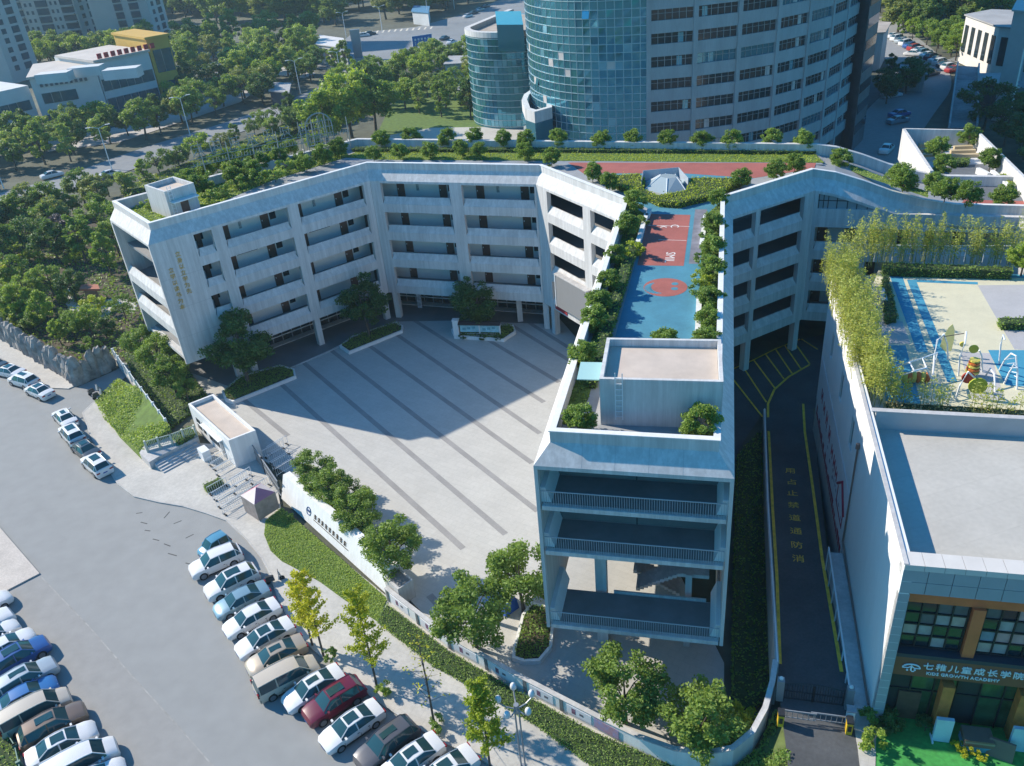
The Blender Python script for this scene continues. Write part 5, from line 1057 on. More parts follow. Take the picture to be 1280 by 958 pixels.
sgn = kb(MB().lbox(fF, .6, 32, -.6, -.24, 4.15, 5.62), 'sign_board', mat('sign_brown', (.24, .085, .045), .6, .1))
MWt = mat('sign_white', (.85, .85, .85), .4, 0)
def ftext(s, size, a, z, o=-.2):
    t = link('sign_lettering', text_mesh(s, size, .03), MWt, sgn, fF.p(a, o, z)); t.rotation_euler = (math.pi/2, 0, fF.rz()); return t
for k, ch in enumerate('七稚儿童成长学院'): ftext(ch, .56, 2.35+k*.64, 5.05)
ftext('KIDS GROWTH ACADEMY', .31, 4.15, 4.52)
mb = MB(); cx_, o_, zc = 1.5, -.19, 4.85
def ep(x, z): return fF.p(cx_+x*.62, o_, zc+(z-4.9)*.62)
mb.tube([ep(.72*math.cos(t), 4.9+.45*math.sin(t)) for t in np.linspace(0, math.pi, 12)], .045, 5); mb.tube([ep(-.75, 4.88), ep(-.25, 4.88), ep(-.1, 5.03), ep(.1, 5.03), ep(.25, 4.88), ep(.75, 4.88)], .04, 5)
mb.tube([ep(0, 5.2), ep(0, 4.58)], .05, 5); mb.tube([ep(0, 4.58), ep(.15, 4.43), ep(.3, 4.48)], .04, 5); mb.ball(ep(-.3, 4.58), .065, 8, 5); mb.ball(ep(.32, 4.66), .065, 8, 5); mb.build('emblem', MWt, sgn)
# ground floor shopfront
M_SG = mat('shop_green_glass', (.05, .10, .05), .12, .5, .8)
for k in range(10): kb(MB().lbox(fF, .7+k*1.2, 1.8+k*1.2, rec-.18, rec-.1, .1, 3.7), 'shop_pane', M_SG if k % 3 else MATS['dark_interior']); kb(MB().lbox(fF, .6+k*1.2, .68+k*1.2, rec-.15, rec, .1, 3.75), 'mullion', M_BLACK)
kb(MB().lbox(fF, .6, 16.7, rec-.14, rec-.02, 2.5, 2.6), 'transom', M_BLACK)
dr = kb(MB().lbox(fF, 1.3, 2.5, rec-.09, rec+.04, .1, 2.4), 'door', M_BROWN)
for a in (3.3, 7.2):
    kb(MB().lbox(fF, a, a+.62, rec-.05, rec+.6, 0, 3.75), 'shop_column', mat('ochre_tile', (.60, .19, .05), .5, .2, 2))
    bx = tag(MB().lbox(fF, a-.15, a+.75, .5, .72, GZ+.05, GZ+1.9).build('display_board', mat('pale_board', (.50, .60, .66), .4, .1)), 'pale blue standing board %s the shopfront' % ('at the left of' if a < 5 else 'at the right of'), 'board')
    MB().lbox(fF, a-.2, a-.12, .3, .95, GZ+.05, GZ+.2).build('foot', M_STEEL, bx)
st_ = thing('mat_stack', 'stack of brown and blue foam mats on the green turf', 'mats', (*fF.xy(5.4, .6), GZ+.04), fF.rz())
for k in range(7): MB().box(-.75+.04*(k % 2), .75+.03*(k % 3), -.5, .5, k*.13, k*.13+.12).build('mat', rk.choice([mat('mat_brown', (.22, .13, .09), .7, .1), mat('mat_tan', (.36, .27, .19), .7, .1)]) if k > 2 else mat('mat_blue', (.10, .32, .42), .7, .1), st_)
bx = tag(MB().hexa([(-.65, -.5, 0), (.65, -.5, 0), (.65, .1, 0), (-.65, .1, 0), (-.65, -.1, 1.0), (.65, -.1, 1.0), (.65, .02, 1.0), (-.65, .02, 1.0)]).build('leaning_mat', MATS['mat_brown'], None, None, fF.p(6.6, .9, GZ+.04)), 'single brown foam mat leaning beside the mat stack', 'mat'); bx.rotation_euler = (0, 0, fF.rz()-.3)
for k, (a, o, sc, mm) in enumerate(((4.4, 1.0, .38, L_GINKGO), (4.8, 1.4, .38, L_GINKGO), (5.5, 1.5, .34, L_GINKGO), (.7, .5, .7, L_DARK), (1.0, .2, .8, L_DARK), (2.9, .1, .6, L_DARK))):
    plant('shrub', k, 'shrub', ('%s small yellow flower clump on the turf before the mats' % ORD[k]) if k < 3 else '%s dark potted plant by the shop entrance' % ORD[k-3], 'plant', fF.xy(a, o), GZ+.03, sc, mm)
# mural on the alley wall
mu_ = kb(MB().lbox(fL, S(35), S(14.6), .01, .06, -.8, 5.0), 'mural', mat('mural_white', (.62, .64, .67), .6, .06, .6))
M_MR = mat('mural_red', (.32, .02, .05), .6, .2, 2); rm = random.Random(12)
for k in range(26):
    s = 15.2+k*.74; MB().lbox(fL, S(s+.55), S(s), .06, .075, -.75, -.3+rm.uniform(0, .6)).build('mural_border', M_MR, mu_)
for k, s in enumerate((31.6, 29.7, 27.7, 25.5, 23.3, 21.7, 20.3)):
    mb = MB(); h = rm.uniform(.9, 1.3); mb.lbox(fL, S(s+.9), S(s+.65), .06, .08, 2.0, 2.0+h); mb.lbox(fL, S(s+.22), S(s), .06, .08, 2.0, 2.0+h); mb.lbox(fL, S(s+.65), S(s+.22), .06, .08, 2.0+h*.4, 2.0+h*.62); mb.build('mural_letter', M_MR, mu_)
mb = MB(); mb.lbox(fL, S(19.4), S(16.0), .06, .08, 1.0, 1.2); mb.tube([fL.p(S(19.6), .08, 2.5), fL.p(S(17.7), .08, 4.1), fL.p(S(15.6), .08, 2.5)], .12, 4); mb.lbox(fL, S(19.3), S(19.1), .06, .08, 1.2, 2.6); mb.lbox(fL, S(16.2), S(16.0), .06, .08, 1.2, 2.6); mb.build('mural_pavilion', M_MR, mu_)
for k in range(14): s = rm.uniform(16, 28); z = rm.uniform(.9, 1.7); MB().lbox(fL, S(s+.4), S(s), .06, .07, z, z+.18).build('mural_script', mat('mural_grey', (.25, .2, .28), .6, 0), mu_)
# drain pipe down the wall and along its foot
kb(MB().tube([fL.p(S(14.4), .12, 9.6), fL.p(S(14.4), .12, 1.2), fL.p(S(.8), .12, .65)], .07, 6), 'drain_pipe', mat('pipe_brown', (.25, .15, .12), .5, .1))
kb(MB().cyl(fL.xy(S(14.4), .14), .14, 9.5, 9.9, 8), 'pipe_hopper', MATS['pipe_brown'])
# raised footway with railing at the wall foot
fw_ = MB().prism([kp(.6, -.08), kp(14.0, -.08), kp(14.0, -1.0), kp(.6, -.9)], 0, GZ+.45).build('footway', M_CONC, None); tag(fw_, kind='structure')
rl = thing('footway_railing', 'pale blue-white handrail along the footway under the white wall', 'railing', (*kp(.9, -1.1), 0)); ro_ = (-rl.location[0], -rl.location[1], 0)
for k in range(8): q = kp(.9+k*1.85, -1.1); MB().tube([(*q, 1.0), (*q, GZ+1.0)], .045, 6).build('post', M_STEEL, rl).location = ro_
MB().tube([(*kp(.9, -1.1), GZ+1.0), (*kp(13.9, -1.1), GZ+1.0)], .06, 6).build('handrail', M_STEEL, rl).location = ro_
# alley gate and barriers
ga, gb_ = g(977, 874, GZ), g(1054, 884, GZ); fG = Fr(ga, gb_); gt = thing('alley_gate', 'black arched two-leaf barred gate across the alley', 'gate', (*ga, GZ)); go = (-ga[0], -ga[1], 0)
for s in (-.35, fG.L+.05): MB().lbox(fG, s, s+.4, -.2, .2, 0, 1.75).build('gate_post', M_GREY, gt).location = go; MB().ball(fG.p(s+.2, 0, 1.85), .13, 8, 6).build('post_lamp', M_WHITE, gt).location = go
n = int(fG.L/.15)
for k in range(n+1): s = .1+k*(fG.L-.2)/n; MB().lbox(fG, s-.015, s+.015, -.015, .015, .12, 1.35+.28*math.sin(math.pi*s/fG.L)).build('bar', M_BLACK, gt).location = go
for z in (.15, .8): MB().lbox(fG, .05, fG.L-.03, -.03, .03, z, z+.06).build('rail', M_BLACK, gt).location = go
mb = MB(); mb.tube([fG.p(s, 0, 1.35+.28*math.sin(math.pi*s/fG.L)) for s in np.linspace(.05, fG.L-.05, 11)], .04, 5); mb.build('top_rail', M_BLACK, gt).location = go
for s in (.07, fG.L/2-.04, fG.L/2+.04, fG.L-.07): MB().lbox(fG, s-.035, s+.035, -.035, .035, .1, 1.5).build('stile', M_BLACK, gt).location = go
M_YB = mat('barrier_yellow', (.62, .40, .02), .4, .05)
for nm, px, L_, lb in (('left', (975, 905), 2.0, 'yellow barrier box with white arm at the left of the alley entrance'), ('right', (1060, 915), 2.1, 'yellow barrier box with white arm at the right of the alley entrance')):
    c = g(*px, GZ); sg = 1 if nm == 'left' else -1; t = thing('barrier_gate', lb, 'barrier', (*c, GZ+.03), fG.rz()); 
    MB().box(-.17, .17, -.24, .24, 0, .95).build('cabinet', M_YB, t); MB().box(-.19, .19, -.26, .26, .95, 1.08).build('cabinet_cap', M_BLACK, t); MB().box(-.1, .1, -.262, -.24, .3, .75).build('cabinet_door', M_BLACK, t)
    arm = MB().box(*sorted((sg*.2, sg*L_)), .26, .32, .82, .92).build('arm', M_GREY, t)
    for k in range(6): x = sg*(.35+k*.3); MB().box(x-.015, x+.015, .275, .305, .3, .82).build('arm_rod', M_GREY, arm)
    MB().box(*sorted((sg*.2, sg*L_)), .27, .31, .28, .33).build('lower_arm', M_GREY, arm)
t = thing('card_reader', 'grey ticket machine beside the right-hand barrier box', 'machine', (*g(1061, 905, GZ), GZ+.03), fG.rz()); MB().box(-.2, .2, -.2, .2, 0, 1.25).build('body', M_STEEL, t); MB().box(-.26, .26, -.26, .26, 1.25, 1.33).build('hood', M_GREY, t)
# playground on the roof
def kdeck(nm, px, m, k): return kb(MB().sheet(gl(px, RZ), RK+.006+.004*k), nm, m)
M_CREAM = mat('cream_rubber', (.60, .56, .40), .85, .06, .6, fine=.05); M_KBLUE = mat('playground_blue', (.05, .27, .40), .8, .1, .5, fine=.06); M_KGREY = mat('playground_grey', (.42, .41, .41), .85, .06, .5, fine=.05)
kdeck('play_surface', [(1075, 395), (1098, 338), (1290, 345), (1300, 525), (1105, 512)], M_CREAM, 0)
kdeck('grey_surface', [(1222, 357), (1290, 356), (1290, 438), (1268, 437)], M_KGREY, 1); kdeck('blue_surface', [(1235, 438), (1290, 438), (1290, 484), (1257, 482)], M_KBLUE, 2); kdeck('blue_surface', [(1101, 432), (1132, 432), (1151, 505), (1107, 503)], M_KBLUE, 2)
kdeck('blue_stripe', [(1110, 339.5), (1126, 340), (1160, 441), (1146, 440)], M_KBLUE, 2); kdeck('blue_stripe', [(1133.5, 350), (1144.5, 350), (1197, 478), (1184, 478)], M_KBLUE, 2)
kdeck('blue_stripe', [(1126, 339.8), (1290, 344), (1290, 348), (1127, 343.4)], M_KBLUE, 2); kdeck('blue_stripe', [(1144.5, 350), (1222, 353), (1222, 356), (1145, 353)], M_KBLUE, 3)
kdeck('grey_surface', [(1082, 402), (1128, 402), (1138, 430), (1095, 430)], M_KGREY, 1)
kdeck('grey_surface', [(1200, 440), (1238, 442), (1256, 500), (1215, 500)], M_KGREY, 1)
hedge('hedge', 'long hedge along the back of the roof playground', 'hedge', gl([(1104, 330), (1265, 336), (1265, 342), (1103, 338)], RZ+.6), RZ, RZ+.8, L_HEDGE, .2, 55, 61)
hedge('hedge', 'short dark hedge inside the bamboo beside the stone seat', 'hedge', gl([(1103, 345), (1110, 345), (1122, 396), (1108, 400)], RZ+.5), RZ, RZ+.6, L_DARK, .2, 60, 62)
hedge('hedge', 'short clipped hedge on the grey playground surface at the right edge', 'hedge', gl([(1248, 398), (1290, 398), (1290, 406), (1252, 406)], RZ+.5), RZ, RZ+.6, L_HEDGE, .2, 60, 63)
tag(MB().lbox(Fr(g(1100, 368, RZ), g(1107, 392, RZ)), 0, 2.4, -.25, .25, RZ, RZ+.6).build('stone_seat', M_CONC), 'pale stone block seat beside the bamboo on the roof', 'seat')
mb = MB(); rt = thing('roof_railing', 'thin white railing in front of the rear bamboo on the roof', 'railing', (*g(1092, 324, RZ), RZ)); ro = tuple(-np.array(rt.location)); fR = Fr(g(1092, 327, RZ), g(1290, 329, RZ))
for k in range(14): MB().lbox(fR, k*1.5, k*1.5+.05, -.03, .03, RZ, RZ+1.5).build('post', M_STEEL, rt).location = ro
MB().lbox(fR, 0, fR.L, -.05, .05, RZ+1.5, RZ+1.6).build('handrail', M_STEEL, rt).location = ro
bl = gl([(1042, 350), (1056, 392), (1072, 440), (1087, 482), (1096, 510)], RZ)
for k in range(4): bamboo('%s stretch of tall bamboo along the alley parapet, counted from the back' % ORD[k], bl[k], bl[k+1], RZ, 2.2, 4.4-.3*k, 13, 70+k, 100)
bb = gl([(1052, 340), (1100, 330), (1150, 330), (1200, 331), (1250, 332), (1290, 333)], RZ)
for k in range(5): bamboo('%s stretch of bamboo along the rear of the roof playground, counted from the left' % ORD[k], bb[k], bb[k+1], RZ, 1.3, 4.4 if k else 5.2, 9.0, 80+k, 90)
bf = gl([(1112, 508), (1150, 508), (1200, 512), (1250, 515), (1290, 518)], RZ)
for k in range(4): bamboo('%s sparse low bamboo clump behind the roof partition wall, counted from the left' % ORD[k], bf[k], bf[k+1], RZ, .8, 2.1, 3.2, 90+k, 60)
hedge('hedge', 'pale dry ground cover strip behind the roof partition wall', 'planting', gl([(1106, 503), (1290, 513), (1290, 522), (1108, 513)], RZ+.1), RZ, RZ+.15, leafmat('leaf_dry', (.25, .22, .10), (.45, .40, .22), .2), .18, 60, 64)
plant('street', 1, 'tree', 'bushy light green tree at the right edge of the roof playground', 'tree', g(1276, 345, RZ), RZ, .42, L_BRIGHT)
# climbing frames
def tubes(name, px, r, m, par, o_):
    mb = MB(); mb.tube([(*g(u, v, RZ+z), RZ+z) for u, v, z in px], r, 6); mb.build(name, m, par).location = o_
def play(label, px): t = thing('climbing_frame', label, 'playground', (*g(*px, RZ), RZ), 0, 'playground equipment on the roof'); return t, tuple(-np.array(t.location))
MO, MY, MR2, MG2 = mat('play_orange', (.55, .14, .03), .5, .05), mat('play_yellow', (.62, .52, .10), .5, .05), mat('play_red', (.35, .03, .02), .5, .05), mat('play_lime', (.35, .38, .03), .5, .05)
t, o_ = play('white tube arch frame with orange and yellow roller drums', (1150, 470))
tubes('arch', [(1112, 472, 0), (1120, 460, 1.0), (1137, 453, 1.9), (1153, 448, 2.0), (1158, 460, 1.9)], .06, M_STEEL, t, o_); tubes('arch', [(1117, 483, 0), (1125, 470, 1.0), (1143, 464, 1.9), (1158, 460, 1.9), (1168, 482, 0)], .06, M_STEEL, t, o_)
tubes('brace', [(1137, 453, 1.9), (1143, 464, 1.9)], .05, M_STEEL, t, o_); tubes('brace', [(1153, 448, 2.0), (1172, 441, 1.9), (1165, 470, 0)], .05, M_STEEL, t, o_)
for k in range(6): c = g(1131+k*5.6, 472, RZ+.5); MB().ball((*c, RZ+.5), .24, 10, 6, 1.9).build('roller', (MY, MO)[k % 2], t, 60).location = o_
t, o_ = play('tall white climbing frame with a pale yellow petal panel', (1180, 452))
tubes('mast', [(1165, 485, 0), (1168, 445, 1.5), (1172, 425, 2.6), (1180, 418, 3.0)], .06, M_STEEL, t, o_); tubes('mast', [(1185, 450, 0), (1184, 430, 1.8), (1180, 418, 3.0)], .06, M_STEEL, t, o_); tubes('rope', [(1180, 421, 2.8), (1205, 417, 2.2)], .03, M_BROWN, t, o_)
fP2 = Fr(g(1172, 446, RZ), g(1187, 449, RZ)); prof = [(0, .9), (.18, 1.9), (.38, 2.5), (.62, 2.8), (.85, 2.4), (.98, 1.6), (.95, .7), (.5, .55)]
MB().add([fP2.p(a*fP2.L*1.05, o, RZ+z) for o in (-.04, .04) for a, z in prof], [tuple(range(8)), tuple(range(15, 7, -1))]+[(i, 8+i, 8+(i+1) % 8, (i+1) % 8) for i in range(8)]).build('petal_panel', mat('petal_cream', (.62, .58, .25), .5, .05), t).location = o_
t, o_ = play('white arch frame with stacked orange and yellow hoops and red disc', (1215, 470))
for pts in ([(1198, 470, 0), (1200, 445, 1.6), (1206, 430, 2.6), (1208, 415, 3.0)], [(1228, 465, 0), (1227, 445, 1.5), (1224, 438, 2.0)], [(1194, 500, 0), (1200, 482, 1.2), (1210, 465, 2.0)], [(1210, 465, 2.0), (1222, 476, 1.0), (1226, 490, 0)]): tubes('arch', pts, .06, M_STEEL, t, o_)
for k in range(5): c = g(1216, 462, RZ+.6); MB().cyl(c, (.46-.03*k), RZ+.4+k*.22, RZ+.54+k*.22, 12).build('hoop', (MY, MO)[k % 2], t).location = o_
for (u, v, m_, r) in ((1210, 474, MR2, .42), (1222, 484, MG2, .6), (1217, 438, MG2, .32), (1203, 432, MY, .2)):
    c = g(u, v, RZ+.9); mb = MB(); fd = Fr(c, (c[0]+KV[0], c[1]+KV[1])); mb.add([fd.p(r*math.cos(2*math.pi*k/14), o, RZ+1.0+r*math.sin(2*math.pi*k/14)) for o in (-.06, .06) for k in range(14)], [tuple(range(14)), tuple(range(27, 13, -1))]+[(k, 14+k, 14+(k+1) % 14, (k+1) % 14) for k in range(14)]); mb.build('disc', m_, t).location = o_
t, o_ = play('white curved ladder arches at the right of the playground', (1260, 470))
for pts in ([(1249, 463, 0), (1256, 450, 1.3), (1264, 442, 2.3), (1270, 445, 2.3), (1272, 465, 1.2), (1271, 487, 0)], [(1255, 480, 0), (1262, 465, 1.1), (1268, 455, 1.8), (1272, 460, 1.6)], [(1249, 455, 0), (1251, 430, 1.8), (1254, 419, 2.6), (1256, 425, 2.4)], [(1232, 470, 0), (1238, 461, .9), (1243, 468, .8), (1244, 490, 0)]): tubes('arch', pts, .06, M_STEEL, t, o_)
for k in range(5): tubes('rung', [(1256+k*3, 450+k*5, 1.3), (1268+k, 448+k*6, 1.4)], .03, M_STEEL, t, o_)
# ================================================================ behind the school
M_TG = mat('tower_glass', (.09, .33, .43), .06, 0, metal=.7, spec=.8)
M_TG2 = mat('tower_glass_pale', (.20, .45, .54), .10, 0, metal=.5)
M_TG3 = mat('tower_glass_dark', (.05, .19, .25), .05, 0, metal=.4)
M_TG4 = mat('tower_blind', (.50, .46, .44), .5, .05)
M_TC = mat('tower_concrete', (.34, .355, .365), .8, .12, .5, stretch=(1, 1, .15), fine=.1)
M_OW = mat('office_glass', (.02, .03, .035), .1, 0)
def spline(P, n):
    P = [np.array(p, float) for p in P]; P = [2*P[0]-P[1]]+P+[2*P[-1]-P[-2]]; out = []
    for i in range(1, len(P)-2):
        for k in range(n):
            t = k/n; a, b, c, d = P[i-1:i+3]; out.append(tuple(.5*((2*b)+(-a+c)*t+(2*a-5*b+4*c-d)*t*t+(-a+3*b-3*c+d)*t**3)))
    return out+[tuple(P[-2])]
def resample(P, step):
    P = np.array(P); L = np.r_[0, np.cumsum(np.linalg.norm(np.diff(P, axis=0), axis=1))]; n = max(1, round(L[-1]/step)); t = np.linspace(0, L[-1], n+1); return [(float(np.interp(a, L, P[:, 0])), float(np.interp(a, L, P[:, 1]))) for a in t]
tow = thing('office_tower', 'tall office tower with curved blue glass corner and grey concrete window grid', 'tower', (25.0, 140.0, 0)); to = (-25.0, -140.0, 0)
def tb(mb, nm, m, par=None):
    o = mb.build(nm, m, par or tow)
    if par is None: o.location = to
    return o
gP = resample(spline([(10.5, 163), (8.2, 154), (8.4, 146), (11.5, 138.5), (17, 133.5), (24.8, 131)], 10), 1.25)      # glass curve, left to right
cP = resample(spline([(24.8, 131), (34, 131.0), (45, 134.0), (56, 141.5), (65, 152.5)], 10), 6.6)                    # concrete grid curve
TOP = 64
back = [(70, 166), (84, 200), (80, 218), (24, 218), (14, 178)]  # hidden depth, lengthened to widen the tower's shadow over the back street
tb(MB().prism([Fr(gP[max(0, i-1)], gP[min(len(gP)-1, i+1)]).p(0, 0, 0)[:2] if False else p for i, p in enumerate(inset(gP+cP[1:]+back, .5))], 0, TOP), 'core', mat('tower_core', (.03, .04, .045), .6, 0))
rt_ = random.Random(21); panes = []
ROWH = 1.2
for i in range(len(gP)-1):
    fr = Fr(gP[i], gP[i+1])
    for r in range(3, 40):
        z0 = 4+r*ROWH; dist = math.hypot(gP[i][0], gP[i][1])
        panes.append((dist-.0*z0+abs(z0-26)*.05, fr, z0, i))
panes.sort(key=lambda a: a[0]); rest = {0: MB(), 1: MB(), 2: MB(), 3: MB()}
for k, (d, fr, z0, i) in enumerate(panes):
    a, b = .05, fr.L-.05; q = rt_.random(); r3 = int(round((z0-4)/ROWH)) % 3
    sel = 0 if q < .90 else (2 if q < .95 else (1 if q < .988 else 3))
    tl = [rt_.uniform(-.035, .035) for _ in range(3)]
    if rt_.random() < .02: tl = [.25, .25, 0]
    mb = rest[sel] if k >= 300 else MB()
    mb.quad(fr.p(a, tl[0]+.02, z0+.05), fr.p(b, tl[1]+.02, z0+.05), fr.p(b, tl[2]+.02, z0+ROWH-.05), fr.p(a, tl[2]+.02, z0+ROWH-.05))
    if k < 300: tb(mb, 'glass_pane', (M_TG, M_TG2, M_TG3, M_TG4)[sel])
for sel, mb in rest.items(): tag(tb(mb, 'curtain_wall', (M_TG, M_TG2, M_TG3, M_TG4)[sel]), kind='stuff')
M_MUL = mat('tower_mullion', (.42, .52, .55), .4, 0, metal=.3)
for r in range(3, 42):
    mb = MB(); loft(mb, gP, [(-.05, 4+r*ROWH-.045), (-.05, 4+r*ROWH+.045), (.09, 4+r*ROWH+.045), (.09, 4+r*ROWH-.045)]); tb(mb, 'transom', M_MUL)
for p in gP: tb(MB().box(p[0]-.045, p[0]+.045, p[1]-.06, p[1]+.045, 6, 54), 'mullion', M_MUL)
FH = 3.25
for i in range(len(cP)-1):
    fr = Fr(cP[i], cP[i+1])
    tb(MB().lbox(fr, -.35, .35, -.6, .12, 2, TOP), 'column', M_TC)
    for f in range(0, 17):
        z = 4+f*FH
        tb(MB().lbox(fr, .35, fr.L-.35, -.5, 0, z, z+1.75), 'spandrel', M_TC)
        w = tb(MB().lbox(fr, .35, fr.L-.35, -.42, -.30, z+1.75, z+FH), 'window', M_OW if rt_.random() < .85 else M_TG3)
        n = 6
        mb = MB()
        for k in range(1, n): s = .35+k*(fr.L-.7)/n; mb.lbox(fr, s-.035, s+.035, -.3, -.22, z+1.75, z+FH)
        mb.lbox(fr, .35, fr.L-.35, -.3, -.24, z+2.65, z+2.70); mb.build('window_bars', M_GREY, w)
        if rt_.random() < .3: s = .6+rt_.random()*(fr.L-2); tb(MB().lbox(fr, s, s+.8, -.3, -.27, z+1.8, z+3.1), 'blind', rt_.choice([M_TG4, M_TG2]))
# lower stair tower and podium wing of the office tower
wing = [(66, 151), (71, 158), (74, 168), (70, 172), (64, 166)]
wb = tb(MB().prism(wing, 0, 30), 'podium_wing', mat('podium_dark', (.12, .13, .14), .5, .2, .6)); 
for f in range(7):
    fr = Fr(wing[0], wing[1]); tb(MB().lbox(fr, .4, fr.L-.3, .02, .08, 3+f*3.6, 4.6+f*3.6), 'window', M_OW)
drum = [(13.2+3.4*math.cos(a), 137.6+3.0*math.sin(a)) for a in np.linspace(math.radians(95), math.radians(300), 14)]
DR = gl([(652, 125), (655, 118), (664, 112), (675, 112), (690, 122), (690, 134), (668, 140), (656, 136)], 16)
tb(MB().prism(DR, 0, 14.2), 'round_annex', M_TG3)
mb = MB(); I = inset(DR, .9)
for i in range(8): j = (i+1) % 8; mb.add([(*DR[i], 14.2), (*DR[j], 14.2), (*DR[j], 16), (*DR[i], 16), (*I[i], 14.2), (*I[j], 14.2), (*I[j], 16), (*I[i], 16)], [(0, 1, 2, 3), (3, 2, 6, 7), (5, 4, 7, 6)])
tb(mb, 'annex_parapet', M_FAC)
for i in (4, 5, 6, 7):
    fr = Fr(DR[i], DR[(i+1) % 8])
    for r in range(10):
        mb = MB(); mb.lbox(fr, 0, fr.L, 0.01, .06, 1+r*1.3, 1.1+r*1.3); tb(mb, 'transom', M_MUL)
# round glass block left of the tower
ct = np.array([9.0, 201.0]); R_ = 12.0
sm_ = thing('round_glass_block', 'lower round-cornered blue glass block left of the office tower', 'building', (float(ct[0]), float(ct[1]), 0)); so_ = (-float(ct[0]), -float(ct[1]), 0)
cv_ = [(ct[0]+R_*math.cos(a), ct[1]+R_*.95*math.sin(a)) for a in np.linspace(math.radians(172), math.radians(318), 30)]
ring = cv_+[(24, 212), (10, 225)]
MB().prism(ring, 0, 19.2).build('core', M_TG3, sm_).location = so_
mbs = [MB(), MB(), MB()]
for i in range(29):
    fr = Fr(cv_[i], cv_[i+1])
    for r in range(13): q = rt_.random(); mbs[0 if q < .8 else (1 if q < .87 else 2)].lbox(fr, .05, fr.L-.05, .0, .05+rt_.uniform(0, .05), .6+r*1.42, 1.9+r*1.42)
for mb, m in zip(mbs, (M_TG, M_TG2, M_TG3)): tag(mb.build('glass_panes', m, sm_), kind='stuff').location = so_
for r in range(14): loft(MB(), cv_, [(-.02, 1), (-.02, 2), (.1, 2), (.1, 1)]); mb = loft(MB(), cv_, [(-.02, .5+r*1.42-.06), (-.02, .5+r*1.42+.06), (.12, .5+r*1.42+.06), (.12, .5+r*1.42-.06)]); mb.build('transom', M_MUL, sm_).location = so_
mb = loft(MB(), [(8, 226)]+cv_, [(-1.2, 19.2), (-1.2, 20.3), (.15, 20.3), (.15, 19.2)]); mb.build('roof_rim', M_FAC, sm_).location = so_
MB().prism(gl([(620, 27), (652, 27), (655, 45), (622, 45)], 22), 19.2, 24).build('plant_room', M_TG3, sm_).location = so_
MB().prism(inset(ring, 1.3), 19.2, 19.3).build('roof', mat('tan_roof', (.38, .33, .28), .9, .2, .3), sm_).location = so_
# ---- far left: mall and apartment towers
mall = thing('shopping_mall', 'low white and yellow commercial building with glass bands at the far left', 'building', (*g(130, 150), 0)); mo = tuple(-np.array(mall.location))
def mb_(mb, nm, m): o = mb.build(nm, m, mall); o.location = mo; return o
M_MW = mat('mall_white', (.55, .57, .58), .7, .06, .3); M_MY = mat('mall_yellow', (.55, .34, .06), .6, .08, .4); M_MG = mat('mall_glass', (.03, .10, .13), .1, .3, .2)
def block(px_front, dep, z0, z1, m, bands, nm):
    P, Q = gl(px_front, 0); fr = Fr(P, Q); o = mb_(MB().lbox(fr, 0, fr.L, -dep, 0, z0, z1), nm, m)
    for a, b, c, d in bands:
        w = mb_(MB().lbox(fr, a*fr.L, b*fr.L, .0, .15, c, d), 'window_band', M_MG)
        n = int((b-a)*fr.L/2.2)
        for k in range(1, n): MB().lbox(fr, a*fr.L+k*2.2, a*fr.L+k*2.2+.15, .15, .25, c, d).build('mullion', M_GREY, w)
    return fr
f1 = block([(60, 165), (140, 152)], 26, 0, 13.5, M_MW, [(.1, .62, 7.0, 9.6), (0, 1, .5, 4.2)], 'mall_block')
f2 = block([(141, 150), (205, 134)], 26, 0, 15, M_MW, [(.02, .98, 7.5, 10.5), (.02, .98, 1.5, 5.5)], 'mall_block')
f3 = block([(206, 133), (232, 127)], 24, 0, 18, M_MY, [(.15, .95, 9, 15), (.1, .9, 1, 6.5)], 'mall_block')
block([(-40, 190), (56, 165)], 30, 0, 12, M_MW, [(0, .95, 6.2, 8.6), (0, .95, 1, 4)], 'mall_block')
for f_, z, m in ((f1, 13.5, mat('mall_roof', (.50, .46, .42), .9, .1, .2)), (f2, 15, MATS['mall_roof']), (f3, 18, M_MY)):
    mb_(MB().lbox(f_, -.5, f_.L+.3, -24, .6, z, z+.6), 'roof_slab', m)
for k in range(9): mb_(MB().lbox(f2, 1+k*1.9, 2.2+k*1.9, .2, .5, 15.7, 17.0), 'sign_character', mat('sign_red', (.45, .03, .04), .5, 0))
for k in range(10): mb_(MB().lbox(f1, 2+k*1.2, 2.7+k*1.2, .15, .3, 11.2, 12.0), 'sign_character', mat('sign_dark', (.08, .1, .12), .5, 0))
for px, z in (((70, 100), 14.2), ((110, 92), 14.2), ((155, 95), 15.7)):
    c = g(*px, z); mb_(MB().box(c[0]-4, c[0]+4, c[1]-2, c[1]+2, z-.4, z+1.8), 'roof_unit', M_MW)
M_AP = mat('apartment_render', (.46, .44, .42), .8, .06, .2); M_AG = mat('apartment_glass', (.03, .07, .10), .15, .2, .1)
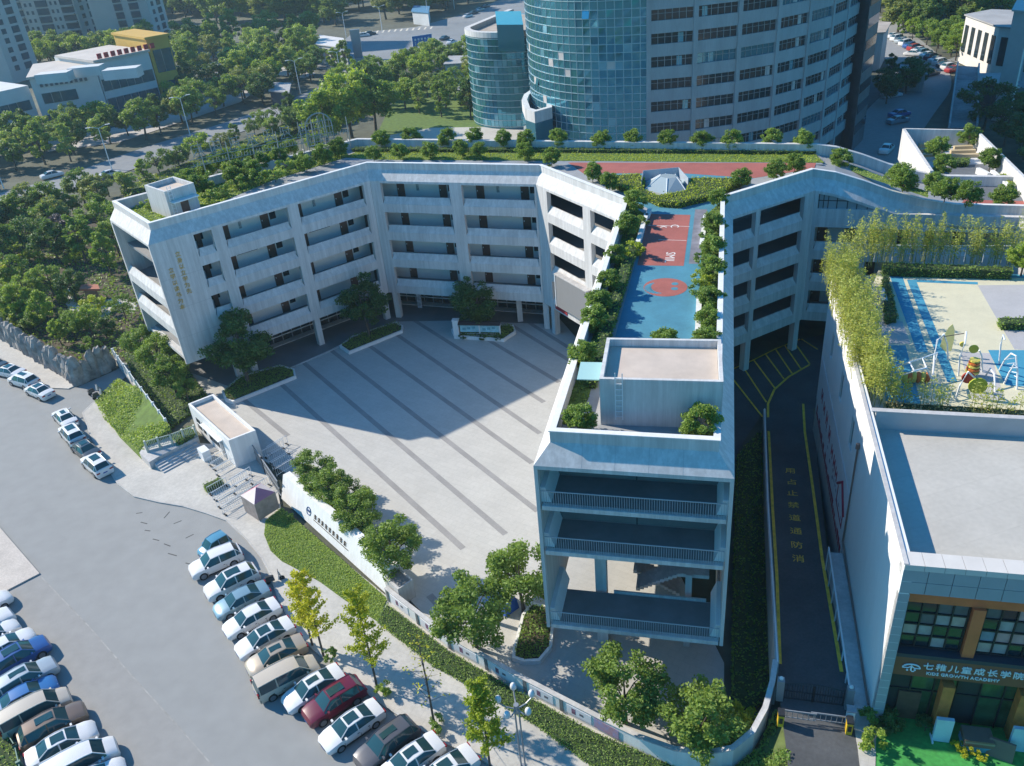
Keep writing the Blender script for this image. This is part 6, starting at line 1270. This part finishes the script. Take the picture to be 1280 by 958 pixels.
def apartment(label, px, w, dep, bays, rz=0.0, name='apartment_tower'):
    P, Q = g(*px[0]), g(*px[1]); fr = Fr(P, Q); t = thing(name, label, 'apartment tower', (*P, 0)); o_ = (-P[0], -P[1], 0); L = fr.L
    MB().lbox(fr, 0, L, -dep, 0, 0, 75).build('wall', M_AP, t).location = o_
    for (a, b, kind) in bays:
        if kind == 'glass':
            for f in range(2, 12): MB().lbox(fr, a*L, b*L, .0, .25, f*3+.5, f*3+2.9).build('window', M_AG, t).location = o_
        elif kind == 'balcony':
            for f in range(1, 12):
                w_ = MB().lbox(fr, a*L, b*L, 0, .12, f*3+.6, f*3+2.8).build('window', M_AG, t); w_.location = o_
                MB().lbox(fr, a*L, b*L, .12, .9, f*3, f*3+.35).build('balcony', M_AP, w_)
        else:
            for f in range(1, 12):
                for k in range(2): x = a*L+(b-a)*L*(k+.25)/2; MB().lbox(fr, x, x+(b-a)*L*.22, 0, .1, f*3+.9, f*3+2.3).build('window', M_AG, t).location = o_
    fs_ = Fr(Q, (Q[0]-fr.n[0]*dep, Q[1]-fr.n[1]*dep))
    for f in range(1, 12): MB().lbox(fs_, dep*.2, dep*.35, 0, .1, f*3+.8, f*3+2.5).build('window', M_AG, t).location = o_; MB().lbox(fs_, dep*.55, dep*.8, 0, .1, f*3+.5, f*3+2.7).build('window', M_AG, t).location = o_
apartment('tan apartment tower with blue glass balconies at the top left corner', ((28, 72), (112, 66)), 30, 16, [(.05, .25, 'balcony'), (.27, .42, 'small'), (.45, .62, 'glass'), (.64, .78, 'small'), (.8, .98, 'balcony')])
apartment('pale apartment tower with a blank end wall, right of the tan tower', ((130, 68), (200, 62)), 25, 16, [(.42, .56, 'glass'), (.68, .84, 'glass')])
apartment('apartment tower slice cut by the left picture edge', ((-60, 108), (18, 105)), 25, 14, [(.1, .3, 'balcony'), (.6, .8, 'glass')])
# ---- roads behind
def road(name, px, w, z, m, zz=None):
    P = spline(gl(px, 0), 6); a = offset_path(P, w/2); b = offset_path(P, -w/2); mb = MB()
    for i in range(len(P)-1): mb.quad((*a[i], z), (*a[i+1], z), (*b[i+1], z), (*b[i], z))
    return tag(mb.build(name, m), kind='structure'), P
M_BRD = mat('boulevard_asphalt', (.22, .23, .235), .9, .12, .05, fine=.1)
_, BP = road('boulevard', [(-140, 292), (0, 252), (100, 224), (200, 188), (330, 146), (430, 106), (520, 62), (600, 30), (700, -10)], 13, .02, M_BRD)
road('cross_street', [(250, 70), (400, 57), (470, 55), (560, 52), (700, 60)], 20, .015, M_BRD)
struct('junction', MB().sheet(gl([(380, 84), (420, 60), (440, 42), (520, 34), (580, 18), (640, -6), (680, 0), (660, 60), (600, 84), (560, 70), (500, 82), (440, 92)]), .024), M_BRD)
mb = MB()
for k in range(13): fr = Fr(g(448+k*7.5, 43.2-k*.55), g(450+k*7.5, 40.2-k*.55)); mb.lbox(fr, 0, fr.L, -.35, .35, .02, .034)
tag(mb.build('crosswalk_marking', mat('crosswalk_paint', (.6, .55, .45), .8, .1)), kind='structure')
road('back_street', [(1020, 260), (1085, 188), (1125, 140), (1150, 105), (1140, 72), (1112, 45), (1085, 22)], 13, .02, M_ASPH2)
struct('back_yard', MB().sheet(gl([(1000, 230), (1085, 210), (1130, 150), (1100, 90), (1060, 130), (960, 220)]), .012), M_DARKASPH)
struct('side_street', MB().sheet(gl([(1185, 75), (1215, 62), (1290, 95), (1300, 120), (1240, 92)]), .012), M_BRD)
# concrete ramp deck and small sheds by the back street
mb = MB(); RD = gl([(1185, 160), (1222, 160), (1224, 84), (1196, 82)], 3)
rd = tag(mb.prism(RD, 0, 3).build('ramp_deck', mat('stained_concrete', (.26, .27, .27), .9, .35, .15, fine=.2)), 'long stained concrete ramp deck beside the back street', 'ramp')
for i in (1, 3): fr = Fr(RD[i], RD[(i+1) % 4]); MB().lbox(fr, 0, fr.L, -.3, .0, 3, 3.9).build('ramp_parapet', M_CONC, rd)
def simple_house(name, label, px, z, m, roof, cat='building', wins=0):
    P = gl(px, z); t = thing(name, label, cat, (*P[0], 0)); o_ = (-P[0][0], -P[0][1], 0)
    MB().prism(P, 0, z-.3).build('wall', m, t).location = o_; MB().prism(inset(P, -.4), z-.3, z).build('roof', roof, t).location = o_
    if wins:
        for i in range(len(P)):
            a = sum(P[k][0]*P[(k+1) % len(P)][1]-P[(k+1) % len(P)][0]*P[k][1] for k in range(len(P)))
            fr = Fr(P[i], P[(i+1) % len(P)]) if a > 0 else Fr(P[(i+1) % len(P)], P[i]); n = max(1, int(fr.L/3.2))
            for k in range(n):
                for f in range(wins): MB().lbox(fr, (k+.25)*fr.L/n, (k+.75)*fr.L/n, 0, .12, z*(f+.25)/wins, z*(f+.8)/wins).build('window', M_OW, t).location = o_
    return t
M_TR = mat('grey_roof', (.33, .33, .33), .9, .15, .2)
simple_house('white_hall', 'white columned hall at the top right corner', [(1208, 18), (1250, 33), (1290, 36), (1290, 14), (1240, 12)], 11, mat('hall_white', (.62, .60, .57), .7, .05), M_TR, wins=1)
simple_house('white_hall_tower', 'tall white block cut by the top right corner', [(1268, 12), (1290, 14), (1295, 2), (1274, 0)], 20, MATS['hall_white'], MATS['hall_white'])
simple_house('shed', 'low grey shed beside the back street', [(1126, 90), (1157, 92), (1152, 80), (1128, 78)], 4, M_CONC, M_TR)
simple_house('shed', 'flat roofed car port right of the ramp deck', [(1228, 104), (1272, 106), (1255, 92), (1226, 92)], 4, mat('carport_dark', (.08, .08, .09), .8, 0), M_TR)
simple_house('low_building', 'low building with pale roof behind the office tower\'s right edge', [(1072, 42), (1105, 40), (1112, 28), (1080, 26)], 9, M_CONC, MATS['tan_roof'])
simple_house('kiosk', 'white pavilion with flat roof near the road junction', [(396, 55), (432, 60), (428, 48), (400, 44)], 6, M_MW, mat('kiosk_roof', (.6, .58, .56), .7, .05), wins=1)
simple_house('kiosk', 'small dark bus shelter beside the boulevard', [(337, 113), (360, 115), (362, 104), (340, 103)], 4, mat('carport_dark', (.08, .08, .09), .8, 0), M_TR)
simple_house('pavilion', 'grey roofed pavilion behind the round glass block', [(556, 80), (590, 78), (586, 70), (562, 70)], 6, M_CONC, M_TR)
simple_house('pavilion', 'low brown roofed pavilion at the foot of the round glass block', [(573, 112), (596, 112), (594, 104), (576, 104)], 4, mat('brown_wall', (.25, .15, .10), .8, .1), M_TR)
simple_house('gate_house', 'low blue roofed shed by the trees at the top', [(515, 14), (535, 16), (536, 8), (518, 7)], 5, M_MW, mat('blue_roof', (.08, .22, .35), .6, .1))
py = thing('advert_pylon', 'tall grey advertising pylon near the road junction', 'pylon', (*g(449, 75), 0)); MB().hexa([(-1.3, -.5, 0), (1.3, -.5, 0), (1.3, .5, 0), (-1.3, .5, 0), (-1.6, -.5, 9.5), (1.6, -.5, 9.5), (1.6, .5, 9.5), (-1.6, .5, 9.5)]).build('slab', M_GREY, py); MB().box(-2, 2, -1, 1, 0, .6).build('base', M_CONC, py)
c = g(531, 76); gs = thing('road_sign', 'blue overhead direction sign at the road junction', 'sign', (*c, 0), .35)
pn = MB().box(-3.2, 3.2, -.1, .1, 4.6, 7.6).build('panel', mat('sign_blue_board', (.01, .16, .50), .4, 0), gs); MB().box(-3.35, 3.35, -.05, .15, 4.45, 7.75).build('panel_border', M_STEEL, gs)
for k in range(5):
    MB().box(-2.6+k*1.1, -2.0+k*1.1, -.13, -.1, 6.3, 6.9).build('sign_text', M_STEEL, pn); MB().box(-2.5+k*1.1, -2.3+k*1.1, -.13, -.1, 5.0, 6.0).build('sign_arrow', M_STEEL, pn)
MB().cyl((3.0, .3), .2, 0, 7.5, 8).build('post', M_GREY, gs)
# street lamps
def slamp(px, label, h=9.0, rz=.5):
    t = thing('street_lamp', label, 'street lamp', (*g(*px), 0), rz, 'boulevard street lamps'); MB().tube([(0, 0, 0), (0, 0, h)], [.14, .08], 6).build('post', M_STEEL, t)
    for s in (-1, 1): a = MB().tube([(0, 0, h), (s*1.3, 0, h+.45), (s*2.1, 0, h+.5)], .05, 5).build('arm', M_STEEL, t); MB().box(*sorted((s*1.5, s*2.5)), -.18, .18, h+.42, h+.55).build('lamp_head', M_WHITE, a)
for k, px in enumerate(((140, 212), (238, 170), (376, 118), (5, 236), (428, 106), (478, 40), (536, 30), (433, 48), (568, 12))): slamp(px, '%s two-armed street lamp along the boulevard and junction, counted as seen from the near left' % ORD[k])
struct('mall_forecourt', MB().sheet(gl([(150, 178), (235, 150), (300, 128), (330, 108), (260, 118), (150, 158), (60, 175), (60, 190)]), .010), mat('forecourt_paving', (.42, .40, .39), .9, .15, .1, fine=.1))
struct('park_path', MB().sheet(gl([(240, 80), (300, 74), (360, 80), (395, 92), (380, 98), (330, 92), (260, 92)]), .010), MATS['forecourt_paving'])
# ---- rock wall and garden at the left
M_ROCK = mat('weathered_rock', (.17, .16, .15), .95, .3, 1.1, bump=1.0, col2=(.40, .37, .34))
rw_ = thing('rock_wall', 'rough grey artificial rock wall round the garden at the left', 'wall', (*g(97, 483), 0)); rwo = tuple(-np.array(rw_.location))
WPX = [(-70, 392), (0, 424), (48, 454), (97, 483), (120, 473), (146, 458)]; WP = gl(WPX); rk_ = random.Random(8)
for i in range(len(WP)-1):
    fr = Fr(WP[i], WP[i+1]); n = max(2, round(fr.L/.95))
    for k in range(n):
        a = k*fr.L/n; b = (k+1)*fr.L/n; mb = MB(); h = rk_.uniform(2.4, 3.7); rings = []
        N = 8
        for z, sc in ((-.1, 1.12), (h*.3, 1.05), (h*.62, .98), (h*.86, .86), (h, .45)):
            cx0, co = (a+b)/2+rk_.uniform(-.1, .1), -.45+rk_.uniform(-.15, .15)
            rings.append([fr.p(cx0+math.cos(2*math.pi*q/N)*(b-a)*.66*sc*rk_.uniform(.8, 1.15), co+math.sin(2*math.pi*q/N)*.55*sc*rk_.uniform(.75, 1.25), z+rk_.uniform(-.15, .15)) for q in range(N)])
        vs = [p for r in rings for p in r]; fs_ = [(j*N+q, j*N+(q+1) % N, (j+1)*N+(q+1) % N, (j+1)*N+q) for j in range(4) for q in range(N)]+[tuple(range(4*N, 5*N))]
        mb.add(vs, fs_); mb.build('rock', M_ROCK, rw_).location = rwo
struct('garden', MB().sheet(gl([(-100, 360), (0, 412), (97, 470), (146, 452), (235, 440), (200, 380), (150, 280), (0, 262), (-120, 270)]), .01), M_SOIL)
struct('garden_path', MB().sheet(gl([(72, 362), (84, 358), (95, 378), (120, 378), (150, 372), (172, 380), (168, 392), (140, 388), (130, 404), (108, 398), (88, 390)]), .03), mat('pale_path', (.50, .47, .42), .9, .15, .5))
simple_house('pergola', 'small red-brown garden pavilion beyond the rock wall', [(103, 360), (120, 360), (119, 357), (104, 357)], 2.4, mat('brown_wall', (.25, .15, .10), .8, .1), mat('red_tile', (.35, .12, .07), .8, .1))
gi = [(20, 360, 'garden_tree', 1.0, L_MID), (40, 380, 'garden_tree', .8, L_BRIGHT), (68, 372, 'garden_tree', .85, L_MID), (10, 330, 'garden_tree', 1.1, L_MID), (96, 375, 'garden_tree', .7, L_DARK), (40, 322, 'garden_tree', 1.2, L_DARK), (75, 330, 'garden_tree', 1.1, L_DARK), (110, 330, 'garden_tree', 1.2, L_MID), (140, 345, 'garden_tree', 1.0, L_MID), (25, 400, 'garden_tree', .8, L_BRIGHT), (60, 410, 'garden_tree', .8, L_BRIGHT), (95, 425, 'garden_tree', .7, L_MID), (115, 418, 'garden_tree', .75, L_BRIGHT), (135, 425, 'garden_tree', .5, L_DARK), (158, 400, 'garden_tree', .6, L_MID), (-10, 385, 'garden_tree', .8, L_BRIGHT), (130, 300, 'garden_tree', 1.2, L_MID), (160, 305, 'garden_tree', 1.1, L_MID), (150, 320, 'garden_tree', 1.0, L_MID), (-5, 300, 'garden_tree', 1.2, L_DARK), (85, 310, 'garden_tree', 1.0, leafmat('leaf_purple', (.06, .05, .07), (.16, .13, .16), .2)), (60, 300, 'garden_tree', 1.1, L_MID), (30, 290, 'garden_tree', 1.1, L_MID), (45, 415, 'garden_tree', .5, L_MID), (78, 432, 'garden_tree', .55, L_BRIGHT), (5, 395, 'garden_tree', .7, L_BRIGHT)]
gi.sort(key=lambda a: a[0])
for k, (u, v, n, s, m) in enumerate(gi): plant(('loose', 'street', 'slim', 'loose')[k % 4], k, n, 'bushy tree in the walled garden, %s from the left' % (ORD+['twenty-first', 'twenty-second', 'twenty-third', 'twenty-fourth', 'twenty-fifth', 'twenty-sixth'])[k], 'tree', g(u, v), 0, s*.82, m, 'trees in the walled garden')
turf('garden_cover', gl([(-90, 365), (0, 408), (95, 462), (146, 448), (230, 438), (196, 380), (150, 290), (0, 270), (-110, 280)]), .12, L_HEDGE, None, .45, 6, 73)
rg_ = random.Random(31); gsp = sorted((u, v) for u, v in [(rg_.uniform(0, 140), rg_.uniform(300, 440)) for k in range(34)] if v < 405+u*.42)[:26]
for k, (u, v) in enumerate(gsp): plant('shrub', k, 'shrub', 'low shrub in the walled garden, %s of its shrubs from the left' % ('%d%s' % (k+1, 'th' if 10 <= (k+1) % 100 <= 20 else {1: 'st', 2: 'nd', 3: 'rd'}.get((k+1) % 10, 'th'))), 'shrub', g(u, v), 0, rg_.uniform(1.0, 1.9), rg_.choice([L_BRIGHT, L_HEDGE, L_MID, L_YEL]), 'shrubs in the walled garden')
# ---- street trees and woods
def ordn(k):
    n = k+1; return '%d%s' % (n, 'th' if 10 <= n % 100 <= 20 else {1: 'st', 2: 'nd', 3: 'rd'}.get(n % 10, 'th'))
rngt = np.random.default_rng(44); SCHOOLPOLY = [A2, A_, B_, R3]
def scatter(label, px, n, kind, sc, mats, group, name='tree', mind=3.0, avoid=(), seed=1, z=0.0):
    rg = np.random.default_rng(seed); P = gl(px); pts = []; cand = pts_in(P, n*14, rg)
    for q in cand:
        if len(pts) >= n: break
        if any((q[0]-a)**2+(q[1]-b)**2 < mind**2 for a, b in pts): continue
        if any(inside(q, av) for av in avoid): continue
        pts.append((q[0], q[1]))
    def _px(q): c_ = _R.T @ np.array([q[0], q[1], -CAMH]); return c_[0]/c_[2]
    pts.sort(key=_px)
    for k, q in enumerate(pts): plant(kind if kind == 'big' else ('street', 'slim', 'loose', 'street')[int(q[0]*5+q[1]*11) % 4], int(q[0]*7+q[1]*3) % 9, name, '%s, %s from the left' % (label, ordn(k)), 'tree', q, z, sc*rg.uniform(.8, 1.2), mats[int(rg.integers(len(mats)))], group)
bl_ = offset_path(BP, 8.2); br_ = offset_path(BP, -8.2); BAND = bl_+br_[::-1]; SQ = gl([(380, 70), (640, 76), (660, 20), (420, 36)])
mallp = gl([(-40, 192), (60, 168), (140, 155), (235, 130), (225, 70), (0, 90)])
L_OLIVE = leafmat('leaf_olive', (.17, .21, .06), (.35, .40, .13), .36); L_LIGHT = leafmat('leaf_light', (.18, .28, .07), (.42, .52, .15), .40)
FM = [L_FAR, L_MID, L_DARK, L_OLIVE, L_LIGHT, L_MID]
scatter('street tree between the mall and the boulevard', [(-60, 250), (0, 225), (120, 195), (230, 160), (330, 130), (410, 100), (400, 80), (250, 125), (140, 160), (60, 172), (-60, 205)], 50, 'street', 1.05, FM+[L_BRIGHT], 'trees between mall and boulevard', 'street_tree', 4.6, (BAND, mallp), 2)
scatter('tree on the planted strip between boulevard and school', [(-60, 320), (0, 280), (120, 248), (180, 232), (300, 178), (420, 132), (500, 100), (500, 120), (430, 150), (250, 205), (150, 262), (0, 330)], 50, 'street', .72, FM+[L_BRIGHT], 'trees between boulevard and school', 'street_tree', 4.0, (BAND, SCHOOLPOLY), 3)
scatter('tree beside the road junction', [(400, 110), (440, 80), (500, 78), (600, 84), (600, 150), (520, 150), (430, 130)], 38, 'street', 1.0, FM+[L_BRIGHT], 'trees beside the junction', 'tree', 5.0, (BAND,), 4)
scatter('large tree of the park wood along the top', [(185, 50), (200, 30), (420, 32), (520, 22), (610, 4), (600, -6), (180, -4), (150, 40)], 110, 'big', .95, [L_FAR, L_OLIVE, L_MID, L_FAR], 'park wood along the top', 'park_tree', 7.5, (SQ, BAND), 5)
scatter('park tree between mall and junction', [(215, 95), (240, 60), (330, 50), (400, 52), (400, 85), (330, 110), (240, 130)], 40, 'street', 1.35, FM, 'park trees between mall and junction', 'park_tree', 6, (BAND, mallp, SQ), 6)
scatter('tree at the foot of the apartment towers', [(0, 98), (0, 78), (120, 72), (200, 66), (205, 76), (100, 82)], 28, 'street', 1.3, [L_FAR, L_MID, L_BRIGHT], 'trees at the apartment towers', 'tree', 6, (mallp,), 7)
scatter('large tree of the wood at the top right', [(1075, 15), (1110, 40), (1180, 45), (1215, 35), (1290, 12), (1290, -30), (1060, -30)], 60, 'big', .85, [L_FAR, L_OLIVE, L_MID], 'wood at the top right', 'park_tree', 8, (), 8)
scatter('tree by the white hall', [(1120, 45), (1195, 78), (1240, 82), (1280, 90), (1280, 82), (1200, 55), (1170, 45)], 26, 'street', .75, [L_MID, L_FAR, L_BRIGHT], 'trees by the white hall', 'street_tree', 4.5, (), 9)
scatter('shaded tree in the yard behind the walled roof garden', [(1225, 165), (1290, 165), (1290, 215), (1250, 190)], 12, 'street', 1.1, [L_DARK, L_FAR], 'trees in the back yard', 'tree', 4.5, (), 10)
scatter('shaded tree in the small car park by the tower', [(1100, 150), (1104, 110), (1112, 95), (1125, 118), (1150, 118), (1148, 104), (1130, 100), (1120, 130)], 8, 'street', .7, [L_DARK], 'trees in the tower car park', 'tree', 4, (), 11)
plant('street', 2, 'dense_bamboo_grove', 'tall dense green grove behind the arched roof emblem', 'tree', g(440, 172), 0, 1.9, L_BRIGHT); plant('street', 0, 'dense_bamboo_grove', 'tall green grove right of the arched roof emblem', 'tree', g(470, 165), 0, 1.7, L_MID); plant('street', 1, 'dense_bamboo_grove', 'tall green grove left of the arched roof emblem', 'tree', g(410, 185), 0, 1.6, L_BRIGHT)
turf('verge_grass', gl([(120, 262), (180, 238), (300, 184), (420, 138), (470, 118), (480, 130), (400, 170), (250, 215), (150, 270)]), .1, L_YEL, None, .8, 2.2, 71)
hedge('clipped_hedge', 'long sunny yellow-green hedge along the boulevard\'s near side', 'hedge', gl([(150, 236), (260, 194), (350, 158), (428, 122), (440, 132), (350, 172), (260, 206), (160, 246)], 1.0), 0, 1.2, L_YEL, .5, 7, 72)
struct('far_lawn', MB().sheet(gl([(500, 108), (560, 84), (600, 90), (610, 160), (540, 172), (470, 170)]), .008), M_LAWNB)
struct('school_rear_yard', MB().sheet(gl([(470, 172), (540, 160), (670, 158), (670, 185), (480, 185)]), .02), M_PAVE)
# parked and driving cars far off: body and glass only
RCOL = ['white', 'white', 'silver', 'white', 'blue', 'red', 'white', 'teal', 'white', 'maroon', 'silver', 'white', 'dark', 'white', 'red']
for k in range(15):
    t_ = k/14; px = (1117+t_*75, 47.5+t_*42.5); car_at(('sedan', 'suv')[k % 2], RCOL[k], '%s car from the far end of the parked row along the back street' % ORD[k], g(*px), .35, 'cars parked along the back street', detail=False)
for px, co, lb, rz in (((1141, 70), 'white', 'white car driving on the back street', 2.2), ((1163, 95), 'dark', 'dark van parked by the grey shed', .4), ((1117, 106), 'silver', 'silver car in the shade at the tower car park, farthest', .2), ((1115, 114), 'teal', 'teal car in the tower car park, middle of three', .2), ((1114, 122), 'white', 'white car in the tower car park, nearest of three', .2), ((1124, 146), 'midblue', 'blue car in the shaded yard right of the tower', .3), ((1122, 154), 'teal', 'second blue-grey car in the shaded yard', .3), ((1108, 190), 'white', 'white car in the deep shade behind the roof parapet', .9), ((1245, 115), 'silver', 'silver car under the far car port, left', .1), ((1260, 112), 'white', 'white car under the far car port, right', .1), ((138, 221), 'white', 'white car driving on the boulevard', .75), ((66, 222), 'white', 'small white car at the boulevard\'s left part', .7), ((455, 46), 'white', 'white car waiting at the far junction', .2), ((463, 44), 'dark', 'dark car waiting at the far junction', .2), ((565, 55), 'white', 'white car stopped at the near side of the junction', 1.0), ((556, 50), 'dark', 'dark car stopped at the near side of the junction', 1.0), ((585, 22), 'white', 'white car in the far queue at the junction', .8), ((592, 18), 'dark', 'dark car in the far queue at the junction', .8), ((600, 14), 'silver', 'silver car in the far queue at the junction', .8), ((607, 10), 'dark', 'last dark car in the far queue at the junction', .8)):
    car_at('sedan', co, lb, g(*px), rz, None, detail=False, name='distant_car')
# ================================================================ trees round the plaza and street
for i, (u, v, sc, lb) in enumerate(((311, 482, 1.38, 'dark leafy tree in the arcade planter nearest the gable'), (463, 424, 1.2, 'dark leafy tree in the planter at the arcade corner'), (598, 414, 1.1, 'dark leafy tree behind the blue notice board'))):
    plant('court', i, 'plaza_tree', lb, 'tree', g(u, v), .3, sc, L_DARK)
for i, (u, v, sc, lb) in enumerate(((398, 617, .72, 'round tree nearest the gate in the row behind the sign wall'), (420, 640, .78, 'second tree in the row behind the sign wall'), (443, 650, .66, 'smaller tree on the plaza side of the sign wall row'), (455, 672, .72, 'middle tree in the row behind the sign wall'), (497, 722, .92, 'tall tree at the end block of the sign wall'))):
    plant('camphor', i, 'plaza_tree', lb, 'tree', g(u, v), .1, sc, L_MID, 'trees behind the sign wall')
for i, (u, v, sc, lb) in enumerate(((596, 812, 1.0, 'full green tree just behind the bannered boundary wall'), (655, 765, 1.0, 'green tree against the front left corner of the middle wing'), (782, 905, .98, 'large tree in front of the middle wing, left of the two at the wall'), (873, 940, .92, 'tree at the curved wall end, right of the large one'))):
    plant('camphor', i+1, 'plaza_tree', lb, 'tree', g(u, v), .1, sc, L_MID)
plant('shrub', 1, 'shrub', 'bright yellow-green shrub inside the curved wall end', 'shrub', g(925, 915), .1, 1.3, L_YEL)
plant('shrub', 2, 'shrub', 'leafy shrub at the base of the right tree inside the curved wall', 'shrub', g(905, 935), .1, 1.2, L_BRIGHT)
for i, (u, v, sc) in enumerate(((205, 468, .85), (222, 496, .85), (182, 452, .8), (236, 503, .5))):
    plant('camphor', i, 'garden_tree', '%s tree of the group between white fence and school gable' % ORD[i], 'tree', g(u, v), .2, sc, L_MID)
# ginkgo saplings along the car row
def ginkgo(px, h, label, seed, leaves=900, m=L_GINKGO):
    rng = np.random.default_rng(seed); t = thing('ginkgo_sapling', label, 'tree', (*g(*px), PVZ), 0, 'saplings along the car row'); mb = MB(); mb.tube([(0, 0, 0), (.05, .03, h*.5), (0, 0, h)], [.09, .06, .015], 6); C = []
    nb = 26
    for k in range(nb):
        z = h*(.26+.72*k/nb); a = k*2.4+rng.normal()*.3; L = (.38+1.0*(1-k/nb)**.9)*rng.uniform(.6, 1.15)*h/7.5; e = np.array([L*math.cos(a), L*math.sin(a), L*.75]); p0 = np.array([0, 0, z]); mb.tube([p0, p0+e*.55+np.array([0, 0, -.04]), p0+e], [.022, .014, .006], 4)
        n = leaves//nb
        if n: tt = rng.uniform(.15, 1.05, n); C.append(p0+e*tt[:, None]+rng.normal(size=(n, 3))*.12)
    mb.build('trunk', M_TRUNK, t)
    if leaves: tag(link('crown', leafmesh('crown', np.vstack(C), .2, rng), m, t), kind='stuff')
ginkgo((405, 822), 8.6, 'yellow ginkgo sapling behind the beige van', 1, 3200)
ginkgo((391, 808), 6.6, 'slimmer yellow ginkgo sapling just behind the bronze saloon', 2, 2000)
ginkgo((472, 862), 9.6, 'yellow-green ginkgo sapling behind the maroon SUV', 3, 3600, leafmat('leaf_ginkgo_green', (.24, .30, .012), (.50, .52, .03), .45))
ginkgo((543, 906), 8.6, 'bare sapling with thin twigs behind the dark grey SUV', 4, 150)
ginkgo((613, 962), 8.2, 'leafy yellow-green sapling left of the globe street lamp', 5, 5000, leafmat('leaf_ginkgo_lime', (.20, .29, .02), (.44, .50, .05), .45))
for k, (u, v) in enumerate(((480, 868), (548, 912), (412, 826))): plant('shrub', k, 'shrub', '%s small bush at the foot of the saplings' % ORD[k], 'shrub', g(u, v), PVZ, .62, L_HEDGE if k else L_BRIGHT)
plant('shrub', 2, 'shrub', 'small bush on the lawn near the pink tent', 'shrub', g(361, 651), .15, .45, L_HEDGE)
plant('shrub', 0, 'shrub', 'leafy shrubs at the turf corner beside the alley apron', 'shrub', g(1090, 905, GZ), GZ, .8, L_MID)
plant('shrub', 1, 'shrub', 'second leafy shrub along the turf edge by the alley', 'shrub', g(1089, 935, GZ), GZ, .8, L_BRIGHT)
hedge('hedge', 'green hedge strip behind the fence at the lower left corner', 'hedge', gl([(-40, 880), (0, 900), (22, 940), (32, 975), (-60, 990)], .3), .0, .5, L_LAWN, .2, 60, 27)
fence('green_fence', 'green metal fence at the lower left corner behind the parked cars', [(-30, 880), (2, 905), (24, 942), (34, 985)], .0, .9, mat('green_metal', (.05, .16, .13), .5, .05), 2.0, .1)
# ================================================================ air
hz = MB().box(-700, 700, -40, 900, -1.5, 80).build('haze', None); tag(hz, kind='stuff')
hm = bpy.data.materials.new('haze_air'); hm.use_nodes = True; hn = hm.node_tree; hn.nodes.remove(hn.nodes['Principled BSDF'])
pv = hn.nodes.new('ShaderNodeVolumePrincipled'); pv.inputs['Color'].default_value = (.62, .86, 1.0, 1); pv.inputs['Density'].default_value = .0002; pv.inputs['Anisotropy'].default_value = .2
hn.links.new(pv.outputs[0], hn.nodes['Material Output'].inputs['Volume']); hz.data.materials.append(hm)
